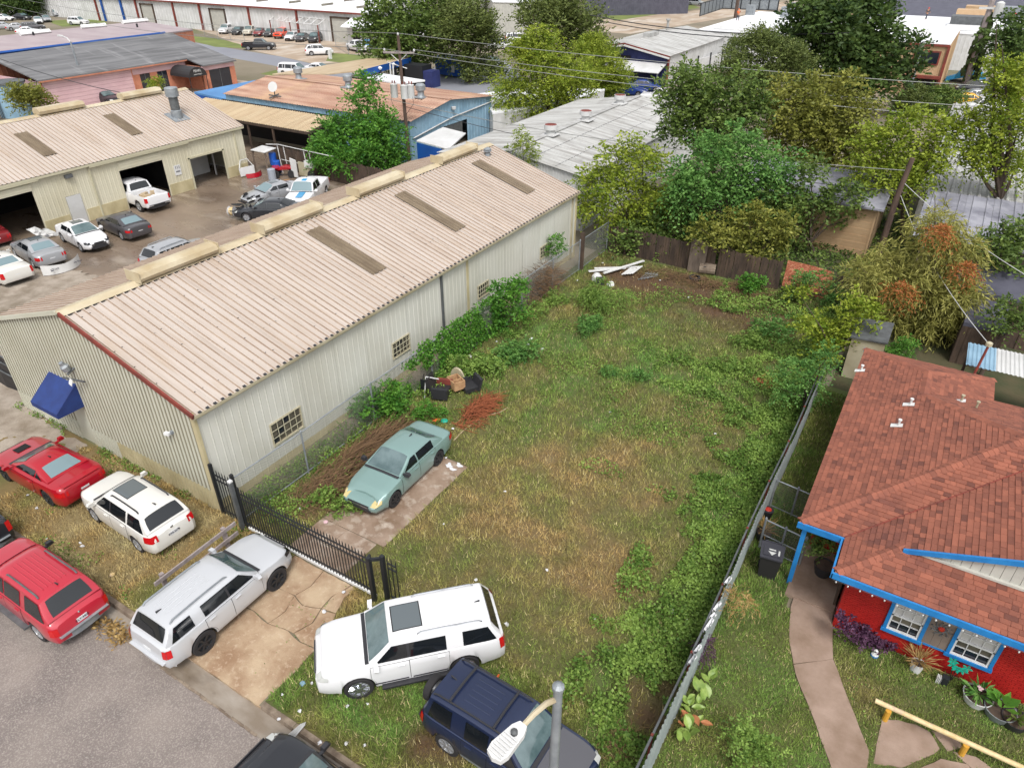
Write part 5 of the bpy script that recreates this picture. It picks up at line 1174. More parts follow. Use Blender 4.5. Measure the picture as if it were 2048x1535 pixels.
for lab, a, b, s, r, mm in (('dark cable crossing before the pink office', at(0, 118, 8), tuple(at(330, 200, 5)), .4, .03, 'plastic'),
       ('pale service cable over the olive trees to the broken pole', (-45, 46.5, 6.2), tuple(P2 + V3((.2, .3, 5.6))), .9, .022, 'chain'), ('lower service cable over the grey workshop to the broken pole', ptop + V3((0, 0, -5.3)), tuple(P2 + V3((.1, .2, 4.4))), .8, .022, 'plastic'),
       ('pale cable from the broken pole down to the service mast', P2 + V3((.2, .3, 4.2)), (3.3, 29.5, 3.85), .5, .02, 'palewhite'), ('pale cable from the broken pole down past the willow', P2 + V3((.2, .3, 4.9)), (7.5, 33, 4.2), .5, .02, 'palewhite'),
       ('upper far cable before the white flat roofs', tuple(at(1180, 30, 9)), tuple(at(1700, 66, 9)), .8, .05, 'plastic'), ('lower far cable before the white flat roofs', tuple(at(1180, 38, 8)), tuple(at(1700, 78, 8)), .8, .05, 'plastic')):
 mb = MB(); mb.tube(sagwire(a, b, s), r, 4); tag(mb.build('cable', MT[mm]), lab, 'cable')
# -- VEHICLES
def paint(name, c, k=.8, rough=.28, coat=.6, metal=0.0, c2=None):
 return mat('paint_' + name, c, c2, (3, 3, 3), rough=rough, metal=metal, coat=coat, k=k)
PT = dict(red=paint('deep_red', (170, 18, 36)), red2=paint('faded_red', (186, 36, 56), coat=.8), white=paint('white', (240, 240, 242), .74), pearl=paint('pearl_white', (232, 230, 224), .74),
   silver=paint('silver', (206, 208, 212), .8, metal=.2), green=paint('pale_green', (136, 166, 162), .75, metal=.2), navy=paint('navy', (46, 58, 92), .6, metal=.3), black=paint('black', (40, 42, 48), .7),
   grey=paint('dark_grey', (88, 86, 90), .7, metal=.2), lgrey=paint('light_grey', (176, 178, 182), .75, metal=.2), orange=paint('orange_red', (236, 78, 40)), blue=paint('blue', (28, 58, 128)),
   maroon=paint('maroon', (130, 40, 44)), beige=paint('champagne', (204, 196, 180)), hood=paint('faded_black', (92, 92, 98), .7, .7, 0), yellow=paint('yellow', (236, 176, 40)), wrap=paint('blue_graphic', (60, 150, 200)))
def pl(poly, x):
 p = sorted(poly); return np.interp(x, [a[0] for a in p], [a[1] for a in p])
class Car:
 def __init__(s, **k):
  d = dict(L=4.8, W=1.84, H=1.47, wb=2.78, ro=1.05, wr=.33, sill=.24, sh=None, xa=.95, xb=.2, xc=-1.1, xd=-1.75, roofdrop=.03, tumble=.2, nf=.24, rf=1.0, nr=.12, rr=.5, rake_f=.14, rake_r=.06, zb_f=.55, zb_r=.6,
     divs=(-.15, -1.0), pr=.16, crown=.045, bed=None, boxy=0.0, gw=.92, wind_ds=.1)
  d.update(k); s.__dict__.update(d)
  hx = s.L / 2
  s.xr = -hx + s.ro; s.xf = s.xr + s.wb
  if s.sh is None: s.sh = [(hx, .72), (hx - .15, .78), (s.xa, .98), (s.xd, 1.0), (-hx + .1, 1.0), (-hx, .95)]
  s.R = s.wr * 1.14
 def w(s, x):
  hx = s.L / 2
  a = np.clip((x - (hx - s.rf)) / s.rf, 0, 1) ** 2.4 * s.nf; b = np.clip((-hx + s.rr - x) / s.rr, 0, 1) ** 2.4 * s.nr
  return s.W / 2 * (1 - a - b)
 def zs(s, x): return pl(s.sh, x)
 def zb(s, x):
  z = s.sill + (.05 if abs(x) > s.L / 2 - .5 else 0)
  for xw in (s.xf, s.xr):
   d = abs(x - xw)
   if d < s.R: z = max(z, s.wr + math.sqrt(s.R ** 2 - d * d))
  return z
 def sec(s, x):
  w, zs, zb = s.w(x), s.zs(x), s.zb(x)
  cr = s.crown
  z1 = max(zb + .03, s.sill + .12); z2 = max(z1 + .02, zs * .62); z3 = max(z2 + .02, zs - .12); z4 = max(z3 + .01, zs - .03)
  pts = [(w * .95, zb), (w * .985, z1), (w * 1.0, z2), (w * .98, z3), (w * .945, z4), (w * .87, max(z4, zs + .2 * cr)), (w * .5, zs + .75 * cr), (0, zs + cr)]
  if s.bed and s.bed[0] < x < s.bed[1]:
   fl = s.bed[2]; pts[4] = (w * .96, zs); pts[5] = (w * .9, zs); pts[6] = (w * .88, fl); pts[7] = (0, fl)
  return pts
 def shear(s, x, z):
  hx = s.L / 2; zs = s.zs(x)
  if x > hx - .6:
   wt = (x - (hx - .6)) / .6; x -= s.rake_f * max(0, (z - s.zb_f) / max(.1, zs - s.zb_f)) ** 2 * wt; x -= .12 * max(0, (.4 - z) / .2) * wt
  if x < -hx + .5:
   wt = (-hx + .5 - x) / .5; x += s.rake_r * max(0, (z - s.zb_r) / max(.1, zs - s.zb_r)) ** 2 * wt; x += .1 * max(0, (.42 - z) / .2) * wt
  return x
 def side_y(s, x, z):
  p = s.sec(x)[:5]; return float(np.interp(z, [q[1] for q in p], [q[0] for q in p]))
 def body_mesh(s, n=34):
  hx = s.L / 2
  xs = set(np.round(np.linspace(-hx, hx, n), 4)); xs |= {hx - .04, hx - .12, hx - .25, -hx + .05, -hx + .14}
  for xw in (s.xf, s.xr):
   for k in range(13 if n > 20 else 7): xs.add(round(xw + s.R * math.cos(math.pi * k / (12 if n > 20 else 6)), 4))
   xs |= {xw + s.R + .004, xw - s.R - .004}
  if s.bed: xs |= {s.bed[0], s.bed[0] + .004, s.bed[1], s.bed[1] - .004}
  xs = sorted(x for x in xs if -hx <= x <= hx)
  mb = MB(); rings = []
  ex = [(xs[0] - .05, xs[0], .86)] + [(x, x, 1.0) for x in xs] + [(xs[-1] + .05, xs[-1], .82)]
  for X, x, k in ex:
   pts = s.sec(x); zc = sum(p[1] for p in pts) / len(pts)
   r = []
   for y, z in pts:
    zz = zc + (z - zc) * (k if k < 1 else 1); r.append((s.shear(x, zz) + (X - x), y * k, zz))
   rings.append(r)
  m = len(rings[0]); ids = []
  for r in rings:
   row = []
   for p in r: mb.v.append(p); row.append(len(mb.v) - 1)
   for p in reversed(r[:-1]): mb.v.append((p[0], -p[1], p[2])); row.append(len(mb.v) - 1)
   ids.append(row)
  N = 2 * m - 1
  for i in range(len(ids) - 1):
   for j in range(N - 1):
    mb.f.append((ids[i][j], ids[i][j + 1], ids[i + 1][j + 1], ids[i + 1][j])); mb.m.append(0)
   mb.f.append((ids[i][N - 1], ids[i][0], ids[i + 1][0], ids[i + 1][N - 1])); mb.m.append(1)
  for row, fl in ((ids[0], False), (ids[-1], True)):
   for j in range(m - 1):
    q = (row[j], row[N - 1 - j], row[N - 2 - j], row[j + 1]); q = q if len(set(q)) == 4 else (row[j], row[N - 1 - j], row[j + 1])
    mb.f.append(q if fl else q[::-1]); mb.m.append(0)
  return mb
 def roof(s, x):
  za, zd = s.zs(s.xa) + s.crown, s.zs(s.xd) + s.crown
  return pl([(s.xa, za), (s.xb + .02, s.H - s.roofdrop - .008), (s.xb - .25, s.H - .008), ((s.xb + s.xc) / 2, s.H), (s.xc + .2, s.H - .02), (s.xc, s.H - s.roofdrop - .02), (s.xd, zd)], x)
 def gy(s, x, z):
  yb = s.w(x) * s.gw; zb = s.zs(x); t = (z - zb) / max(.2, s.H - zb)
  return yb - s.tumble * max(0, t) - .02 * max(0, t) ** 3
 def gtop(s, x, u):
  zt = s.roof(x); zb = s.zs(x); h = max(0, zt - zb); ed = .07 * min(1, h / .3)
  ze = zt - ed; ye = s.gy(x, ze)
  return np.array([x, u * ye, ze + ed * (1 - abs(u) ** 5) + .02 * (1 - u * u) * min(1, h / .3)])
 def green_mesh(s):
  xs = sorted(set(list(np.linspace(s.xd, s.xc, 6)) + list(np.linspace(s.xc, s.xb, 9)) + list(np.linspace(s.xb, s.xa, 7))))
  mb = MB(); rows = []
  for x in xs:
   zb = s.zs(x) - .02; ze = s.gtop(x, 1.0)[2]
   half = [np.array([x, s.gy(x, zb), zb]), np.array([x, s.gy(x, (zb + ze) / 2), (zb + ze) / 2])] + [s.gtop(x, u) for u in (1, .96, .88, .6, .3, 0)]
   rows.append(half + [p * (1, -1, 1) for p in half[-2::-1]])
  mb.grid(rows)
  return mb
def patch(mb, fn, us, vs, off, mi=0, flip=False, ctr=(0, 0, .55)):
 P = np.array([[fn(u, v) for v in vs] for u in us], dtype=float)
 gu = np.gradient(P, axis=0); gv = np.gradient(P, axis=1)
 n = np.cross(gu, gv); n /= np.linalg.norm(n, axis=2, keepdims=True) + 1e-9
 mid = P.reshape(-1, 3).mean(0) - V3(ctr); nm = n.reshape(-1, 3).mean(0)
 if nm @ mid < 0: n = -n
 Q = P + n * off
 fl = False
 f0 = np.cross(Q[1, 0] - Q[0, 0], Q[0, 1] - Q[0, 0]); fl = (f0 @ n[0, 0]) > 0
 mb.grid(Q, mi, flip=fl)
SCL = .955
LIN = lambda a, b, n: list(np.linspace(a, b, n))
def wheel_parts(r, wd, rimm, spokes=5, lo=False, rimr=.66):
 t = MB(); n = 14 if lo else 24
 t.lathe([(r * rimr, -wd / 2 + .01), (r * .93, -wd / 2), (r, -wd / 2 + .03), (r, wd / 2 - .03), (r * .93, wd / 2), (r * rimr, wd / 2 - .01)], n, (0, 0, 0), (0, 1, 0), cap=False)
 rm = MB(); q = r * rimr
 rm.lathe([(q, -wd / 2 + .01), (q, wd / 2 - .005), (q * .94, wd / 2 - .005), (q * .9, wd / 2 - .05), (.02, wd / 2 - .06)], n, (0, 0, 0), (0, 1, 0), cap=False)
 for i in range(spokes):
  a = 2 * math.pi * i / spokes; c, s_ = math.cos(a), math.sin(a)
  rm.obox((c * .05 - s_ * -.025, wd / 2 - .05, s_ * .05 + c * -.025), (c * (q - .06), .01, s_ * (q - .06)), (-s_ * .06, 0, c * .06), (0, .045, 0), 0)
 rm.lathe([(.07, wd / 2 - .04), (.06, wd / 2), (.01, wd / 2 + .005)], 10, (0, 0, 0), (0, 1, 0), cap=False)
 tm = mesh_np('tyre', t.v, t.f, MT['tyre'], t.m, True, 40)
 rmm = mesh_np('rim', rm.v, rm.f, [MT[rimm]], rm.m, False)
 return tm, rmm
def add_wheel(root, tm, rmm, pos, side):
 w = link('wheel', None, root, pos, (0, 0, 0 if side > 0 else math.pi))
 link('tyre', tm, w); link('rim', rmm, w)
 return w
def build_car(name, label, cat, c, pm, loc, rz, group=None, rimm='rim', spokes=5, near=True, sunroof=None, rails=None, ribs=0, ribx=None, tail='side', tailh=(.55, .85), head='side', plate=None, glassm='glass', wsm='windscreen', trim=None,
    bumper=None, hoodm=None, grille=True, handles=True, mirror=True, spoiler=False, spare=False, cross=False, steps=False, lower=None, backwin=True, antenna=True, tailtext=None, winm=None, rimr=.66, lensm='lens', emblem=True, darkpillar=False):
 t = thing(name, label, cat, loc, rz, group)
 t.scale = (SCL,) * 3
 L2 = c.L / 2
 mb = c.body_mesh(34 if near else 14)
 body = mb.build('body', [PT[pm], MT['plastic']], t, True, 38, local=True)
 g = c.green_mesh(); g.build('cabin', PT[pm], t, True, 42, local=True)
 mb = MB(); mb.box((0, 0, (c.sill + .55) / 2 + .03), (c.L - .5, c.W - 2 * .24, .55 - c.sill)); mb.build('underbody', MT['plastic'], t, local=True)
 tm, rmm = wheel_parts(c.wr, .23 if c.W > 1.9 else .21, rimm, spokes, not near, rimr)
 for xw in (c.xf, c.xr):
  for sd in (1, -1): add_wheel(t, tm, rmm, (xw, sd * (c.W / 2 - .125), c.wr), sd)
 nu = 7 if near else 3
 def p(nm, m, fn, smooth=True, parent=None):
  q = MB(); fn(q); return q.build(nm, m, parent or t, smooth, 40, local=True)
 p('windscreen', MT[wsm], lambda q: patch(q, lambda u, v: c.gtop(c.xa + (c.xb - c.xa) * (.04 + .93 * u), v), LIN(0, 1, nu), LIN(-.9, .9, nu + 2), .012))
 if backwin: p('rear_window', MT[glassm if cat != 'car' or not near else (winm or glassm)], lambda q: patch(q, lambda u, v: c.gtop(c.xd + (c.xc - c.xd) * (.12 + .80 * u), v * (.84 if c.xc - c.xd > .35 else .93)), LIN(0, 1, nu), LIN(-.9, .9, nu + 2), .012))
 if near: p('cowl', MT['plastic'], lambda q: patch(q, lambda u, v: np.array([c.xa + .1 - .16 * u, v * c.w(c.xa) * .86, c.zs(c.xa + .1 - .16 * u) + c.crown * (1 - .3 * v * v) + .0]), LIN(0, 1, 3), LIN(-1, 1, 7), .012))
 zlo = lambda x: c.zs(x) + .035
 def xfr(z):
  za = c.zs(c.xa) + c.crown; return c.xa + (c.xb - c.xa) * (z - za + .1) / (c.H - za) - .07
 def xre(z):
  zd = c.zs(c.xd) + c.crown; return c.xd + (c.xc - c.xd) * (z - zd + .09) / (c.H - zd) + c.pr
 edges = [None] + [((d, d) if not isinstance(d, tuple) else d) for d in c.divs] + [None]
 dv0 = edges[1][0]; c_divs = [e[0] for e in edges[1:-1]]
 ztop = c.H - c.roofdrop - .115
 wl = []
 for sd in (1, -1):
  for i in range(len(edges) - 1):
   def wf(u, v, i=i):
    xm = dv0; z = zlo(xm) + (ztop - zlo(xm)) * v
    xa_ = min(xfr(z), c.xa - .16) if i == 0 else edges[i][1] - .035
    xb_ = max(xre(z), c.xd + .12) if i == len(edges) - 2 else edges[i + 1][0] + .035
    if xa_ < xb_ + .01: xa_ = xb_ + .01
    x = xa_ + (xb_ - xa_) * u
    return np.array([x, sd * c.gy(x, z), z])
   test = abs(wf(0, .3)[0] - wf(1, .3)[0])
   if test < .12: continue
   p('side_window', MT[glassm], lambda q: patch(q, wf, LIN(0, 1, nu), LIN(0, 1, nu), .012))
  if darkpillar:
   for dv in c_divs[:1]:
    p('window_pillar', MT['plastic'], lambda q: patch(q, lambda u, v: np.array([dv - .035 + .07 * u, sd * c.gy(dv, zlo(dv) + (ztop - zlo(dv)) * v), zlo(dv) + (ztop - zlo(dv)) * v]), LIN(0, 1, 2), LIN(0, 1, 4), .01))
 if near:
  for sd in (1, -1):
   spans = [(c.xa - .02, c_divs[0])]
   if len(c_divs) > 1: spans.append((c_divs[0], c_divs[1] - .02))
   for di, (fa, fb) in enumerate(spans):
    def df(u, v, g=0.0):
     z = (c.sill + .1 - g) + (c.zs((fa + fb) / 2) - .035 + g - (c.sill + .1 - g)) * v
     xa_, xb_ = fa + g - .008, fb - g + .008
     d = c.xr
     if z < c.wr + c.R and xb_ < d + c.R + .1:
      h = (c.R + .05) ** 2 - max(0, z - c.wr) ** 2
      if h > 0: xb_ = max(xb_, d + math.sqrt(h) - g)
     if z < c.wr + c.R and xa_ > c.xf - c.R - .1:
      h = (c.R + .05) ** 2 - max(0, z - c.wr) ** 2
      if h > 0: xa_ = min(xa_, c.xf - math.sqrt(h) + g)
     x = xa_ + (xb_ - xa_) * u
     return np.array([x, sd * c.side_y(x, z), z])
    p('door_seam', MT['seam'], lambda q: patch(q, lambda u, v: df(u, v, .012), LIN(0, 1, 9), LIN(0, 1, 8), .004))
    d = p('door', PT[pm], lambda q: patch(q, df, LIN(0, 1, 9), LIN(0, 1, 8), .009))
    if handles:
     zz = c.zs(fb) - .13; xx = fb + .22
     p('handle', PT[pm] if handles is True else MT[handles], lambda q: q.box((xx, sd * (c.side_y(xx, zz) + .025), zz), (.2, .035, .03)), False, d)
    if trim: p('side_moulding', MT[trim], lambda q: q.box(((fa + fb) / 2, sd * (c.side_y((fa + fb) / 2, .52) + .012), .52), (fa - fb - .12, .02, .04)), False, d)
   if mirror:
    xm = c.xa - .2; zm = c.zs(xm) + .09
    p('mirror', PT[pm] if mirror is True else MT[mirror], lambda q: (q.prism([(xm + .09, sd * (c.w(xm) + .0), zm - .06), (xm + .09, sd * (c.w(xm) + .2), zm - .05), (xm + .07, sd * (c.w(xm) + .23), zm + .02), (xm + .07, sd * (c.w(xm) + .18), zm + .09), (xm + .08, sd * (c.w(xm) + .02), zm + .08)], (-.13, 0, 0)), q.box((xm, sd * (c.w(xm) * .96), zm - .04), (.08, .16, .05))))
   if steps: p('step_board', MT['steeldark' if steps == 2 else 'plastic'], lambda q: q.box((-.05, sd * (c.W / 2 + .04), c.sill + .08), (c.wb - 2 * c.R - .1, .2, .06)), False)
   if lower: p('sill_trim', MT[lower], lambda q: patch(q, lambda u, v: np.array([c.xr + c.R + .05 + (c.wb - 2 * c.R - .1) * u, sd * c.side_y(0, c.sill + .02 + .16 * v), c.sill + .02 + .16 * v]), LIN(0, 1, 3), LIN(0, 1, 3), .014))
 for sd in (1, -1):
  zh = c.zs(L2 - .2)
  p('headlight', MT[lensm], lambda q: patch(q, lambda u, v: np.array([c.shear(L2 - .3 + .3 * u, zh - .2 + .17 * v), sd * c.side_y(L2 - .3 + .3 * u, zh - .2 + (.17 - .05 * (1 - u)) * v), zh - .2 + (.17 - .05 * (1 - u)) * v + (1 - u) * .05]), LIN(0, 1, 4), LIN(0, 1, 3), .014) or
   patch(q, lambda u, v: np.array([c.shear(L2, zh - .19 + .16 * v) + .035 * u, sd * (c.w(L2) * (1 - .26 * u)), zh - .18 + .12 * v]), LIN(0, 1, 3), LIN(0, 1, 3), .018))
  a, b = tailh
  if tail == 'side':
   p('tail_light', MT['tail'], lambda q: patch(q, lambda u, v: np.array([c.shear(-L2 + .28 - .28 * u, a + (b - a) * v), sd * c.side_y(-L2 + .28 - .28 * u, a + (b - a) * v), a + (b - a) * v]), LIN(0, 1, 4), LIN(0, 1, 3), .014) or
    patch(q, lambda u, v: np.array([c.shear(-L2, a + (b - a) * v) - .045 * u, sd * (c.w(-L2) * (1 - .3 * u)), a + (b - a) * v]), LIN(0, 1, 3), LIN(0, 1, 3), .018))
  else:
   p('tail_light', MT['tail'], lambda q: patch(q, lambda u, v: np.array([c.shear(-L2 + .14 - .14 * u, a + (b - a) * v), sd * c.side_y(-L2 + .14 - .14 * u, a + (b - a) * v), a + (b - a) * v]), LIN(0, 1, 3), LIN(0, 1, 4), .016) or
    patch(q, lambda u, v: np.array([c.shear(-L2, a + (b - a) * v) - .04 * u, sd * (c.w(-L2) * (1 - .16 * u)), a + (b - a) * v]), LIN(0, 1, 3), LIN(0, 1, 4), .02))
 if grille:
  zh = c.zs(L2 - .1)
  gr = p('grille', MT['plastic'], lambda q: q.box((c.shear(L2, zh - .2) + .045, 0, zh - .23), (.03, c.W * .52, .2)), False)
  p('grille_bar', MT['chrome'], lambda q: q.box((c.shear(L2, zh - .2) + .062, 0, zh - .2), (.02, c.W * .5, .025)), False, gr)
  p('air_intake', MT['plastic'], lambda q: q.box((L2 + .03, 0, .38), (.05, c.W * .6, .12)), False)
 for e, fl in ((1, 'front'), (-1, 'rear')):
  if bumper: p('bumper', MT[bumper] if bumper in MT else PT[bumper], lambda q: patch(q, lambda u, v: np.array([e * (L2 + .05 - .24 * abs(u) ** 3), u * c.W / 2 * .9, .38 + .28 * v]), LIN(-1, 1, 9), LIN(0, 1, 3), .03) or (q.box((e * (L2 + .04), 0, .665), (.2, c.W * .8, .02)) if e < 0 else None))
 if near and e:
  zt = c.zs(-L2)
  pp_ = p('licence_plate', MT['plate'], lambda q: q.box((-L2 - .062 + c.rake_r * .4, 0, .8 if c.H > 1.6 else .66), (.012, .31, .155)), False)
  if plate:
   o = text(None, plate, (0, 0, 0), .1, MT['ink'], (R(90), 0, R(-90)))
   o.parent = pp_; o.location = (-L2 - .07 + c.rake_r * .4, 0, .8 if c.H > 1.6 else .66)
  if emblem: p('emblem', MT['chrome'], lambda q: q.lathe([(.01, .02), (.05, .01), (.06, 0)], 10, (-L2 - .045 + c.rake_r, 0, (1.0 if c.H > 1.6 else c.zs(-L2) - .1)), (-1, 0, 0)))
 if sunroof:
  x0, x1, wu = sunroof
  p('sunroof', MT['sunglass'], lambda q: patch(q, lambda u, v: c.gtop(x0 + (x1 - x0) * u, v * wu), LIN(0, 1, 5), LIN(-1, 1, 7), .008))
  p('sunroof_seal', MT['seam'], lambda q: patch(q, lambda u, v: c.gtop(x0 - .03 + (x1 - x0 + .06) * u, v * (wu + .035)), LIN(0, 1, 5), LIN(-1, 1, 7), .004))
 if rails:
  rx0, rx1, rm = rails
  for sd in (1, -1): p('roof_rail', MT[rm], lambda q: q.tube([c.gtop(rx0, sd * .86) + V3((0, 0, .0))] + [c.gtop(x, sd * .86) + V3((0, 0, .065)) for x in LIN(rx0 - .1, rx1 + .1, 6)] + [c.gtop(rx1, sd * .86)], .026, 6))
 if cross:
  for xx in cross: p('cross_bar', MT['plastic'], lambda q: q.tube([c.gtop(xx, -.86) + V3((0, 0, .09)), c.gtop(xx, 0) + V3((0, 0, .085)), c.gtop(xx, .86) + V3((0, 0, .09))], .035, 6))
 if ribs:
  rx0, rx1 = ribx
  for i in range(ribs):
   u = (i - (ribs - 1) / 2) * .22 * (5 / max(5, ribs)) * 1.1
   p('roof_rib', PT[pm], lambda q: patch(q, lambda a, b: c.gtop(rx0 + (rx1 - rx0) * a, u + b * .028) + V3((0, 0, .012 * (1 - b * b))), LIN(0, 1, 6), LIN(-1, 1, 4), .004))
 if hoodm: p('hood', PT[hoodm], lambda q: patch(q, lambda u, v: np.array([c.xa + .12 + (L2 - .2 - c.xa) * u, v * c.w(c.xa + .12 + (L2 - .2 - c.xa) * u) * .84, c.zs(c.xa + .12 + (L2 - .2 - c.xa) * u) + c.crown * (1 - .62 * v * v)]), LIN(0, 1, 6), LIN(-1, 1, 7), .012))
 if spare:
  z = .85
  sw = link('spare_wheel', None, t, (-L2 - .2, .0, z), (0, 0, math.pi / 2)); link('tyre', tm, sw); link('rim', rmm, sw)
 if antenna and near: p('antenna', MT['plastic'], lambda q: q.prism([c.gtop(c.xc + .15, -.02), c.gtop(c.xc + .33, -.02), c.gtop(c.xc + .15, -.02) + V3((0, 0, .07))], (0, .03, 0)), False)
 if spoiler: p('spoiler', PT[pm], lambda q: q.obox((-L2 + .0, -c.W * .36, c.zs(-L2) + .05), (.22, 0, .03), (0, c.W * .72, 0), (0, 0, .035)), False)
 return t
MT['sunglass'] = mat('sunroof_glass', (104, 112, 116), rough=.12, spec=.8)
MT['sealight'] = mat('grey_rear_glass', (128, 150, 156), rough=.06, spec=.8)
SED = dict()
camry = Car(L=4.8, W=1.82, H=1.47, wb=2.78, ro=1.05, xa=.98, xb=.18, xc=-1.05, xd=-1.72, sh=[(2.4, .66), (2.25, .74), (1.7, .88), (.98, .98), (-1.72, 1.03), (-2.3, 1.02), (-2.4, .98)], divs=(-.12, -1.15), pr=.22, rake_f=.2, nf=.2, rf=1.1)
build_car('sedan', 'pale green sedan parked on the concrete slab in the grass lot', 'car', camry, 'green', (-14.07, 15.12, .02), R(-88.3), rimm='rimdark', spokes=7, tailh=(.72, .92), lensm='lensyellow', winm='windscreen', mirror='plastic')
esc = Car(L=5.18, W=2.04, H=1.8, wb=2.95, ro=1.17, wr=.41, sill=.34, xa=1.18, xb=.55, xc=-2.22, xd=-2.5, sh=[(2.59, .98), (2.45, 1.09), (1.18, 1.2), (-2.5, 1.24), (-2.59, 1.2)], divs=(.0, -1.02, ), pr=.12, tumble=.19, nf=.16, rf=.7, rake_f=.08, roofdrop=.03, zb_f=.8, crown=.05)
esc.divs = (.1, (-.98, -1.38))
build_car('suv', 'large white luxury SUV parked diagonally on the grass', 'suv', esc, 'white', (-8.91, 9.22, 0), R(-134.5), rimm='chrome', spokes=7, sunroof=(-.35, .42, .55), rails=(-.2, -2.0, 'chrome'), ribs=5, ribx=(-.5, -2.1), tail='vert', tailh=(.85, 1.22), trim='plastic', steps=True, darkpillar=True, rimr=.72)
run = Car(L=4.7, W=1.88, H=1.72, wb=2.79, ro=1.08, wr=.4, sill=.38, xa=1.0, xb=.42, xc=-1.98, xd=-2.26, sh=[(2.41, .95), (2.28, 1.06), (1.0, 1.17), (-2.26, 1.2), (-2.41, 1.12)], divs=(-.12, -1.08), pr=.14, tumble=.19, nf=.22, rf=.8, rake_f=.1, zb_f=.8)
run.divs = (-.12, (-1.02, -1.3))
build_car('suv', 'silver SUV with black wheels parked across the kerb at the black gate', 'suv', run, 'silver', (-14.77, 7.57, .0), R(90.3), rimm='rimdark', spokes=6, rails=(.1, -1.85, 'steel'), ribs=4, ribx=(-.25, -1.7), tail='vert', tailh=(.82, 1.1), bumper='silver', darkpillar=True, winm='glass', plate='PLT 1927'[:0] or None, lensm='glass')
xte = Car(L=4.4, W=1.84, H=1.82, wb=2.65, ro=.88, wr=.37, sill=.36, xa=1.0, xb=.42, xc=-1.9, xd=-2.06, sh=[(2.2, .92), (2.08, 1.02), (1.0, 1.12), (-.8, 1.14), (-2.06, 1.14), (-2.2, 1.05)], divs=(-.05, (-.8, -1.15)), pr=.14, tumble=.17, nf=.18, rf=.6, rake_f=.06, zb_f=.8)
build_car('suv', 'navy SUV with black bonnet and spare wheel under the street lamp', 'suv', xte, 'navy', (-5.15, 8.28, .0), R(-2), spokes=6, rails=(.35, -1.85, 'plastic'), cross=(-.05, -1.35), ribs=5, ribx=(-.3, -1.1), tail='vert', tailh=(.75, 1.05), spare=True, hoodm='hood', lower='steel', mirror='plastic', winm='windscreen', bumper='plastic')
exp_ = Car(L=4.81, W=1.85, H=1.8, wb=2.89, ro=1.02, wr=.37, sill=.34, xa=1.05, xb=.5, xc=-1.92, xd=-2.28, sh=[(2.4, .92), (2.28, 1.02), (1.05, 1.12), (-2.28, 1.15), (-2.4, 1.05)], divs=(.0, (-.92, -1.12)), pr=.1, tumble=.2, nf=.2, rf=.7, rake_f=.08, zb_f=.8)
build_car('suv', 'faded red SUV with roof rails parked at the street kerb', 'suv', exp_, 'red2', (-19.72, 5.02, -.12), R(180), rimm='rim', rails=(-.05, -1.75, 'steeldark'), ribs=6, ribx=(.1, -1.6), tail='vert', tailh=(.72, .98), bumper='steel', plate='CLY-5823', mirror='plastic', steps=2, winm='glass')
cam_ = Car(L=4.78, W=1.9, H=1.35, wb=2.81, ro=.98, wr=.35, sill=.22, xa=.78, xb=.02, xc=-.82, xd=-1.62, sh=[(2.39, .7), (2.2, .82), (.78, .96), (-.9, .98), (-1.62, 1.03), (-2.3, 1.06), (-2.39, 1.0)], divs=(-.78,), pr=.3, tumble=.26, nf=.26, rf=1.0, rake_f=.16, gw=.86, crown=.05, rake_r=.05)
t = build_car('coupe', 'glossy red sports coupe parked nose-left by the ivory warehouse', 'car', cam_, 'red', (-25.0, 8.3, 0), R(-178.4), rimm='rimdark', tailh=(.72, .9), spoiler=True, winm='sealight', plate=None)
q = MB(); q.obox((1.25, -.25, .95 + .02), (.42, 0, -.03), (0, .5, 0), (0, 0, .012)); q.build('hood_scoop', MT['seam'], t, local=True)
fo = Car(L=4.6, W=1.8, H=1.66, wb=2.64, ro=.95, wr=.34, sill=.28, xa=1.0, xb=.35, xc=-1.82, xd=-2.16, sh=[(2.3, .84), (2.15, .94), (1.0, 1.06), (-2.16, 1.1), (-2.3, 1.0)], divs=(-.05, (-1.0, -1.04)), pr=.14, tumble=.2, nf=.26, rf=.9, rake_f=.12)
build_car('suv', 'pearl white hatchback SUV with glass sunroof parked on dry grass', 'suv', fo, 'pearl', (-20.21, 8.6, 0), R(177.8), sunroof=(-.62, .22, .56), rails=(.05, -1.55, 'plastic'), tail='side', tailh=(.8, 1.05), plate='KRB-3278', winm='glass', darkpillar=True)
bk = Car(L=4.9, W=1.86, H=1.46, wb=2.85, ro=1.08, wr=.34, xa=.95, xb=.15, xc=-1.05, xd=-1.75, sh=[(2.45, .7), (2.3, .8), (.95, .98), (-1.75, 1.02), (-2.45, .98)], divs=(-.12, -1.15), pr=.22, rake_f=.2, nf=.26, rf=1.0)
build_car('sedan', 'dusty black sedan at the kerb cut by the bottom edge', 'car', bk, 'black', (-7.95, 4.72, -.12), R(178), trim='chrome', mirror='plastic')
pk_ = Car(L=5.8, W=2.0, H=1.88, wb=3.65, ro=1.15, wr=.4, sill=.4, xa=1.35, xb=.75, xc=-.55, xd=-.72, sh=[(2.9, 1.0), (2.75, 1.12), (1.35, 1.2), (-2.9, 1.2)], divs=(.3, -.5), pr=.1, tumble=.18, nf=.14, rf=.6, bed=(-2.8, -.85, .75), nr=.03)
build_car('pickup', 'black pickup at the left edge, bumper to bumper with the red SUV', 'pickup', pk_, 'black', (-25.55, 5.0, -.12), R(180), tail='vert', tailh=(.78, 1.15), bumper='steel')
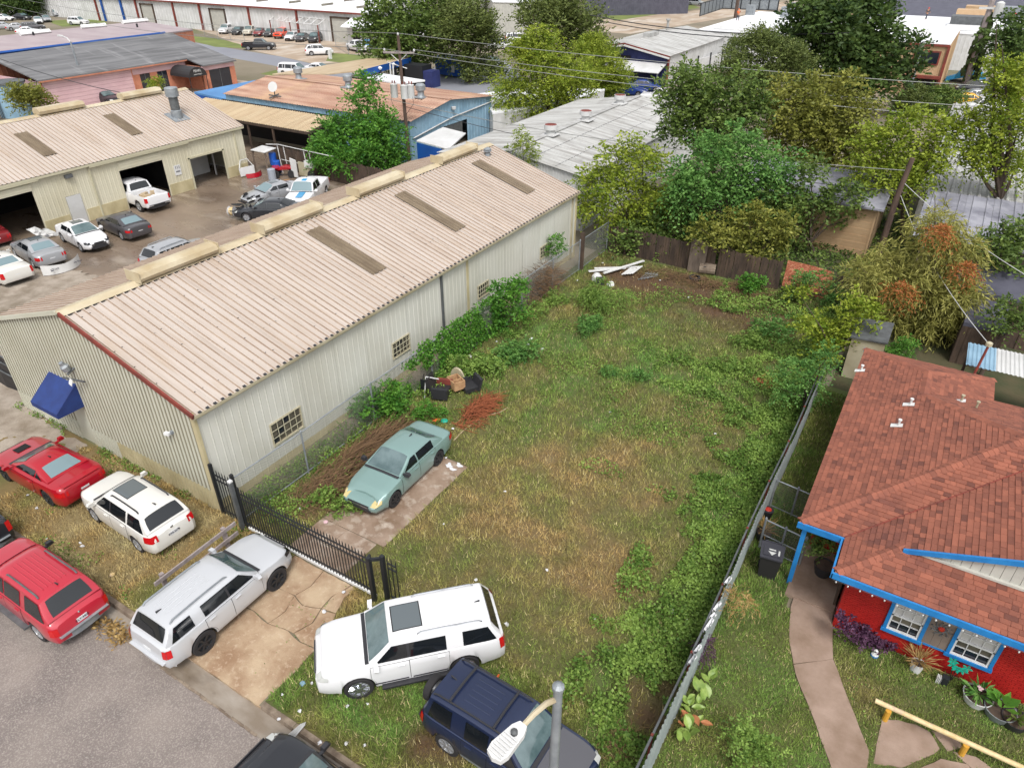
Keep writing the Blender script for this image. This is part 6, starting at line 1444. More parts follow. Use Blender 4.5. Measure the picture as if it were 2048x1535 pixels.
lx = Car(L=4.68, W=1.81, H=1.43, wb=2.8, ro=.98, xa=.9, xb=.1, xc=-1.1, xd=-1.75, sh=[(2.34, .68), (2.2, .78), (.9, .96), (-1.75, 1.02), (-2.34, 1.0)], divs=(-.2, -1.15), pr=.24, rake_f=.18, nf=.28)
t = build_car('sedan', 'white sedan with open roof hatch and dark hourglass grille in rear lot', 'car', lx, 'white', (-46.6, 22.85, 0), R(-8), sunroof=(-.75, -.1, .5), lensm='glass')
q = MB(); q.prism([(2.42, -.34, .72), (2.42, .34, .72), (2.42, .24, .52), (2.42, .4, .3), (2.42, -.4, .3), (2.42, -.24, .52)], (.03, 0, 0)); q.build('front_grille', MT['plastic'], t, local=True)
mz = Car(L=4.87, W=1.84, H=1.45, wb=2.83, ro=1.08, xa=.85, xb=.05, xc=-1.1, xd=-1.9, sh=[(2.43, .68), (2.3, .78), (.85, .97), (-1.9, 1.05), (-2.43, 1.02)], divs=(-.2, -1.15), pr=.2, rake_f=.2, nf=.28)
build_car('sedan', 'dark grey sedan parked nose-in beside the white garage door', 'car', mz, 'grey', (-46.2, 25.4, 0), R(174), tailh=(.72, .88), winm='sealight')
bm = Car(L=4.85, W=1.85, H=1.46, wb=2.89, ro=1.05, xa=.95, xb=.15, xc=-1.05, xd=-1.7, sh=[(2.42, .7), (2.3, .8), (.95, .97), (-1.7, 1.02), (-2.42, 1.0)], divs=(-.15, -1.12), pr=.22, rake_f=.2)
build_car('sedan', 'silver sedan with detached bumper propped behind it', 'car', bm, 'lgrey', (-46.5, 19.85, 0), R(172), sunroof=(-.6, .05, .5), tailh=(.7, .9), winm='sealight')
cd = Car(L=5.0, W=1.85, H=1.46, wb=2.95, ro=1.1, xa=.95, xb=.15, xc=-1.05, xd=-1.7, sh=[(2.5, .72), (2.4, .82), (.95, .99), (-1.7, 1.05), (-2.5, 1.02)], divs=(-.15, -1.12), pr=.22, nr=.06)
build_car('sedan', 'white sedan with tall red tail lamps at the left frame edge', 'car', cd, 'pearl', (-45.9, 17.3, 0), R(176), tail='vert', tailh=(.62, .98), winm='sealight')
tv = Car(L=4.7, W=1.88, H=1.7, wb=2.8, ro=1.0, wr=.36, xa=.95, xb=.3, xc=-1.85, xd=-2.2, sh=[(2.35, .86), (2.2, .96), (.95, 1.08), (-2.2, 1.12), (-2.35, 1.02)], divs=(-.1, -1.0, -1.3), tumble=.2)
build_car('suv', 'silver SUV half hidden behind the tan warehouse roof ridge', 'suv', tv, 'lgrey', (-38.2, 23.9, 0), R(90), rails=(.1, -1.6, 'steel'), tail='side', tailh=(.8, 1.05))
rm_ = Car(L=5.9, W=2.03, H=1.95, wb=3.8, ro=1.2, wr=.42, sill=.45, xa=1.4, xb=.85, xc=-.6, xd=-.78, sh=[(2.95, 1.05), (2.8, 1.18), (1.4, 1.26), (-2.95, 1.26)], divs=(.3, -.5), pr=.1, tumble=.18, nf=.14, rf=.6, bed=(-2.85, -.9, .8), nr=.03)
t = build_car('pickup', 'white pickup with loaded bed backing out of the garage door', 'pickup', rm_, 'white', (-50.7, 29.6, 0), R(176), tail='vert', tailh=(.85, 1.2), bumper='plastic', darkpillar=True)
q = MB(); [q.box((-1.9 + rg.uniform(-.7, .8), rg.uniform(-.6, .6), .95 + rg.uniform(0, .2)), (rg.uniform(.3, .8), rg.uniform(.2, .5), .25), rg.uniform(0, 3)) for _ in range(7)]; tag(q.build('bed_load', MT['canopy'], t, local=True), kind='stuff')
mr = Car(L=4.8, W=1.84, H=1.5, wb=2.75, ro=1.05)
build_car('sedan', 'dull maroon car inside the left garage opening', 'car', mr, 'maroon', (-52.6, 19.7, 0), R(175), tailh=(.6, .85))
wt_ = Car(L=5.7, W=2.0, H=1.85, wb=3.6, ro=1.15, wr=.39, sill=.4, xa=1.3, xb=.7, xc=-.6, xd=-.78, sh=[(2.85, .98), (2.7, 1.1), (1.3, 1.2), (-2.85, 1.2)], divs=(.2, -.55), pr=.1, tumble=.18, nf=.14, rf=.6, bed=(-2.75, -.9, .75), nr=.03)
t = build_car('pickup', 'white pickup with cyan striped bonnet among the wrecked cars', 'pickup', wt_, 'white', (-40.3, 36.6, 0), R(-62), tail='vert', tailh=(.8, 1.15), wsm='sealight')
q = MB(); patch(q, lambda u, v: np.array([1.45 + 1.15 * u, -.1 + .5 * v, wt_.zs(1.45 + 1.15 * u) + .05]), LIN(0, 1, 4), LIN(0, 1, 3), .014); q.build('cyan_stripe', PT['wrap'], t, local=True)
q = MB(); patch(q, lambda u, v: wt_.gtop(.1 + .5 * u, -.2 + .5 * v), LIN(0, 1, 4), LIN(0, 1, 3), .012); q.build('cyan_patch', MT['tarp'], t, local=True)
t = build_car('sedan', 'wrecked silver sedan with crumpled nose beside the cyan striped pickup', 'car', lx, 'lgrey', (-42.9, 35.4, 0), R(-100), sunroof=(-.6, .0, .5), wsm='sealight')
q = MB(); [q.obox((2.0 + rg.uniform(-.3, .5), rg.uniform(-.8, .7), .4 + rg.uniform(0, .4)), (rg.uniform(-.4, .4), .2, .1), (.1, rg.uniform(.1, .4), .1), (0, .05, .15)) for _ in range(12)]; tag(q.build('crumpled_metal', MT['plastic'], t, local=True), kind='stuff')
t = build_car('sedan', 'wrecked black car with smashed bonnet closest to the warehouse ridge', 'car', bk, 'black', (-40.0, 32.6, 0), R(-150), wsm='sealight')
q = MB(); [q.obox((2.0 + rg.uniform(-.6, .4), rg.uniform(-.8, .6), .55 + rg.uniform(0, .5)), (rg.uniform(-.5, .5), .3, .1), (.1, rg.uniform(.1, .4), .1), (0, .05, .1)) for _ in range(12)]; tag(q.build('crumpled_metal', MT['steeldark'], t, local=True), kind='stuff')
FAR = {}
FARSPEC = dict(sedan=(Car(), dict()), suv=(Car(L=4.75, W=1.9, H=1.74, wb=2.8, ro=1.0, wr=.37, sill=.3, xa=1.0, xb=.4, xc=-1.9, xd=-2.24, sh=[(2.37, .9), (2.2, 1.0), (1.0, 1.1), (-2.24, 1.14), (-2.37, 1.05)], divs=(-.1, -1.0, -1.3)), dict(tail='vert', tailh=(.75, 1.05))),
    pickup=(pk_, dict(tail='vert', tailh=(.78, 1.15))), van=(Car(L=5.0, W=1.95, H=1.76, wb=3.0, ro=1.0, wr=.35, xa=1.35, xb=.6, xc=-2.2, xd=-2.4, sh=[(2.5, .85), (2.3, .95), (1.35, 1.02), (-2.5, 1.1)], divs=(.0, -1.1, -1.5)), dict(tail='vert', tailh=(.8, 1.2))),
    jeep=(Car(L=4.5, W=1.88, H=1.85, wb=2.95, ro=.8, wr=.4, sill=.42, xa=.75, xb=.5, xc=-1.95, xd=-2.05, sh=[(2.25, 1.08), (.75, 1.15), (-2.25, 1.15)], divs=(-.1, -.95), nf=.06, rf=.3, rake_f=.02, tumble=.08), dict(tail='vert', tailh=(.8, 1.1), spare=True)),
    coupe=(cam_, dict(tailh=(.72, .9))))
def far_car(kind, pm, px, py, rz, label, group=None, z=0.0, pos=None):
 p = V3(pos) if pos is not None else at(px, py, .6); loc = (float(p[0]), float(p[1]), z)
 if kind not in FAR:
  c, kw = FARSPEC[kind]
  t = build_car({'sedan': 'parked_car', 'suv': 'parked_suv', 'pickup': 'parked_pickup', 'van': 'parked_van', 'jeep': 'parked_jeep'.replace('jeep', 'offroader'), 'coupe': 'parked_coupe'}[kind], label, {'pickup': 'pickup', 'van': 'van', 'suv': 'suv', 'jeep': 'suv'}.get(kind, 'car'), c, pm, loc, R(rz), group, near=False, **kw)
  FAR[kind] = (t, pm); return t
 src, pm0 = FAR[kind]
 t = copy_tree(src); t.location = loc; t.rotation_euler = (0, 0, R(rz)); t['label'] = label
 if 'group' in t: del t['group']
 if group: t['group'] = group
 for o in [x for x in t.children]:
  if o.data:
   for sl in o.material_slots:
    if sl.material == PT[pm0]: sl.link = 'OBJECT'; sl.material = PT[pm]
 return t
G1 = 'cars parked in a row before the far white warehouse'
for k, pm, px, py, lab in (('suv', 'white', 452, 60, 'white SUV at the left end of the far row'), ('sedan', 'black', 477, 62, 'black car second from the left in the far row'), ('suv', 'beige', 500, 63, 'champagne SUV third from the left in the far row'), ('sedan', 'maroon', 520, 65, 'dull red car left of the orange off-roader row mate'),
       ('sedan', 'black', 541, 66, 'black car just left of the orange off-roader'), ('jeep', 'orange', 563, 69, 'bright orange-red boxy off-roader in the far row'), ('sedan', 'white', 583, 73, 'white car just right of the orange off-roader'), ('sedan', 'grey', 604, 75, 'dark grey car second from the right in the far row'), ('suv', 'black', 630, 77, 'black rounded car at the right end of the far row')):
 far_car(k, pm, px, py, -62 if k != 'jeep' else -66, lab, G1)
far_car('pickup', 'black', 518, 92, 35, 'black pickup parked alone on the far concrete apron')
far_car('suv', 'white', 638, 102, 48, 'white SUV turning out of the far parking lot')
far_car('pickup', 'white', 715, 95, 160, 'white pickup behind chain link near the big dark tree')
far_car('pickup', 'wrap', 738, 95, 160, 'blue and white truck behind chain link near the big dark tree')
G2 = 'cars parked at the upper left corner'
for k, pm, px, py, rz, lab in (('suv', 'white', 157, 44, 20, 'boxy white hatchback on grass beyond the mauve roof'), ('sedan', 'white', 76, 41, -25, 'white sedan left of the green verge'), ('sedan', 'lgrey', 8, 52, 60, 'light grey car at the left edge, upper row'), ('sedan', 'lgrey', 36, 54, 60, 'light grey car with pale glass second from left edge'), ('suv', 'grey', 66, 55, 60, 'dark grey SUV beyond the mauve roof edge'), ('sedan', 'white', 57, 62, 55, 'white car partly hidden by the mauve roof'),
        ('sedan', 'white', 8, 36, 20, 'white car under the corner tree'), ('van', 'lgrey', 112, 27, -20, 'pale minivan beside the white trailer'), ('sedan', 'black', 45, 34, 10, 'black car in the shade of the corner tree'), ('pickup', 'white', 232, 28, -60, 'white pickup behind the far wire fence'), ('suv', 'black', 258, 24, -60, 'black SUV behind the far wire fence'), ('coupe', 'white', 262, 36, -40, 'white coupe beside the far wire fence'), ('suv', 'white', 285, 34, -40, 'white SUV at the end of the far wire fence'), ('sedan', 'lgrey', 92, 38, -20, 'grey car between the sedan and the minivan')):
 far_car(k, pm, px, py, rz, lab, G2)
for k, pm, px, py, rz, lab in (('sedan', 'black', 1245, 22, 0, 'black car at the top edge left of the far pole'), ('sedan', 'black', 1306, 14, 0, 'black car at the top edge right of the far pole'), ('van', 'lgrey', 1392, 6, 0, 'pale minivan at the top edge'), ('suv', 'black', 890, 136, -50, 'dark SUV behind the blue dumpster'), ('suv', 'black', 985, 128, -20, 'dark SUV beyond the lime tree'), ('sedan', 'blue', 1258, 180, 10, 'blue car nearest the grey workshop roof'),
        ('sedan', 'blue', 1290, 172, 20, 'blue car before the white coupe'), ('coupe', 'pearl', 1308, 158, -60, 'white coupe under the navy workshop awning'), ('pickup', 'white', 1325, 198, 190, 'white truck half hidden behind the olive trees'), ('suv', 'black', 1948, 178, 195, 'black SUV under the blue tarp heap'), ('sedan', 'lgrey', 1945, 192, 195, 'grey car between the black SUV and the yellow car'),
        ('sedan', 'yellow', 1925, 200, 195, 'yellow car beside the beige tower yard'), ('suv', 'white', 1965, 215, 195, 'white SUV nearest the right hand trees'), ('suv', 'lgrey', 1846, 200, 200, 'silver SUV before the beige tower door'), ('sedan', 'white', 128, 204, 0, 'white car close to the pink office wall'), ('sedan', 'black', 212, 196, 0, 'black car before the pink office windows'),
        ('suv', 'white', 2005, 168, 195, 'white truck at the far right edge'), ('sedan', 'grey', 1985, 170, 195, 'grey car behind the black SUV'), ('van', 'white', 590, 142, 15, 'white van beyond the rusty roof ridge'), ('sedan', 'white', 640, 138, 15, 'white car before the long blue-edged canopy'), ('van', 'white', 1000, 90, 40, 'white van beyond the dark tree'), ('van', 'white', 1035, 78, 40, 'white van beside the lime tree top')):
 far_car(k, pm, px, py, rz, lab)
tp = at(140, 30); t = thing('box_trailer', 'large white box trailer at the upper left corner', 'trailer', tp)
part('box', t, MT['white'], lambda mb: mb.box(tp + V3((0, 3, 2.2)), (9.5, 3.0, 3.2), .12)); part('wheel', t, MT['tyre'], lambda mb: mb.lathe([(.2, -.15), (.5, -.15), (.5, .15), (.2, .15)], 12, tp + V3((2.2, 1.35, .5)), (0, 1, 0)))
part('seam', t, MT['steel'], lambda mb: mb.box(tp + V3((.3, 1.2, 2.2)), (.15, .4, 3.0)))
# -- GROUND COVER OF THE LOT, VERGE AND LAWN
def vnoise(x, y, s, seed):
 r = np.random.default_rng(seed); T = r.random((64, 64))
 x = np.asarray(x) / s; y = np.asarray(y) / s
 xi = np.floor(x).astype(int); yi = np.floor(y).astype(int); fx = x - xi; fy = y - yi
 fx = fx * fx * (3 - 2 * fx); fy = fy * fy * (3 - 2 * fy)
 g = lambda a, b: T[a % 64, b % 64]
 return (g(xi, yi) * (1 - fx) + g(xi + 1, yi) * fx) * (1 - fy) + (g(xi, yi + 1) * (1 - fx) + g(xi + 1, yi + 1) * fx) * fy
def lin3(c, k=1.0): return np.array(srgb(c, k)[:3])
GK = .8
C_GREEN, C_LUSH, C_OLIVE, C_TAN, C_BROWN, C_SOIL, C_PALE = [lin3(c, GK) for c in ((116, 134, 62), (110, 150, 68), (142, 140, 78), (172, 146, 94), (118, 90, 60), (96, 72, 56), (196, 182, 132))]
def gz(x, y, zones):
 out = np.zeros_like(x)
 for (px, py, r, w) in zones:
  q = at(px, py); out += w * np.exp(-((x - q[0]) ** 2 + (y - q[1]) ** 2) / (r * r))
 return out
DRY = [(950, 985, 1.7, .5), (1010, 1060, 1.3, .35), (1120, 915, 1.8, .4), (1290, 930, 1.6, .55), (1350, 900, 1.2, .3), (1200, 1010, 1.6, .45), (1130, 1120, 2.0, .4), (1230, 1150, 1.5, .45), (1020, 900, 1.6, .25), (1330, 1110, 1.0, .4), (1000, 1190, 1.2, .25), (860, 1170, .8, .3), (1040, 960, 1.2, .3), (700, 1190, .9, .5), (610, 1440, .5, .4), (1100, 1420, .7, .35)]
WET = [(1180, 720, 2.6, .5), (1080, 700, 1.8, .4), (1280, 760, 2.0, .4), (1420, 760, 2.0, .5), (1400, 680, 2.2, .35), (1110, 800, 2.0, .25), (760, 1330, 1.6, .35), (640, 1400, 1.0, .3), (1230, 1000, .6, .25), (1120, 1480, 1.3, .35), (1040, 660, 1.2, .4), (900, 1440, 1.2, .3), (1190, 590, 1.3, .6)]
BRN = [(1330, 575, 2.2, .9), (1440, 600, 2.2, .8), (1500, 640, 1.8, .7), (1260, 560, 1.6, .6), (1540, 600, 1.6, .7), (1230, 545, 1.2, .8), (1400, 640, 1.6, .3), (1290, 1440, .65, 1.0), (1270, 1370, .4, .6), (830, 1490, .55, .8), (900, 1510, .7, .7), (1340, 1380, .4, .7), (1350, 1215, .4, .5), (1180, 1530, .6, .8), (1415, 1130, .5, .5), (1100, 1460, .5, .2)]
def lot_colour(x, y, soil=False):
 n1 = vnoise(x, y, 1.9, 1); n2 = vnoise(x, y, .7, 2); n3 = vnoise(x, y, .25, 3)
 dry = .2 + gz(x, y, DRY) * .62 - gz(x, y, WET) * .5 + (n1 - .5) * .55 + (n2 - .5) * .45 + (n3 - .5) * .2
 verge = (y < 10.4) & (x < -15.2)
 dry = np.where(verge, .82 + (n1 - .5) * .5 + (n2 - .5) * .55 - .9 * np.exp(-((x + 16.3) ** 2 + (y - 6.6) ** 2) / .9) - .5 * np.exp(-((x + 17) ** 2 + (y - 9.6) ** 2) / .5), dry)
 lawn = x > -2.0
 dry = np.where(lawn, -.02 + (n1 - .5) * .4 + (n2 - .5) * .3 + .35 * np.exp(-((x - 2.2) ** 2 + (y - 14.4) ** 2) / .5), dry)
 fence = (x > -4.6) & (x < -2.0)
 dry = np.where(fence, dry - .25 * np.clip((x + 4.6) / 1.2, 0, 1), dry)
 brn = np.clip(gz(x, y, BRN) + (n2 - .5) * .5 * (gz(x, y, BRN) > .1), 0, 1)
 c = np.empty(x.shape + (3,))
 stops = np.array([-.3, .05, .4, .8, 1.2]); cols = np.array([C_LUSH, C_GREEN, C_OLIVE, C_TAN, C_PALE * .9])
 for k in range(3): c[..., k] = np.interp(dry, stops, cols[:, k])
 b = brn[..., None]; c = c * (1 - b) + C_BROWN * b
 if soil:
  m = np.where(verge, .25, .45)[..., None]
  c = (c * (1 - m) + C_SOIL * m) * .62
 return c, dry, brn
def ground_grid(name, x0, x1, y0, y1, step, z):
 nx, ny = int((x1 - x0) / step), int((y1 - y0) / step)
 X, Y = np.meshgrid(np.linspace(x0, x1, nx + 1), np.linspace(y0, y1, ny + 1), indexing='ij')
 H = .03 * vnoise(X, Y, .8, 9) + .03 * vnoise(X, Y, .3, 10)
 edge = np.minimum(np.minimum(X - x0, x1 - X), np.minimum(Y - y0, y1 - Y)); H = H * np.clip(edge / .4, 0, 1)
 v = np.stack([X, Y, z + H], -1).reshape(-1, 3)
 i, j = np.meshgrid(np.arange(nx), np.arange(ny), indexing='ij'); a = (i * (ny + 1) + j).ravel()
 f = np.stack([a, a + ny + 1, a + ny + 2, a + 1], -1)
 cx_, cy_ = v[f, 0].mean(1), v[f, 1].mean(1)
 c, _, _ = lot_colour(cx_, cy_, True)
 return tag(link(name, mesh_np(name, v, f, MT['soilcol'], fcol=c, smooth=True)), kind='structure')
ground_grid('lot_ground', -17.6, -15.0, 10.3, 39.4, .15, -.002); ground_grid('lot_ground', -15.0, -12.28, 16.95, 39.4, .15, -.002)
ground_grid('lot_ground', -12.6, -12.28, 10.5, 16.95, .1, -.004)
ground_grid('lot_ground', -12.28, -2.0, 10.35, 39.4, .15, -.002); ground_grid('lot_ground', -11.36, -2.0, 6.13, 10.35, .12, -.004); ground_grid('lot_ground', -12.0, -11.36, 8.3, 10.3, .12, -.012); ground_grid('verge_ground', -60, -14.38, 6.13, 10.35, .15, -.003); ground_grid('house_lawn', -2.0, 12, 6.13, 16.4, .15, -.002); ground_grid('side_yard', -2.0, -.4, 16.4, 30, .15, -.002)
def blades(name, n, region, lmin, lmax, wid, seed, lean=.7, bright=0.0, tuft=None, zfun=None, excl=None):
 r = np.random.default_rng(seed); x0, x1, y0, y1 = region
 x = r.uniform(x0, x1, n); y = r.uniform(y0, y1, n)
 if excl is not None:
  k = ~excl(x, y); x, y = x[k], y[k]
 c, dry, brn = lot_colour(x, y)
 k = r.random(len(x)) > brn * .75
 x, y, c, dry = x[k], y[k], c[k], dry[k]; n = len(x)
 a = r.uniform(0, 2 * np.pi, n); L = r.uniform(lmin, lmax, n) * (1 + .5 * (vnoise(x, y, 1.1, 21) - .4)); ln = r.uniform(.2, 1.0, n) * lean
 dx, dy = np.cos(a) * L * np.sin(ln), np.sin(a) * L * np.sin(ln); dz = L * np.cos(ln)
 b = a + np.pi / 2 + r.uniform(-.4, .4, n); wx, wy = np.cos(b) * wid, np.sin(b) * wid
 v = np.empty((n, 3, 3)); v[:, 0] = np.stack([x - wx, y - wy, np.full(n, .01)], -1); v[:, 1] = np.stack([x + wx, y + wy, np.full(n, .01)], -1); v[:, 2] = np.stack([x + dx, y + dy, dz + .01], -1)
 tone = (r.uniform(.65, 1.3, n) * (.72 + .56 * vnoise(x, y, .33, 23)))[:, None]; pale = (r.random(n) < .08)[:, None]
 c = np.clip(np.where(pale, C_PALE * .9, c) * tone * (1 + bright), 0, 1)
 f = np.arange(3 * n).reshape(n, 3)
 return tag(link(name, mesh_np(name, v.reshape(-1, 3), f, MT['blade'], fcol=c)), kind='stuff')
slab_ex = lambda x, y: ((x > -15.0) & (x < -12.25) & (y < 16.95)) | (y < 6.2)
blades('lot_grass', 150000, (-17.1, -2.2, 10.4, 39), .09, .24, .014, 31, 1.15, excl=slab_ex)
blades('kerbside_grass', 40000, (-12.0, -2.1, 6.15, 10.5), .09, .22, .013, 32, 1.15, excl=lambda x, y: (y < 6.2) | (x < -11.3 - np.clip(y - 8, 0, 9) * .3))
blades('verge_grass', 46000, (-32, -14.5, 6.15, 10.4), .07, .18, .012, 33, 1.25, excl=lambda x, y: (vnoise(x, y, 1.4, 44) * .5 + vnoise(x, y, .3, 45) * .5 + np.clip((-x - 24) / 6, -.25, .6) > .82))
PX = lambda *q: [tuple(at(*p)[:2]) for p in q]
WL_, WR_ = PX((1597, 1160), (1580, 1215), (1577, 1285), (1590, 1350), (1612, 1405), (1632, 1455), (1665, 1550)), PX((1672, 1185), (1663, 1240), (1665, 1320), (1685, 1375), (1708, 1432), (1737, 1505), (1730, 1550))
WALKP = WL_ + WR_[::-1]
FLAG = [PX((1762, 1437), (1830, 1450), (1858, 1465), (1878, 1500), (1868, 1508), (1800, 1537), (1745, 1527), (1752, 1490)), PX((1863, 1463), (1912, 1476), (1922, 1495), (1893, 1503)), PX((1830, 1540), (1880, 1518), (1935, 1530), (1950, 1560), (1820, 1560)), PX((1905, 1505), (1950, 1515), (1990, 1545), (1945, 1540))]
def inpoly(x, y, poly):
 ins = np.zeros(len(x), bool); n = len(poly)
 for i in range(n):
  (x0, y0), (x1, y1) = poly[i], poly[(i + 1) % n]
  cnd = ((y0 > y) != (y1 > y)) & (x < (x1 - x0) * (y - y0) / (y1 - y0 + 1e-12) + x0); ins ^= cnd
 return ins
lawn_ex = lambda x, y: inpoly(x, y, WALKP) | inpoly(x, y, FLAG[0]) | inpoly(x, y, FLAG[1]) | inpoly(x, y, FLAG[2]) | inpoly(x, y, FLAG[3]) | ((y > 17.3) & (x > -.7))
blades('lawn_grass', 75000, (-1.95, 6.5, 8, 16.4), .06, .15, .012, 34, 1.2, excl=lawn_ex)
blades('side_grass', 16000, (-1.95, -.5, 16.4, 29.5), .08, .2, .014, 35, 1.1, excl=lawn_ex)
wk = link('walkway', None, None, (0, 0, 0)); tag(wk, kind='structure')
for poly in (WL_[:3] + [(WL_[2][0] * .3 + WL_[3][0] * .7, WL_[2][1] * .3 + WL_[3][1] * .7)] + [WR_[2]] + WR_[:2][::-1], [(WL_[2][0] * .28 + WL_[3][0] * .72, WL_[2][1] * .28 + WL_[3][1] * .72)] + WL_[3:] + WR_[2:][::-1]):
 cx_, cy_ = np.mean([p[0] for p in poly]), np.mean([p[1] for p in poly])
 part('concrete_slab', wk, MT['walk'], lambda mb: mb.prism([(cx_ + (x - cx_) * .995, cy_ + (y - cy_) * .995, .0) for x, y in jag(poly, .3, .015, 4)], (0, 0, .075)))
for i, poly in enumerate(FLAG): part('paving_stone', wk, MT['walk'], lambda mb: mb.prism([(x, y, .0) for x, y in jag(poly, .2, .03, 50 + i)], (0, 0, .06)))
# -- LEAVES
def leaf_mesh(pts, tdir, ll, lw, r, bend=.0):
 """rhombic leaves at pts pointing along tdir"""
 n = len(pts); t = tdir / (np.linalg.norm(tdir, axis=1, keepdims=True) + 1e-9)
 q = r.normal(size=(n, 3)); q[:, 2] += .3; s = np.cross(t, q); s /= np.linalg.norm(s, axis=1, keepdims=True) + 1e-9
 L = (ll * r.uniform(.7, 1.3, n))[:, None]; W = (lw * r.uniform(.7, 1.3, n))[:, None]
 v = np.stack([pts, pts + t * L * .5 + s * W, pts + t * L, pts + t * L * .5 - s * W], 1)
 v[:, 2, 2] -= bend * L[:, 0]
 return v
def crown_pts(blobs, ntw, tl, nl, ll, lw, seed, up=.35, droop=.25, shell=.4, spread=.8, side=.9):
 r = np.random.default_rng(seed); B = np.array(blobs, float)
 wgt = (B[:, 3] * B[:, 4] * B[:, 5]) ** .72; k = r.choice(len(B), ntw, p=wgt / wgt.sum())
 d = r.normal(size=(ntw, 3)); d[:, 2] += .25; d /= np.linalg.norm(d, axis=1, keepdims=True)
 rad = r.random(ntw) ** shell
 lump = 1 + .22 * np.sin(d[:, 0] * 5 + k) * np.sin(d[:, 1] * 6 + 2 * k) + .12 * r.normal(size=ntw)
 b = B[k, :3] + d * B[k, 3:6] * (rad * lump)[:, None] * .9
 t = d * spread + r.normal(size=(ntw, 3)) * .45; t[:, 2] += up; t /= np.linalg.norm(t, axis=1, keepdims=True)
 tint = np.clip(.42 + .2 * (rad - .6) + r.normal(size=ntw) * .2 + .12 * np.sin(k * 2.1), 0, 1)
 out, ti = [], []
 tll = tl * r.uniform(.6, 1.3, ntw)
 for j in range(nl):
  s = (j + .5) / nl
  p = b + t * (tll * s)[:, None]; p[:, 2] -= droop * tll * s * s
  sgn = 1 if j % 2 else -1
  sd = np.cross(t, np.array([0, 0, 1.0])); sd /= np.linalg.norm(sd, axis=1, keepdims=True) + 1e-6
  ld = t * .7 + sd * sgn * side + r.normal(size=(ntw, 3)) * .3; ld[:, 2] -= droop * s
  out.append(leaf_mesh(p, ld, ll, lw, r)); ti.append(np.clip(tint + r.normal(size=ntw) * .12, 0, 1))
 v = np.concatenate(out); return v.reshape(-1, 3), np.concatenate(ti)
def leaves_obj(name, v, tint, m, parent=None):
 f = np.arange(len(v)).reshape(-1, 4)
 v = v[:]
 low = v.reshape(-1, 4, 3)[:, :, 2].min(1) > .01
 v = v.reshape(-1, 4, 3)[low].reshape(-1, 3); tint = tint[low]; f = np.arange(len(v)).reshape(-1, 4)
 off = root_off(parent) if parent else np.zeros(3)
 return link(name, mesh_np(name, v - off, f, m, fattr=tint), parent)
STY = dict(
 broad=dict(tl=.75, nl=6, ll=.26, lw=.075, up=.25, droop=.3, dens=1.0),
 fine=dict(tl=.85, nl=7, ll=.22, lw=.06, up=.5, droop=.2, dens=1.15),
 frond=dict(tl=1.15, nl=9, ll=.22, lw=.06, up=.35, droop=.55, dens=.85),
 willow=dict(tl=1.1, nl=8, ll=.34, lw=.032, up=.1, droop=.8, dens=1.1, side=.35),
 far=dict(tl=1.2, nl=5, ll=.5, lw=.14, up=.3, droop=.3, dens=.8),
 farfine=dict(tl=1.5, nl=6, ll=.45, lw=.09, up=.6, droop=.15, dens=.9))
tcount = 0
LAI = 3.0
def tree(label, leaf, style, base, blobs, dens=1.0, name='tree', cat='tree', trunk_r=.16, group=None, zoff=0.0, trunk=True, shell=.42, lo=None):
 """blobs are survey marks (px, py, radius px, depth offset m) of the crown's clumps"""
 global tcount; tcount += 1
 b = V3((base[0], base[1], 0)); dist = b @ _hd
 st = dict(STY[style]); dn = st.pop('dens') * dens
 B = []
 for q in blobs:
  px, py, rp = q[:3]; dd = q[3] if len(q) > 3 else RNG.uniform(-.6, .6) * .02 * dist
  p = atd(px, py, dist + dd); sl = np.linalg.norm(p - V3((0, 0, CAM_H))); rr = rp * sl / FPX
  p[2] = max(p[2], rr * .55)
  B.append((*p, rr, rr, rr * .85))
 area = sum(math.pi * q[3] ** 2 for q in B)
 B0 = list(B); B = []
 for q in B0:
  c0 = V3(q[:3]); r0 = q[3]; B.append((*c0, r0 * .82, r0 * .82, r0 * .72))
  for k in range(5):
   dd = RNG.normal(size=3); dd[2] = abs(dd[2]) * .9 - .15; dd /= np.linalg.norm(dd); r1 = r0 * RNG.uniform(.3, .55)
   c1 = c0 + dd * r0 * RNG.uniform(.75, 1.05); c1[2] = max(c1[2], r1 * .5); B.append((*c1, r1, r1, r1 * .8))
 sc = min(1.0, max(.3, np.mean([q[3] for q in B0]) / 1.3))
 st['tl'] *= sc; st['ll'] *= sc ** .8; st['lw'] *= sc ** .8
 leafarea = st['ll'] * st['lw'] * st['nl']
 ntw = int(min(4200, max(60, LAI * dn * area / leafarea)))
 t = thing(name, label, cat, b, 0, group)
 v, ti = crown_pts(B, ntw, seed=100 + tcount, shell=shell, **st)
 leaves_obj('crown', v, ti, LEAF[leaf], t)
 if trunk:
  cen = np.array(B0)[:, :3]; top = cen.mean(0); mb = MB()
  h = max(.8, cen[:, 2].min() * .7)
  fork = b * .6 + np.array([top[0], top[1], 0]) * .4; fork[2] = h
  mb.tube([b, (b + fork) / 2 + V3((.05, .03, 0)), fork], [trunk_r * 1.25, trunk_r, trunk_r * .85], 8)
  for p in cen:
   m_ = (fork + p) / 2 + RNG.normal(size=3) * .15; mb.tube([fork, m_, p, p + (p - m_) * .55], [trunk_r * .6, trunk_r * .4, trunk_r * .2, trunk_r * .06], 5)
  mb.build('trunk', MT['bark'], t, True)
 return t
tree('bright green leafy tree between board fence and transformer pole', 'bright', 'broad', (-41.2, 44.2), [(735, 205, 38), (742, 250, 48), (700, 300, 58), (770, 295, 52), (735, 345, 62), (672, 335, 34), (690, 380, 40), (780, 345, 35), (660, 300, 28)], 1.1)
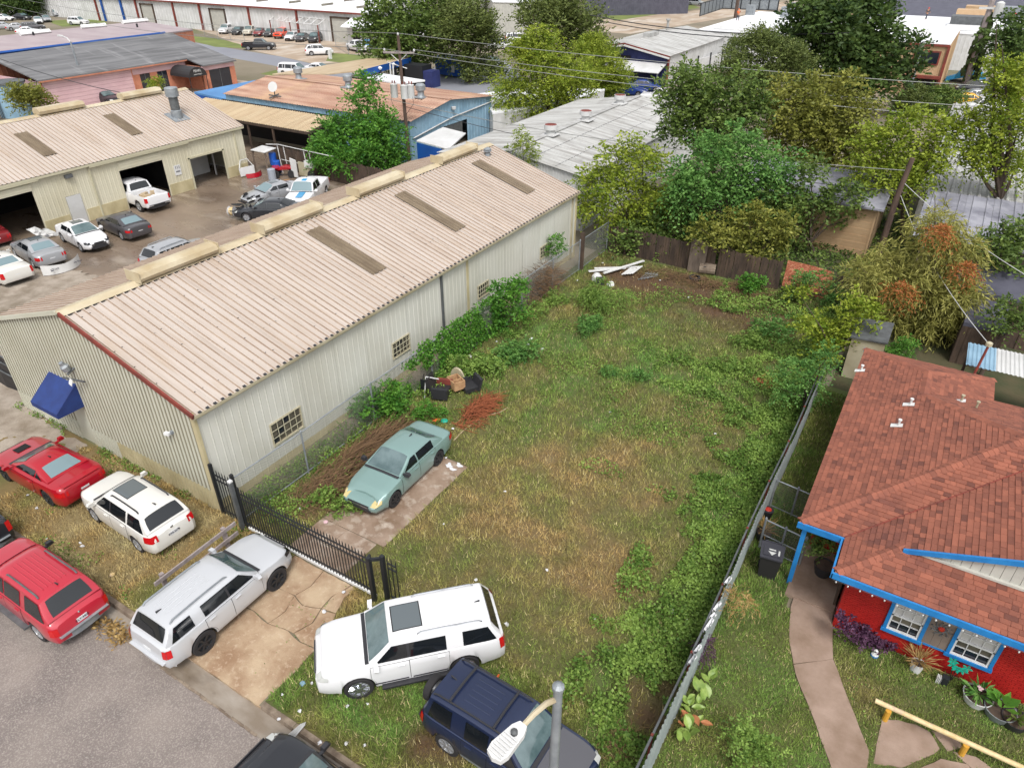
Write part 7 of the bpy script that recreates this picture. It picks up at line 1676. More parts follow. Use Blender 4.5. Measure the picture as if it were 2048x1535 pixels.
tree('dark green round tree left of the two big street trees', 'mid', 'far', (-68, 82), [(775, 55, 42), (815, 30, 50), (850, 70, 45), (765, 105, 38), (810, 105, 45), (745, 80, 30), (835, 130, 30), (870, 20, 35)], 1.5, trunk_r=.4)
tree('dark olive upright tree right of the two big street trees', 'olive', 'farfine', (-59, 85), [(930, 60, 48), (905, 105, 45), (960, 105, 42), (935, 20, 32), (970, 60, 28), (890, 60, 30), (985, 150, 24), (955, 155, 26)], 1.5, trunk_r=.4)
tree('large lime green tree between blue workshop and grey workshop', 'lime', 'frond', (-34.5, 66), [(1085, 130, 55), (1130, 150, 50), (1045, 190, 48), (1100, 215, 50), (1150, 195, 36), (1060, 110, 36), (1010, 215, 28), (1075, 80, 30), (1165, 150, 28), (1040, 235, 30)], 1.2, trunk_r=.25)
tree('tall olive tree behind the lime green tree', 'olive', 'farfine', (-46, 88), [(1120, 45, 45), (1085, 50, 38), (1160, 60, 40), (1140, 15, 34), (1190, 100, 30), (1070, 20, 24), (1150, 100, 34)], 1.4, trunk_r=.35)
tree('smaller yellow-green tree beside the navy gable workshop', 'lime', 'fine', (-38.5, 82), [(1195, 120, 34), (1215, 155, 36), (1180, 165, 32), (1230, 180, 28), (1205, 185, 30), (1175, 110, 24)], 1.2, trunk_r=.25)
tree('round green tree overhanging the grey workshop roof', 'mid', 'broad', (-13.2, 49.5), [(1400, 195, 55), (1355, 215, 45), (1450, 200, 50), (1400, 255, 55), (1480, 250, 42), (1345, 265, 30), (1430, 300, 42), (1500, 210, 38), (1365, 175, 32)], 1.1)
tree('yellow-green tree at the end of the ivory warehouse', 'lime', 'frond', (-15.2, 42.3), [(1235, 325, 42), (1185, 365, 32), (1285, 335, 40), (1225, 385, 48), (1290, 400, 48), (1190, 420, 32), (1250, 445, 40), (1310, 450, 34), (1225, 475, 28)], 1.2, trunk_r=.13)
tree('feathery blue-green tree at the middle of the rear fence', 'feather', 'frond', (-10.6, 42.2), [(1480, 320, 52), (1400, 370, 48), (1530, 335, 45), (1450, 395, 50), (1365, 365, 34), (1500, 395, 36), (1425, 315, 36), (1350, 400, 28), (1560, 380, 28)], 1.35, trunk_r=.13)
tree('golden olive tree behind the tan house', 'gold', 'broad', (-6.4, 55), [(1580, 225, 48), (1640, 205, 50), (1695, 225, 45), (1600, 280, 55), (1670, 285, 55), (1560, 270, 32), (1620, 340, 50), (1690, 340, 45), (1640, 395, 45), (1715, 290, 28)], 1.15)
tree('vine-hung olive trees before the tan board house', 'mid', 'broad', (-5.6, 45.6), [(1600, 400, 36), (1640, 425, 32), (1570, 435, 34), (1690, 395, 34), (1540, 395, 34), (1620, 350, 38), (1700, 440, 22), (1585, 475, 28)], .8, trunk_r=.12)
tree('vine clump on the far end of the ivory wall', 'bright', 'broad', (-17.9, 33.8), [(1112, 482, 15), (1098, 500, 15), (1120, 500, 12)], .8, name='vine_bush', cat='bush', trunk=False)
tree('very large dark green tree before the beige tower', 'dark', 'far', (-10.5, 88), [(1665, 40, 60), (1720, 30, 48), (1620, 95, 52), (1690, 105, 60), (1755, 110, 52), (1620, 40, 38), (1730, 170, 46), (1680, 170, 44), (1785, 160, 34), (1770, 60, 30), (1600, 150, 32)], 1.9, trunk_r=.45)
tree('lime green spreading tree beside the broken pole', 'lime', 'frond', (-1.0, 50), [(1780, 280, 42), (1730, 310, 38), (1840, 265, 38), (1800, 330, 48), (1870, 300, 38), (1745, 355, 34), (1850, 345, 40), (1900, 270, 28), (1790, 385, 34), (1720, 385, 26)], 1.05, trunk_r=.15)
tree('tall thin leaved tree with forked trunk at the right edge', 'lime', 'fine', (4.3, 52.5), [(2000, 215, 45), (1960, 260, 36), (2030, 280, 42), (1985, 320, 40), (2010, 160, 30), (2040, 190, 25), (1950, 330, 26), (2025, 350, 34), (1990, 130, 18)], .9, trunk_r=.26)
tree('weeping yellow-olive tree with drooping needles by the sheds', 'willow', 'willow', (1.4, 37.2), [(1850, 500, 48), (1790, 545, 44), (1900, 560, 48), (1840, 580, 52), (1745, 555, 34), (1890, 630, 46), (1810, 640, 42), (1870, 450, 34), (1925, 600, 30), (1850, 660, 36), (1905, 490, 30), (1770, 600, 32)], 1.1, trunk_r=.14)
tree('dark round tree at the far right before the white roofs', 'dark', 'far', (4.5, 116), [(2010, 85, 32), (2035, 60, 26), (2035, 115, 28), (1995, 110, 24)], 1.5, trunk_r=.3)
tree('dark tree in the upper left corner over parked cars', 'dark', 'far', (-205, 108), [(20, 10, 35), (60, 5, 34), (90, 0, 24), (0, 30, 22), (40, 25, 20)], 2.2, trunk_r=.4)
tree('olive hedge-like tree group behind the round green tree', 'olive', 'fine', (-18.5, 70), [(1480, 130, 32), (1530, 105, 32), (1560, 125, 36), (1500, 165, 34), (1550, 165, 34), (1450, 160, 24), (1590, 130, 26)], 1.3)
tree('tall narrow shoots above the olive hedge trees', 'olive', 'fine', (-20, 80), [(1480, 90, 14), (1505, 85, 14), (1540, 80, 16), (1570, 90, 16), (1460, 105, 12)], 1.3, name='shoots')
tree('olive green tree leaning over the rear fence centre', 'gold', 'broad', (-8.2, 40.6), [(1500, 455, 40), (1460, 490, 34), (1540, 480, 34), (1500, 515, 28), (1420, 470, 30), (1570, 455, 28)], 1.0, trunk_r=.08)
tree('dark green scrub tree left along the rear fence', 'mid', 'broad', (-13.6, 40.4), [(1310, 480, 36), (1355, 490, 36), (1270, 475, 30), (1390, 450, 36), (1330, 520, 24), (1230, 490, 24)], 1.0, trunk_r=.08)
tree('green undergrowth below the lime tree and the feathery tree', 'mid', 'broad', (-11.5, 44), [(1350, 440, 40), (1420, 430, 38), (1480, 440, 36), (1560, 430, 34), (1600, 450, 30)], .9, trunk=False, name='undergrowth', cat='bush')
tree('leafy tree right of the weeping tree at the frame edge', 'mid', 'broad', (4.7, 41.5), [(2010, 530, 40), (2035, 480, 34), (1990, 500, 28), (2030, 570, 34), (2005, 480, 28)], .9, trunk_r=.12)
tree('small dark tree above the grey huts at the right edge', 'mid', 'broad', (4.0, 34.5), [(2020, 655, 30), (1985, 640, 20), (2040, 620, 26)], .8, trunk_r=.08)
tree('lime green young tree by the cream shed and metal fence', 'lime', 'broad', (-1.95, 31.8), [(1700, 620, 34), (1665, 665, 36), (1740, 630, 26), (1640, 705, 32), (1690, 680, 32), (1610, 650, 22), (1720, 690, 22), (1600, 590, 18)], .9, trunk_r=.07)
tree('feathery green sapling leaning over the metal fence', 'feather', 'frond', (-2.3, 27.2), [(1600, 740, 30), (1640, 745, 28), (1570, 780, 28), (1620, 790, 26), (1655, 715, 20)], .9, trunk_r=.06)
tree('dark feathery shrub in the tree gap beside the osb panel', 'feather', 'frond', (-2.6, 39), [(1660, 590, 22), (1690, 600, 22), (1640, 560, 18), (1600, 560, 20)], .8, name='shrub', cat='shrub', trunk_r=.05)
tree('round shrub growing through the chain link fence', 'bright', 'broad', (-16.9, 26.6), [(1010, 590, 34), (985, 630, 30), (1035, 625, 26), (1000, 660, 26), (1030, 580, 22)], 1.0, name='shrub', cat='shrub', trunk_r=.05)
tree('thin green sapling poking up behind the warehouse gable', 'lime', 'frond', (-24.2, 41.2), [(1045, 280, 17), (1060, 305, 18), (1030, 300, 13), (1070, 330, 14)], 1.0, trunk_r=.05, name='sapling')
tree('yellow-brown bush beside the blue-grey tank at upper left', 'gold', 'broad', (-84, 40.5), [(52, 190, 20), (68, 200, 22), (40, 205, 18), (85, 205, 16)], 1.2, name='bush', cat='bush', trunk=False)
tree('green vine bush hanging on the board fence', 'bright', 'broad', (-42.5, 41.5), [(640, 300, 22), (660, 320, 24), (640, 330, 18)], .9, name='vine_bush', cat='bush', trunk=False)
tree('small potted style palm bush before the pink office', 'lime', 'frond', (-82.5, 55), [(308, 170, 10), (318, 165, 9)], 1.5, name='bush', cat='bush', trunk_r=.05)
tree('big bushy weed clump between chain link and green sedan', 'bright', 'broad', (-16.3, 18.4), [(760, 805, 36), (735, 835, 32), (790, 790, 26), (770, 845, 30), (710, 830, 20), (800, 830, 22)], 1.0, name='weed_bush', cat='bush', trunk=False)
tree('low weed bush beside the black junk chairs', 'bright', 'broad', (-14.9, 18.8), [(850, 835, 20), (875, 825, 18), (840, 850, 15)], 1.0, name='weed_bush', cat='bush', trunk=False)
tree('low weed bush at the front corner of the slab', 'weed', 'broad', (-15.3, 12.4), [(660, 1020, 22), (690, 1015, 20), (640, 1000, 18), (680, 1035, 15)], 1.0, name='weed_bush', cat='bush', trunk=False)
tree('pale weed bush along the chain link near the shrub', 'feather', 'broad', (-15.9, 23.8), [(1030, 720, 26), (1055, 735, 24), (1010, 740, 22), (1040, 755, 18)], 1.1, name='weed_bush', cat='bush', trunk=False)
tree('wide weed thicket at the foot of the ivy covered fence', 'weed', 'broad', (-16.2, 22.2), [(950, 740, 26), (920, 765, 24), (985, 735, 24), (965, 770, 24), (930, 740, 20)], 1.0, name='weed_bush', cat='bush', trunk=False)
tree('tall bright grass clump at the top of the lot', 'weed', 'willow', tuple(at(1195, 620)[:2]), [(1195, 600, 34), (1225, 605, 26), (1170, 605, 22), (1205, 585, 24)], .7, name='grass_clump', cat='grass clump', trunk=False)
tree('blue-green weed clump below the bright grass clump', 'feather', 'broad', tuple(at(1175, 668)[:2]), [(1175, 655, 18), (1190, 648, 14), (1165, 650, 12)], 1.4, name='weed_bush', cat='bush', trunk=False)
tree('small dark green bush at the rear fence by the osb panel', 'bright', 'broad', tuple(at(1505, 585)[:2]), [(1500, 565, 18), (1515, 570, 16), (1490, 575, 14)], 1.2, name='bush', cat='bush', trunk=False)
tree('dark bush standing before the osb panel', 'mid', 'broad', tuple(at(1600, 606)[:2]), [(1605, 570, 18), (1590, 585, 15), (1575, 590, 16)], 1.1, name='bush', cat='bush', trunk=False)
tree('young bush with broad fronds behind the shingle house', 'bright', 'frond', (1.2, 32.6), [(1800, 700, 16), (1820, 695, 14), (1785, 705, 12), (1810, 685, 10)], 1.2, name='bush', cat='bush', trunk=False)
tree('dark potted shrub in the porch', 'mid', 'broad', (.2, 18.3), [(1640, 1085, 18), (1655, 1075, 16), (1632, 1100, 14)], 1.3, name='bush', cat='bush', trunk=False)
tree('lime green shrub at the bottom edge by the walkway', 'weed', 'frond', (0.5, 11.5), [(1500, 1490, 30), (1530, 1500, 26), (1485, 1465, 20), (1520, 1520, 24)], 1.0, name='shrub', cat='shrub', trunk=False)
tree('purple heart plants under the brick wall', 'purple', 'broad', (1.6, 16.1), [(1690, 1250, 14), (1715, 1270, 16), (1740, 1285, 15), (1765, 1300, 13), (1790, 1310, 11)], 1.8, name='purple_plant', cat='plant', trunk=False)
tree('small purple plant at the foot of the metal fence', 'purple', 'willow', (-1.85, 13.3), [(1412, 1290, 12), (1405, 1305, 10)], 1.6, name='purple_plant', cat='plant', trunk=False)
tree('pale stalky weed beside the metal fence top', 'dryplant', 'willow', (-1.5, 14.6), [(1470, 1200, 20), (1485, 1215, 14)], .5, name='dry_weed', cat='weed', trunk=False)
tree('far dark tree line at the top edge left of centre', 'dark', 'far', (-118, 178), [(900, -2, 14), (985, 0, 18), (1010, 5, 14), (1040, 2, 16), (1090, 0, 16), (1130, 0, 14)], 2.5, trunk=False, name='tree_line')
tree('dark hedge before the pale far hall', 'dark', 'far', (-95, 150), [(990, 35, 10), (1005, 36, 10), (1018, 40, 8)], 2.5, trunk=False, name='hedge', cat='hedge')
tree('green tree by the beige tower door', 'mid', 'broad', (-2.6, 97), [(1870, 205, 22), (1885, 225, 22), (1860, 235, 20), (1880, 185, 14)], 1.6, trunk_r=.2)
tree('olive scrub tree left of the beige tower lamp', 'olive', 'fine', (-6.4, 93), [(1820, 205, 22), (1800, 225, 18), (1835, 190, 14)], 1.6, trunk_r=.15)
for (px, py, r_, lab, lf) in ((1445, 730, 20, 'low weed mound in the upper right of the lot', 'weed'), (1545, 660, 26, 'pale weed mound near the metal fence end', 'feather'), (1500, 690, 22, 'low weed mound left of the pale weed mound', 'weed'), (1470, 850, 14, 'small weed mound on the right of the lot', 'weed'), (1110, 600, 16, 'weed mound below the fallen boards', 'weed'), (1220, 745, 12, 'small pale tuft in the lot centre', 'feather'), (1280, 752, 14, 'second small pale tuft in the lot centre', 'feather')):
 tree(lab, lf, 'broad', tuple(at(px, py + r_ * .5)[:2]), [(px, py, r_), (px + r_ * .8, py + 4, r_ * .7), (px - r_ * .8, py + 4, r_ * .7)], .8, name='weed_mound', cat='weeds', trunk=False)
def scatter_leaves(name, n, region, hmax, ll, lw, leaf, seed, keep=None, up=.6):
 r = np.random.default_rng(seed); x0, x1, y0, y1 = region
 x, y = r.uniform(x0, x1, n), r.uniform(y0, y1, n)
 h = hmax * vnoise(x, y, .9, seed) * 1.2
 if keep is not None:
  k = keep(x, y, r); x, y, h = x[k], y[k], h[k]
 n = len(x); p = np.stack([x, y, .03 + h * r.random(n) ** .6], -1)
 d = r.normal(size=(n, 3)); d[:, 2] = np.abs(d[:, 2]) * up
 v = leaf_mesh(p, d, ll, lw, r).reshape(-1, 3)
 tint = np.clip(.45 + .9 * (vnoise(x, y, .6, seed + 3) - .5) + r.normal(size=n) * .22, 0, 1)
 return tag(leaves_obj(name, v, tint, LEAF[leaf]), kind='stuff')
fk = lambda x, y, r: (vnoise(x, y, .8, 71) * .7 + vnoise(x, y, .3, 79) * .35 + .5 * np.clip((x + 4.7) / 2.2, -1, 1) + .08 > .62 + .25 * r.random(len(x))) & (gz(x, y, BRN) < .5)
scatter_leaves('fence_ground_cover', 60000, (-5.2, -2.1, 6.4, 30), .34, .1, .035, 'weed', 61, fk)
scatter_leaves('rear_weeds', 22000, (-9, -2.1, 26, 38.5), .4, .13, .04, 'weed', 62, lambda x, y, r: vnoise(x, y, 1.3, 72) + .3 * (x + 6) / 4 > .55)
scatter_leaves('fence_foot_weeds', 16000, (-18.2, -15.4, 10.8, 31), .5, .1, .035, 'weed', 63, lambda x, y, r: (vnoise(x, y, 1.1, 73) > .42) & ~((x > -15.3) & (y < 17)) & (np.abs(x + 16.9) < .9 + .5 * r.random(len(x))))
scatter_leaves('lot_weeds', 22000, (-15, -5, 19, 36), .16, .1, .03, 'weed', 64, lambda x, y, r: vnoise(x, y, 1.6, 74) + gz(x, y, WET) * .4 > .72)
scatter_leaves('verge_weeds', 4200, (-27, -15.5, 6.2, 10.3), .14, .08, .03, 'weed', 65, lambda x, y, r: (vnoise(x, y, .9, 75) > .7) | (np.abs(x + 24.2) + np.abs(y - 10.1) < .8) | (np.hypot(x + 23.2, y - 9.9) < .45))
scatter_leaves('woodland_ground_cover', 26000, (-18, 7, 39.6, 56), .5, .2, .06, 'mid', 66)
scatter_leaves('lawn_weeds', 3500, (-1.8, 6, 8, 16.3), .07, .06, .025, 'weed', 67, lambda x, y, r: ~lawn_ex(x, y) & (vnoise(x, y, .6, 76) > .55))
scatter_leaves('driveway_weeds', 900, (-14.3, -11.5, 6.5, 10.2), .05, .05, .02, 'weed', 68, lambda x, y, r: (np.abs(y - 7.965) < .04) | (np.abs(y - 8.77) < .03) | (np.abs(x + 12.2) < .03))
scatter_leaves('wall_foot_weeds', 1500, (-31, -18.4, 10.05, 10.45), .25, .08, .03, 'weed', 69, lambda x, y, r: vnoise(x, y, .8, 77) > .5)
iv = thing('ivy', 'green ivy curtain covering the middle of the chain link fence', 'ivy', (-17.1, 23.5, 0))
r_ = np.random.default_rng(81); n = 9000; y_ = r_.uniform(19.3, 27.2, n); z_ = r_.random(n) * 2.15
k = vnoise(y_, z_, .55, 82) + .5 * np.exp(-((y_ - 23.6) / 1.9) ** 2) - .12 * (z_ > 1.7) > .55
y_, z_ = y_[k], z_[k]; p_ = np.stack([-17.12 + r_.normal(size=len(y_)) * .09, y_, z_ + .05], -1); d_ = r_.normal(size=p_.shape); d_[:, 0] = np.abs(d_[:, 0]) * .7; d_[:, 2] -= .5
leaves_obj('foliage', leaf_mesh(p_, d_, .13, .045, r_).reshape(-1, 3), np.clip(.45 + r_.normal(size=len(y_)) * .22, 0, 1), LEAF['bright'], iv)
def brush(name, label, c, rx, ry, h, n, length, ang, mm, seed, rad=.012, spread=.4):
 r = random.Random(seed); mb = MB(); t = thing(name, label, 'brush pile', (c[0], c[1], 0)); ta = []
 for i in range(n):
  a = r.gauss(0, .45); b = r.gauss(0, .45); x, y = c[0] + rx * max(-1, min(1, a)), c[1] + ry * max(-1, min(1, b)); z = r.random() * h * math.exp(-a * a - b * b) + .04
  th = ang + r.gauss(0, spread); L = length * r.uniform(.35, 1.1); e = r.gauss(0, .18)
  p = V3((x, y, z)); d = V3((math.cos(th), math.sin(th), e)) * L; m_ = p + d * .5 + V3((r.gauss(0, .06), r.gauss(0, .06), .05))
  q = p + d; q[2] = max(.03, q[2])
  f0 = len(mb.f); mb.tube([p, m_, q], [rad * r.uniform(.7, 1.5), rad, rad * .4], 3, cap=False); ta += [min(1, max(0, r.gauss(.4, .3)))] * (len(mb.f) - f0)
 v = np.array(mb.v) - root_off(t); o = link('branches', mesh_np('branches', v, mb.f, MT[mm], fattr=ta), t); o['kind'] = 'stuff'
 return t
brush('brush_pile', 'long heap of dry brown branches beside the green sedan', (-16.0, 15.2), .75, 2.9, .55, 900, 1.1, R(84), 'drybrush', 1, .011, .3)
brush('brush_pile', 'dark brown branch heap nearest the black gate', (-15.9, 12.9), .9, 1.4, .45, 420, .8, R(60), 'drybrush', 2, .011, .8)
brush('brush_pile', 'orange-red heap of dead conifer branches behind the green sedan', (-13.9, 20.0), .55, 1.3, .5, 560, .7, R(70), 'redsoil', 3, .011, .9)
brush('brush_pile', 'grey tangle of dead vines on the chain link fence', (-17.3, 31.3), .7, 2.4, 1.9, 900, .9, R(90), 'drybrush', 4, .01, 1.3)
brush('brush_pile', 'small rusty red twig heap on the right of the lot', tuple(at(1525, 770)[:2]), .7, .5, .2, 140, .6, R(20), 'redsoil', 5, .012, .8)
brush('brush_pile', 'low brown twig litter along the rear fence', (-9.5, 37.6), 5.5, .9, .22, 900, .6, R(10), 'drybrush', 6, .012, 1.2)
brush('brush_pile', 'pale dry twigs beside the scattered flagstones fence gap', (-3.0, 9.9), .5, .7, .1, 120, .35, R(60), 'drybrush', 7, .008, 1.0)
rl = np.random.default_rng(90)
for (px, py, rr, lab, off) in ((1800, 578, 18, 'hanging curtain of rust red dead needles in the weeping tree', 0), (1930, 535, 9, 'small rust red dead branch right in the weeping tree', 0), (1880, 460, 9, 'upper rust red dead twig in the weeping tree', 0)):
 p = atd(px, py, V3((1.4, 37.2, 0)) @ _hd - 1.6); s_ = np.linalg.norm(p - V3((0, 0, CAM_H))) * rr / FPX
 v, ti = crown_pts([(*p, s_ * 1.5, s_ * .5, s_ * .6)], 90, .6, 6, .2, .02, 91, up=-.2, droop=.8)
 t = thing('dead_branch', lab, 'branch', p); leaves_obj('needles', v, ti, LEAF['rustleaf'], t)
# -- SMALL THINGS IN THE LOT AND BY THE HOUSE
bn = thing('wheeled_bin', 'black wheeled rubbish bin standing by the small chain link gate', 'bin', (-1.25, 17.45, 0), R(8))
def lp_(name, parent, m, fn, **kw):
 q = MB(); fn(q); return q.build(name, m, parent, local=True, **kw)
def taper(q, w0, d0, w1, d1, z0, z1):
 a = [(-w0 / 2, -d0 / 2, z0), (w0 / 2, -d0 / 2, z0), (w0 / 2, d0 / 2, z0), (-w0 / 2, d0 / 2, z0)]; b = [(-w1 / 2, -d1 / 2, z1), (w1 / 2, -d1 / 2, z1), (w1 / 2, d1 / 2, z1), (-w1 / 2, d1 / 2, z1)]
 q.poly(a[::-1]); q.poly(b)
 for i in range(4): q.poly([a[i], a[(i + 1) % 4], b[(i + 1) % 4], b[i]])
MT['binplastic'] = mat('bin_plastic', (58, 58, 66), rough=.55)
lp_('tub', bn, MT['blackfab'], lambda q: taper(q, .5, .52, .62, .7, .06, .98))
ld = lp_('lid', bn, MT['binplastic'], lambda q: (q.prism([(-.33, -.4, .98), (.33, -.4, .98), (.36, .3, 1.0), (-.36, .3, 1.0)], (0, 0, .06)), q.box((0, -.1, 1.06), (.5, .4, .03)), q.box((0, .38, 1.0), (.5, .05, .05))))
lp_('lid_emblem', ld, MT['lens'], lambda q: (q.prism([(-.12, -.12, 1.076), (0, -.28, 1.076), (.12, -.12, 1.076)], (0, 0, .004)), q.box((0, -.03, 1.078), (.2, .05, .004)), q.box((.2, -.12, 1.078), (.05, .22, .004))))
for s in (-1, 1): lp_('wheel', bn, MT['tyre'], lambda q: q.lathe([(.03, -.03), (.11, -.03), (.11, .03), (.03, .03)], 10, (s * .27, .27, .11), (1, 0, 0)))
def pot(name, label, p, r0, r1, h, m, leaf=None, style='broad', n=60, pr=.3, ph=.35, ll=.2, lw=.06, soil=True, group=None, up=.7):
 t = thing(name, label, 'planter', p, 0, group); p = V3(p)
 part('pot', t, MT[m], lambda mb: mb.lathe([(r0, 0), ((r0 + r1) / 2, h * .5), (r1, h), (r1 * .93, h), (r1 * .9, h - .04)], 18, p, cap=False), smooth=True)
 if soil: part('soil', t, MT['darkwood'], lambda mb: mb.lathe([(r1 * .92, h - .05), (.01, h - .03)], 16, p, cap=False))
 if leaf:
  r = np.random.default_rng(int(abs(p[0] * 1000)) % 9999)
  d = r.normal(size=(n, 3)); d[:, 2] = np.abs(d[:, 2]) * up + .25; d /= np.linalg.norm(d, axis=1, keepdims=True)
  q = p + V3((0, 0, h)) + d * pr * r.random((n, 1)) * .8 + V3((0, 0, ph * .1))
  leaves_obj('foliage', leaf_mesh(q, d, ll, lw, r, .1).reshape(-1, 3), np.clip(.5 + r.normal(size=n) * .22, 0, 1), LEAF[leaf], t)
 return t
pot('potted_plant', 'white bucket with dry straw coloured plant below the window panel', aty(1838, 1322, 16.05) * (1, 1, 0), .13, .17, .36, 'white', 'dryplant', n=170, pr=.42, ll=.3, lw=.014, up=.9)
f = aty(1910, 1340, 16.2); f[2] = 0
fl_ = thing('metal_flowers', 'teal metal flower ornament standing against the brick wall', 'ornament', f)
part('stem', fl_, MT['iron'], lambda mb: [mb.tube([f + V3((0, 0, 0)), f + V3((dx * .5, 0, z * .6)), f + V3((dx, 0, z))], .012, 5) for dx, z in ((-.14, .74), (.02, .55), (.2, .7))])
for dx, z in ((-.14, .78), (.02, .55), (.2, .72), (-.1, .64), (.14, .58)):
 part('flower', fl_, MT['teal'], lambda mb: [mb.prism([f + V3((dx, -.02, z)), f + V3((dx + math.cos(a - .4) * .09, -.03, z + math.sin(a - .4) * .09)), f + V3((dx + math.cos(a) * .14, -.04, z + math.sin(a) * .14)), f + V3((dx + math.cos(a + .4) * .09, -.03, z + math.sin(a + .4) * .09))], (0, -.012, 0)) for a in np.linspace(0, 2 * math.pi, 6)[:-1]])
t = pot('planter', 'pale striped round planter with pink flower by the brick wall', aty(1955, 1392, 15.85) * (1, 1, 0), .26, .36, .3, 'white', 'feather', n=46, pr=.3, ll=.3, lw=.045)
part('flower', t, MT['pink'], lambda mb: [mb.lathe([(.005, .04), (.05, .02), (.02, 0)], 7, V3(t.location) + V3((dx, dy, .52))) for dx, dy in ((-.06, .05), (0, .02), (-.03, -.03))])
pot('planter', 'galvanised tub planter with broad green leaves by the brick wall', aty(2003, 1415, 15.7) * (1, 1, 0), .28, .38, .3, 'steel', 'bright', n=16, pr=.3, ll=.4, lw=.1)
pot('planter', 'dark plastic tub planter at the right frame edge', aty(2040, 1425, 15.6) * (1, 1, 0), .24, .33, .3, 'plastic', 'mid', n=14, pr=.25, ll=.3, lw=.08)
pot('porch_pot', 'large dark pot holding the porch shrub', (.25, 18.25, .12), .22, .32, .4, 'plastic')
pot('planter', 'pot of dead twisted stems between metal fence and chain link gate', (-1.75, 18.9, 0), .2, .25, .35, 'plastic', 'dryplant', n=90, pr=.4, ll=.35, lw=.02)
p = at(1537, 1016, .4); t = thing('lidded_pot', 'bright red plastic lid on a black pot beyond the small gate', 'pot', (p[0], p[1], 0))
part('pot', t, MT['plastic'], lambda mb: mb.lathe([(.14, 0), (.2, .35)], 12, (p[0], p[1], 0))); part('lid', t, MT['terracotta'], lambda mb: mb.lathe([(.01, .04), (.1, .02), (.12, 0)], 12, (p[0], p[1], .36)))
t = thing('garden_figure', 'small white and blue garden figure among the purple plants', 'figure', aty(1752, 1302, 15.95) * (1, 1, 0))
part('body', t, MT['white'], lambda mb: mb.lathe([(.09, 0), (.1, .12), (.05, .2), (.06, .26), (.01, .31)], 10, V3(t.location))); part('trim', t, MT['bluepaint'], lambda mb: mb.lathe([(.105, .05), (.105, .1)], 10, V3(t.location)))
t = thing('striped_stand', 'small black and white striped stand at the wall foot', 'stand', aty(1881, 1352, 16.0) * (1, 1, 0))
b = V3(t.location); part('frame', t, MT['iron'], lambda mb: mb.box(b + V3((.12, 0, .15)), (.16, .16, .3)))
for k in range(4): part('slat', t, MT['white'], lambda mb: mb.box(b + V3((-.06 + k * .035, -.02, .13)), (.018, .12, .26)))
bar = thing('pipe_barrier', 'chipped cream pipe barrier on yellow posts across the front lawn', 'barrier', (3.8, 14.1, 0))
part('pipe', bar, MT['yellowpaint'], lambda mb: mb.tube([(2.28, 14.12, .48), (7.5, 14.05, .46)], .065, 12), smooth=True)
for x in (2.62, 4.35, 6.2): part('post', bar, MT['yellowpost'], lambda mb: mb.tube([(x, 14.02, 0), (x, 14.02, .44)], .07, 10))
t = thing('broadleaf_plant', 'broad leaved canna plant with some browned leaves by the metal fence', 'plant', (-1.6, 11.6, 0))
r = np.random.default_rng(5)
for i in range(34):
 a = r.uniform(0, 6.28); el = r.uniform(.2, 1.1); o = V3((-1.62 + r.normal() * .12, 11.55 + r.normal() * .55, r.uniform(.1, .55))); d = V3((math.cos(a) * math.cos(el), math.sin(a) * math.cos(el), math.sin(el))); s = np.cross(d, (0, 0, 1)); s /= np.linalg.norm(s); L = r.uniform(.3, .48); w = L * .24
 part('leaf', t, MT['cannabrown'] if i % 5 == 0 else MT['canna'], lambda mb: mb.grid([[o + d * L * u + s * w * math.sin(math.pi * min(.97, u ** .8)) * v - V3((0, 0, .25 * L * u * u)) + V3((0, 0, .03 * abs(v))) for v in (-1, -.5, 0, .5, 1)] for u in (0.02, .2, .4, .6, .8, .98)]), smooth=True)
P = at(868, 800)
jc = thing('armchair', 'overturned black armchair with torn seat by the chain link fence', 'armchair', (-16.0, 20.3, 0), R(20))
lp_('seat', jc, MT['blackfab'], lambda q: q.box((0, 0, .3), (.7, .65, .25), 0)); lp_('back', jc, MT['blackfab'], lambda q: q.obox((-.4, -.35, .2), (.15, 0, .08), (0, .7, 0), (-.2, 0, .75))); lp_('arm', jc, MT['plastic'], lambda q: q.obox((-.3, -.48, .15), (.7, 0, 0), (0, .14, 0), (0, 0, .5))); lp_('arm', jc, MT['rusttrim'], lambda q: q.obox((-.3, .36, .15), (.7, 0, 0), (0, .14, 0), (0, 0, .5)))
jd = thing('drawer', 'broken wooden drawer leaning on the black junk chairs', 'drawer', (-15.7, 21.0, .1), R(-25))
for d_, c_ in (((.7, .04, .4), (0, -.25, .35)), ((.7, .04, .4), (0, .25, .35)), ((.04, .5, .4), (-.34, 0, .35)), ((.04, .5, .4), (.34, 0, .35)), ((.04, .5, .34), (.05, 0, .35)), ((.7, .5, .03), (0, 0, .16))):
 lp_('board', jd, MT['osbwood'], lambda q: q.box(c_, d_))
jw = thing('armchair', 'black armchair shell lying beside the wooden drawer', 'armchair', (-15.2, 21.3, 0), R(60))
lp_('seat', jw, MT['plastic'], lambda q: q.box((0, 0, .2), (.6, .6, .2))); lp_('back', jw, MT['plastic'], lambda q: q.obox((.25, -.35, .1), (.12, 0, 0), (0, .7, 0), (.15, 0, .55)), smooth=False); lp_('arm', jw, MT['plastic'], lambda q: q.obox((-.3, .3, .1), (.6, 0, 0), (0, .1, 0), (0, .05, .4)))
jr = thing('round_table_top', 'cream half round panel behind the broken drawer', 'panel', (-15.9, 21.5, 0)); part('panel', jr, MT['trim'], lambda mb: mb.prism([(-15.95 + math.cos(a) * .38, 21.45, .3 + math.sin(a) * .55) for a in np.linspace(0, math.pi, 10)], (0, .06, .03)))
jf = thing('folding_chair', 'folded black chair frame with white leg in the weeds', 'chair', (-16.7, 20.1, 0))
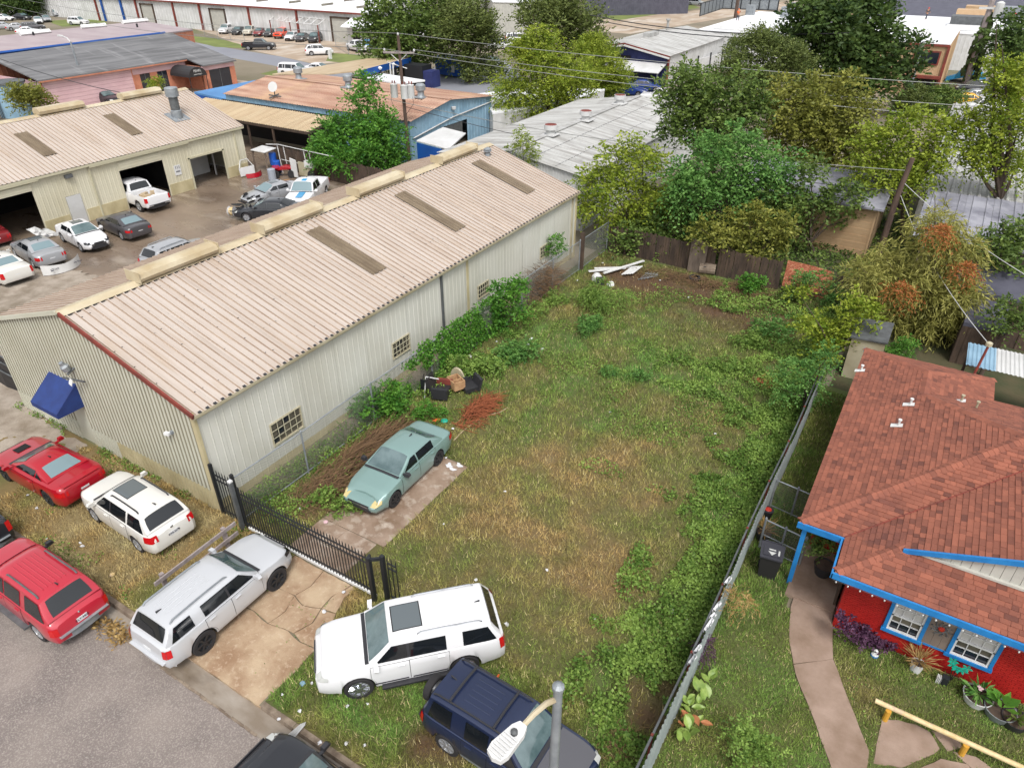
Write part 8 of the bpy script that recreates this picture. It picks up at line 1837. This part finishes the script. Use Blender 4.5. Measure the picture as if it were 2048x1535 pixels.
part('frame', jf, MT['iron'], lambda mb: [mb.tube([(-16.9 + k * .15, 19.9, .05), (-16.8 + k * .15, 20.2, .95)], .02, 5) for k in range(4)] + [mb.box((-16.65, 20.05, .5), (.5, .04, .5))]); part('leg', jf, MT['palewhite'], lambda mb: (mb.tube([(-16.5, 19.75, .05), (-16.55, 20.0, 1.0)], .025, 6), mb.tube([(-16.55, 20.0, 1.0), (-16.0, 20.2, .95)], .025, 6)))
for lab, px, py, mm, s in (('orange plastic scrap behind the green sedan', 873, 842, 'orange', .17), ('teal plastic scrap behind the green sedan', 889, 844, 'teal', .16)):
 p = at(px, py); q = MB(); q.lathe([(.02, s * .8), (s, s * .5), (s * .9, .1), (.05, 0)], 7, p); o = q.build('scrap', MT[mm]); tag(o, lab, 'litter')
hs2 = thing('hose', 'pale hose lying in a curve across the grass behind the sedan', 'hose', at(950, 850))
part('tube', hs2, MT['canopy'], lambda mb: mb.tube([at(*q, .04) for q in ((908, 880), (925, 862), (950, 843), (975, 830), (1000, 824), (1015, 815))], .022, 6))
for i, (a, b, lab) in enumerate((((1188, 539), (1282, 536), 'longest white board in the far corner scrap'), ((1176, 547), (1250, 540), 'middle white board in the far corner scrap'), ((1205, 553), (1285, 528), 'slanting white board in the far corner scrap'))):
 p, q = at(*a), at(*b); d = q - p; L = np.linalg.norm(d); n = np.cross(d / L, (0, 0, 1))
 m = MB(); m.obox(p + V3((0, 0, .08 + i * .07)), d, n * .16, (0, 0, .06)); tag(m.build('board', MT['white']), lab, 'board')
pt = thing('pallet', 'broken white pallet lying on the rear lot boards', 'pallet', at(1262, 548))
for k in range(5):
 p = at(1242 + k * 5, 556 - k * .5); q = at(1262 + k * 5, 541 - k * .5); d = q - p; part('slat', pt, MT['white'], lambda mb: mb.obox(p + V3((0, 0, .22)), d, (.09, .02, 0), (0, 0, .03)))
bk_ = thing('wheel_debris', 'dark tub with a white dome in the far corner scrap', 'debris', at(1190, 565))
b = V3(bk_.location); part('dome', bk_, MT['palewhite'], lambda mb: mb.lathe([(.3, .1), (.28, .35), (.15, .5), (.01, .55)], 12, b + V3((.0, .2, 0)))); part('tub', bk_, MT['plastic'], lambda mb: mb.box(b + V3((.35, -.1, .2)), (.45, .4, .4), .5)); part('pot', bk_, MT['white'], lambda mb: mb.lathe([(.16, 0), (.2, .25)], 12, b + V3((.85, .05, .05)), (.6, -.3, .3)))
cr_ = thing('wire_crate', 'rusty wire rack lying in weeds at the rear of the lot', 'rack', at(1300, 550))
part('wires', cr_, MT['steeldark'], lambda mb: [mb.tube([at(1276 + k * 6, 560 - k, .1), at(1298 + k * 6, 543 + k, .35)], .02, 4) for k in range(4)] + [mb.tube([at(1276, 558, .1), at(1315, 552, .2)], .02, 4), mb.tube([at(1290, 546, .35), at(1316, 550, .3)], .02, 4)])
tyre_m = wheel_parts(.34, .24, 'rimdark', 5)[0]
for lab, px, py in (('old tyre lying flat at the rear fence', 1388, 561), ('second old tyre leaning at the rear fence', 1408, 548)):
 p = at(px, py); t = link('worn_out_tyre', tyre_m, None, (p[0], p[1], .14 if px < 1400 else .3), (R(90) if px < 1400 else R(25), 0, .4)); tag(t, lab, 'tyre')
ct = thing('concrete_pipe', 'grey concrete pipe piece at the rear fence by the tyres', 'pipe', at(1405, 555)); part('pipe', ct, MT['curb'], lambda mb: mb.tube([V3(ct.location) + V3((-.4, .5, .35)), V3(ct.location) + V3((.5, .7, .35))], .33, 14))
litpos = [(1010, 985), (888, 1050), (1093, 1142), (953, 1162), (1187, 1240), (1013, 1250), (693, 1488), (600, 1424), (565, 1391), (624, 1369), (695, 1414), (648, 1225), (688, 1187), (1300, 1318), (940, 715), (1063, 680), (1056, 692), (993, 685), (905, 860), (893, 918), (1085, 700), (1377, 597), (1485, 590), (1155, 563), (1320, 563), (640, 1487), (735, 1410), (1430, 870), (1220, 826), (95, 1080), (75, 1018), (57, 993), (165, 1095), (162, 1088), (560, 1440), (730, 1492), (600, 1020), (1345, 1225), (1372, 1240), (1240, 540), (1205, 528)]
LITL = '''in the brown grass right of the slab|on the grass by the front of the slab|in the middle of the lot, nearest the dry patch|on the grass behind the black gate post|on the grass right of the white luxury SUV roof|just off the rear corner of the white luxury SUV|on the grass midway between black sedan and navy SUV|in the kerbside grass left of the white luxury SUV|at the driveway corner by the kerb|beside the light blue scrap by the white SUV's nose|just below the front wheel of the white luxury SUV|at the right edge of the cracked driveway|beside the right post of the black gate|on bare soil near the lower metal fence|in the weeds below the ivy fence|largest of three at the shrub by the fence|smallest of three at the shrub by the fence|leftmost of three at the shrub by the fence|behind the tail of the green sedan|on the slab beside the green sedan's rear wheel|in the weeds right of the fence shrub|on the brown soil at the rear of the lot, left one|on the brown soil at the rear of the lot, right one|left of the far corner boards|right of the wire rack in the rear weeds|in the grass above the dusty black sedan|between the white SUV's wheel and the navy SUV|in the right hand weeds near the metal fence middle|in the green grass at the middle of the lot|on the verge right of the faded red SUV's nose|on the verge below the red coupe|on the verge beside the red coupe's rear wheel|on the verge behind the black pickup, right one|on the verge behind the black pickup, left one|on the kerb edge by the dusty black sedan|on the grass close to the navy SUV's spare wheel|in the weeds by the slab corner and black gate|in the ground cover by the metal fence, upper one|in the ground cover by the metal fence, lower one|behind the far corner boards, right one|behind the far corner boards, left one'''.split('|')
crumple = []
for k in range(5):
 q = MB(); r = random.Random(k)
 q.lathe([(.02, 0), (.09 * r.uniform(.7, 1.2), .02), (.075, .05), (.02, .08)], 6); q.v = [(x * r.uniform(.6, 1.4), y * r.uniform(.6, 1.4), z * r.uniform(.6, 1.5)) for x, y, z in q.v]
 crumple.append(mesh_np('litter', np.array(q.v), q.f, MT['paper']))
for i, (px, py) in enumerate(litpos):
 p = at(px, py); o = link('litter', crumple[i % 5], None, (p[0], p[1], .05), (RNG.uniform(-.4, .4), RNG.uniform(-.4, .4), RNG.uniform(0, 6))); s = RNG.uniform(.45, .8) * (2.2 if i in (14, 15, 16) else 1); o.scale = (s, s, s)
 tag(o, 'white litter scrap ' + LITL[i], 'litter', 'white litter scattered about the lot', 'thing')
for lab, px, py, mm in (('light blue litter scrap in the kerbside grass', 606, 1369, 'bluewall'), ('yellow wrapper on the dry verge by the red SUV', 226, 1151, 'yellowpaint'), ('pink scrap in the weeds by the slab', 652, 1046, 'pink'), ('orange stick lying beside the navy SUV', 992, 1358, 'orange'), ('crushed plastic bottle on bare soil by the metal fence', 1301, 1319, 'bluewall')):
 p = at(px, py); q = MB()
 if 'stick' in lab: q.tube([at(986, 1366, .06), at(998, 1348, .06)], .03, 6)
 elif 'bottle' in lab: q.tube([p + V3((0, 0, .05)), p + V3((.14, -.06, .05)), p + V3((.2, -.09, .05))], [.045, .04, .015], 8)
 else: q.lathe([(.02, 0), (.09, .02), (.07, .05), (.01, .07)], 6, p + V3((0, 0, .05)))
 tag(q.build('litter', MT[mm]), lab, 'litter')
q = MB(); p = at(598, 1465, .15)
for k in range(6): q.obox(p + V3((-.28 + k * .04, -.25, -.1)), (.03, 0, .02), (.14 - k * .02, .55 - .03 * abs(k - 3), .1), (0, -.01, .012))
tag(q.build('crumpled_sheet', MT['palewhite']), 'crumpled silver sheet lying beside the dusty black sedan', 'scrap')
for k, (px, py) in enumerate(((905, 938), (918, 930), (898, 930))):
 p = at(px, py, .02); q = MB(); q.poly([p + V3((math.cos(a) * (.14 + .07 * math.sin(3 * a + k)), math.sin(a) * (.12 + .06 * math.cos(2 * a + k)), .004 * k + .006)) for a in np.linspace(0, 2 * math.pi, 11)[:-1]])
 tag(q.build('torn_paper', MT['paper']), ('largest', 'right hand', 'left hand')[k] + ' torn white paper on the slab corner', 'litter')
for k, (px, py) in enumerate(((208, 1250), (233, 1262), (252, 1275))):
 p = at(px, py, -.11); v, ti = crown_pts([(*p, .3, .2, .06)], 30, .25, 4, .14, .03, 300 + k, up=0); t = thing('fallen_leaves', ('leftmost', 'middle', 'rightmost')[k] + ' clump of dry leaves in the gutter behind the red SUV', 'leaves', p)
 v[:, 2] = np.clip(v[:, 2], p[2] + .005, None) ; n_ = len(v) // 4; o = link('foliage', mesh_np('foliage', v - root_off(t), np.arange(len(v)).reshape(-1, 4), LEAF['dryplant'], fattr=ti), t)
t = thing('screened_gate', 'black screened gate at the left warehouse corner', 'gate', (-31.2, 10.8, 0))
part('screen', t, MT['blackfab'], lambda mb: mb.grid([[(-30.9 - 1.0 * i, 10.85 + .06 * math.sin(i * 2.1 + j), .05 + j * .58) for j in range(4)] for i in range(8)])); part('rails', t, MT['steeldark'], lambda mb: [mb.tube([(-30.9, 10.8, z), (-38, 10.8, z + .1)], .035, 6) for z in (.9, 1.45, 1.85)])
t = thing('tank', 'blue grey upright metal tank at the upper left edge', 'tank', at(8, 240)); b = V3(t.location)
part('shell', t, MT['bluewall'], lambda mb: mb.lathe([(1.6, 0), (1.6, 3.4)], 14, b + V3((-.9, 2, 0)))); part('lid', t, MT['steeldark'], lambda mb: mb.lathe([(1.8, 3.4), (1.8, 3.6), (.2, 3.8)], 14, b + V3((-.9, 2, 0))))
fx = thing('picket_fence', 'black picket fence far behind the cream garage roof', 'fence', at(10, 240)); a = at(-25, 244); bq = at(34, 233)
for k in range(22):
 q = a + (bq - a) * k / 21; part('picket', fx, MT['iron'], lambda mb: mb.box(q + V3((0, 0, 1.0)), (.05, .05, 2.0)))
part('rail', fx, MT['iron'], lambda mb: mb.tube([a + V3((0, 0, 1.7)), bq + V3((0, 0, 1.7))], .04, 4))
t = thing('loose_bumper', 'white lettered bumper cover standing behind the silver sedan', 'bumper', (-43.3, 19.6, 0))
CB = lambda u, v: np.array([-43.55 + .55 * (1 - (abs(u)) ** 2.4), 19.55 + u * 1.15, .08 + .5 * v + .12 * abs(u) * v])
part('skin', t, MT['white'], lambda mb: mb.grid([[CB(u, v) for v in (0, .35, .7, 1)] for u in np.linspace(-1, 1, 13)]), smooth=True)
for yy, s in ((19.2, "Tint's Today"), (20.2, 'Candy Red')): text(t, s, (-43.02 - .08 * abs(yy - 19.55), yy, .42), .16, MT['ink'], (R(80), 0, R(90 - 12 * (yy - 19.55))))
for yy in (18.75, 19.85): part('label_bar', t, MT['ink'], lambda mb: (mb.box((-43.05, yy, .47), (.02, .16, .03)), mb.box((-43.05, yy, .38), (.02, .16, .05))))
text(lb, '111', (LX + .075, 33.15, 1.95), .3, MT['ink'], (R(90), 0, R(90))); text(lb, 'PARK', (LX + .075, 33.15, 1.65), .16, MT['ink'], (R(90), 0, R(90)))
t = thing('car_door', 'loose white car door leaning at the garage corner', 'car door', (-49.7, 38.9, 0))
part('skin', t, MT['palewhite'], lambda mb: mb.prism([(-49.6, 38.2, .1), (-49.4, 39.5, .1), (-49.5, 39.6, .75), (-49.7, 38.2, .75)], (-.06, .01, 0))); part('frame', t, MT['palewhite'], lambda mb: mb.tube([(-49.7, 38.25, .75), (-49.85, 38.6, 1.3), (-49.85, 39.3, 1.3), (-49.6, 39.55, .75)], .04, 6))
t = thing('red_bumper', 'broken dark red bumper lying by the loose car door', 'bumper', (-48.9, 39.0, 0)); part('skin', t, PT['red'], lambda mb: mb.grid([[(-48.9 + .4 * (1 - u * u) - .1 * v, 39.0 + u * .8, .05 + .35 * v) for v in (0, .5, 1)] for u in np.linspace(-1, 1, 7)]))
t = thing('motorbike', 'red quad bike half hidden in the junk by the board fence', 'quad bike', (-46.9, 40.4, 0), R(40))
lp_('body', t, PT['red'], lambda q: (q.prism([(-.7, -.2, .55), (.7, -.2, .6), (.9, -.25, .8), (.3, -.2, .95), (-.3, -.2, .8), (-.8, -.2, .85)], (0, .4, 0)), q.box((.75, 0, .75), (.5, .9, .08)), q.box((-.65, 0, .78), (.5, .9, .08)))); lp_('handlebar', t, MT['iron'], lambda q: q.tube([(.35, -.4, 1.1), (.45, 0, 1.0), (.35, .4, 1.1)], .025, 5))
for xx in (-.6, .65):
 for s in (-1, 1): lp_('wheel', t, MT['tyre'], lambda q: q.lathe([(.1, -.12), (.3, -.12), (.3, .12), (.1, .12)], 12, (xx, s * .5, .3), (0, 1, 0)))
t = thing('truck_bedside', 'white pickup bed side standing against the board fence', 'truck part', (-44.8, 40.7, 0))
part('skin', t, MT['white'], lambda mb: (mb.prism([(-46.1, 40.5, .1), (-45.4, 40.45, .1), (-45.4, 40.45, 1.5), (-46.1, 40.5, 1.6)], (0, .08, 0)), mb.box((-44.0, 40.65, 1.35), (.9, .35, .5)))); part('liner', t, MT['trim'], lambda mb: [mb.box((-45.2 + k * .16, 40.62, .85), (.13, .1, 1.1)) for k in range(8)]); part('arch', t, MT['plastic'], lambda mb: mb.lathe([(.2, 0), (.42, 0), (.42, .06)], 12, (-43.8, 40.5, .5), (0, -1, .2)))
for lab, p, r_2, h, mm in (('grey plastic barrel in the junk by the quad bike', (-47.0, 39.2, 0), .32, .9, 'lgreyp'), ('blue drum in the junk by the garage corner', (-48.2, 40.9, 0), .3, 1.0, 'dumpster'), ('tall blue barrel under the junk shelter', (-48.9, 41.2, .5), .3, 1.0, 'dumpster')):
 t = thing('barrel', lab, 'barrel', p); part('body', t, MT[mm], lambda mb: mb.lathe([(r_2 * .9, 0), (r_2, .05), (r_2, h * .5), (r_2 * .97, h * .52), (r_2, h * .55), (r_2, h - .03), (r_2 * .85, h)], 14, p))
t = thing('junk_shelter', 'low shelter with white roof sheet at the garage corner', 'shelter', (-49.2, 40.7, 0))
part('roof', t, MT['palewhite'], lambda mb: mb.obox((-50.2, 40.1, 1.75), (1.7, 0, 0), (0, 1.3, .1), (0, 0, .05)))
for x in (-50.1, -48.6): part('post', t, MT['wood'], lambda mb: mb.box((x, 40.2, .87), (.1, .1, 1.75)))
t = thing('scaffold', 'tall white pipe frame standing along the board fence', 'frame', (-45, 41, 0))
part('pipes', t, MT['palewhite'], lambda mb: [mb.tube([(x, 40.9, 0), (x - .2, 40.95, 2.3)], .035, 5) for x in (-47.6, -46.9, -44.6, -44.0)] + [mb.tube([(-49.2, 41.0, 2.2), (-47.6, 40.9, 2.4), (-44, 40.9, 2.3), (-41.5, 41, 2.2)], .035, 5), mb.tube([(-47.5, 40.9, 1.2), (-44, 40.9, 1.1)], .03, 5)])
rb2 = random.Random(3)
for k in range(16):
 p = V3((-45.6 + rb2.uniform(-.9, .9) + (k % 4) * .35, 37.3 + rb2.uniform(-.8, .8) + (k % 4) * .3, 0)); q = MB(); q.obox(p, (rb2.uniform(.25, .5), rb2.uniform(-.2, .2), .05), (rb2.uniform(-.15, .15), rb2.uniform(.25, .5), 0), (0, .05, rb2.uniform(.15, .35)))
 tag(q.build('carton', MT['cardboard'] if k % 3 else MT['paper']), 'crushed carton in the heap beside the wrecked silver sedan', 'carton', 'crushed cartons heaped by the wrecked sedan', 'thing')
t = thing('plastic_sheet', 'crumpled clear plastic sheet hanging at the left garage opening', 'sheet', (-50.1, 22.2, 0))
rr = np.random.default_rng(8); part('sheet', t, MT['palewhite'], lambda mb: mb.grid([[(-50.1 + .35 * rr.random() + .5 * (1 - j / 5), 21.6 + .28 * i + .2 * rr.random() - .5 * j / 5, .03 + .16 * j * (1 if i < 3 else .7)) for j in range(6)] for i in range(5)]))
t = thing('hand_cart', 'white and yellow garden hose reel beside the wrecked black car', 'reel', (-42.3, 31.2, 0)); part('reel', t, MT['paper'], lambda mb: mb.lathe([(.35, -.2), (.2, -.15), (.2, .15), (.35, .2)], 12, (-42.3, 31.2, .5), (1, .4, 0))); part('hose', t, MT['yellowpaint'], lambda mb: mb.lathe([(.24, -.14), (.3, 0), (.24, .14)], 12, (-42.3, 31.2, .5), (1, .4, 0)))
t = thing('dumpster', 'bright blue dumpster beside the dark olive tree', 'dumpster', at(905, 152)); b = V3(t.location)
part('tub', t, MT['dumpster'], lambda mb: mb.prism([b + V3((-2.2, -.8, .2)), b + V3((1.6, -1.2, .2)), b + V3((2.0, -1.3, 2.2)), b + V3((-2.6, -.8, 2.4))], (.5, 2.0, 0))); part('lid', t, MT['bluedeep'], lambda mb: mb.prism([b + V3((-2.6, -.9, 2.42)), b + V3((2.0, -1.4, 2.22)), b + V3((2.5, .7, 2.4)), b + V3((-2.1, 1.2, 2.6))], (0, 0, .08))); part('label', t, MT['white'], lambda mb: mb.prism([b + V3((.7, -1.2, .7)), b + V3((1.3, -1.26, .7)), b + V3((1.35, -1.3, 1.7)), b + V3((.7, -1.2, 1.7))], (0, -.04, 0)))
t = thing('dark_container', 'black box container beside the pole transformers', 'container', at(850, 172)); b = V3(t.location); part('box', t, MT['iron'], lambda mb: mb.box(b + V3((-1, 0, 1.3)), (3.0, 2, 2.6))); part('door', t, MT['navywall'], lambda mb: mb.box(b + V3((1.1, 0, 1.0)), (1.6, 1.8, 2.0)))
t = thing('covered_car', 'car under a wrinkled grey cover beside the blue workshop gable', 'car', at(955, 250)); b = V3(t.location)
rr = np.random.default_rng(9); part('cover', t, MT['beigecover'], lambda mb: mb.grid([[b + V3((-1.0 + 2.0 * (j / 6) + .04 * rr.random(), -2.2 + 4.6 * i / 10, max(.1, 1.45 * math.sin(math.pi * min(1, max(0, j / 6))) ** .45 * (1 - .45 * abs(i - 5) / 5 - (.3 if i in (0, 10) else 0)) + .06 * rr.random()))) for j in range(7)] for i in range(11)]))
t = thing('tarp_heap', 'bright blue tarp heap behind the black SUV', 'tarp', at(1940, 165)); b = V3(t.location); part('tarp', t, MT['tarp'], lambda mb: mb.grid([[b + V3((-3 + 1.0 * j, -1 + 1.0 * i + .3 * math.sin(j * 2), max(.05, 2.6 * math.exp(-((j - 2.6) / 1.7) ** 2) * math.exp(-((i - 1.5) / 1.4) ** 2) + .2 * math.sin(3 * j + i)))) for j in range(7)] for i in range(4)]))
t = thing('mailbox', 'small white post on the far grass verge', 'post', at(661, 118)); part('post', t, MT['white'], lambda mb: mb.box(V3(t.location) + V3((0, 0, .7)), (.4, .4, 1.4)))
t = thing('pallet_stack', 'stack of orange brown pallets by the white warehouse door', 'pallets', at(690, 82))
for k in range(7): part('pallet', t, MT['osb'], lambda mb: mb.box(V3(t.location) + V3((0, 0, .12 + k * .36)), (1.6, 1.3, .22)))
t = thing('carport_frame', 'bare white steel carport frame over the far parked cars', 'frame', at(600, 62)); a, b = V3(at(560, 72)), V3(at(655, 84))
part('trusses', t, MT['palewhite'], lambda mb: [mb.tube([a + (b - a) * k / 7 + V3((0, -2, 3.0)), a + (b - a) * k / 7 + V3((0, 0, 3.8)), a + (b - a) * k / 7 + V3((0, 2, 3.0))], .07, 4) for k in range(8)] + [mb.tube([a + V3((0, dy, z)), b + V3((0, dy, z))], .07, 4) for dy, z in ((-2, 3), (0, 3.8), (2, 3))])
for k in (0, 3, 7): part('post', t, MT['rusttrim'], lambda mb: mb.box(a + (b - a) * k / 7 + V3((0, -2, 1.5)), (.15, .15, 3.0)))
def person(label, p, h, joints, shirt, legs, cap_m, rz=0.0):
 t = thing('person', label, 'person', p, rz); s = h / 1.75
 def skin(name, pts, edges, rad, m, par):
  me = bpy.data.meshes.new(name); me.from_pydata([tuple(V3(q) * s) for q in pts], edges, []); me.materials.append(m); o = link(name, me, par)
  md = o.modifiers.new('skin', 'SKIN')
  for v, r in zip(me.skin_vertices[0].data if me.skin_vertices else [], rad): v.radius = (r * s, r * s)
  if not me.skin_vertices:
   bm = bmesh.new(); bm.from_mesh(me); ly = bm.verts.layers.skin.verify()
   for v, r in zip(bm.verts, rad): v[ly].radius = (r * s, r * s)
   bm.verts.ensure_lookup_table(); bm.verts[0][ly].use_root = True; bm.to_mesh(me); bm.free()
  sb = o.modifiers.new('sub', 'SUBSURF'); sb.levels = sb.render_levels = 1
  dg = bpy.context.evaluated_depsgraph_get(); bpy.context.view_layer.update(); dg.update()
  m2 = bpy.data.meshes.new_from_object(o.evaluated_get(dg)); o.modifiers.clear(); o.data = m2; m2.polygons.foreach_set('use_smooth', [True] * len(m2.polygons))
  return o
 J = joints
 names = ['pel', 'chest', 'neck', 'head', 'sl', 'el', 'hl', 'sr', 'er', 'hr', 'kl', 'fl', 'tl', 'kr', 'fr', 'tr']
 E = [(0, 1), (1, 2), (2, 3), (1, 4), (4, 5), (5, 6), (1, 7), (7, 8), (8, 9), (0, 10), (10, 11), (11, 12), (0, 13), (13, 14), (14, 15)]
 Rr = [.14, .15, .065, .1, .07, .05, .045, .07, .05, .045, .085, .055, .05, .085, .055, .05]
 skin('body', [J[n] for n in names], E, Rr, MT['skin'], t)
 skin('shirt', [J[n] for n in ('pel', 'chest', 'sl', 'el', 'sr', 'er')], [(0, 1), (1, 2), (2, 3), (1, 4), (4, 5)], [.16, .175, .085, .065, .085, .065], MT[shirt], t)
 skin('trousers', [J[n] for n in ('pel', 'kl', 'fl', 'kr', 'fr')], [(0, 1), (1, 2), (0, 3), (3, 4)], [.165, .1, .075, .1, .075], MT[legs], t)
 hd_ = V3(J['head']) * s
 lp_('cap', t, MT[cap_m], lambda q: q.lathe([(.125 * s, .0), (.13 * s, .06 * s), (.09 * s, .13 * s), (.01, .16 * s)], 10, hd_), smooth=True)
 return t
WALK = dict(pel=(0, 0, .95), chest=(.04, 0, 1.3), neck=(.07, 0, 1.47), head=(.1, 0, 1.6), sl=(.05, .2, 1.38), el=(-.08, .24, 1.12), hl=(.02, .25, .9), sr=(.05, -.2, 1.38), er=(.2, -.24, 1.15), hr=(.34, -.22, 1.0), kl=(.2, .1, .52), fl=(.28, .1, .1), tl=(.42, .1, .05), kr=(-.1, -.1, .52), fr=(-.34, -.1, .14), tr=(-.24, -.1, .05))
BEND = dict(pel=(0, 0, .9), chest=(.3, 0, 1.12), neck=(.43, 0, 1.2), head=(.54, 0, 1.24), sl=(.32, .2, 1.12), el=(.4, .24, .86), hl=(.5, .2, .64), sr=(.32, -.2, 1.12), er=(.42, -.24, .86), hr=(.55, -.18, .66), kl=(.1, .12, .5), fl=(.0, .12, .1), tl=(.14, .12, .05), kr=(.08, -.12, .5), fr=(-.05, -.12, .1), tr=(.1, -.12, .05))
person('worker in orange vest and dark trousers on the white roof by the pole', at(1475, 42, 4.6), 1.85, WALK, 'orange', 'greyfab', 'orange', R(120))
person('worker in grey clothes and red cap striding on the white roof', at(1851, 40, 5.0), 1.85, WALK, 'greyfab', 'greyfab', 'terracotta', R(60))
person('worker in red shirt bending on the far right white roof', at(2018, 46, 5.0), 1.8, BEND, 'terracotta', 'terracotta', 'terracotta', R(30))
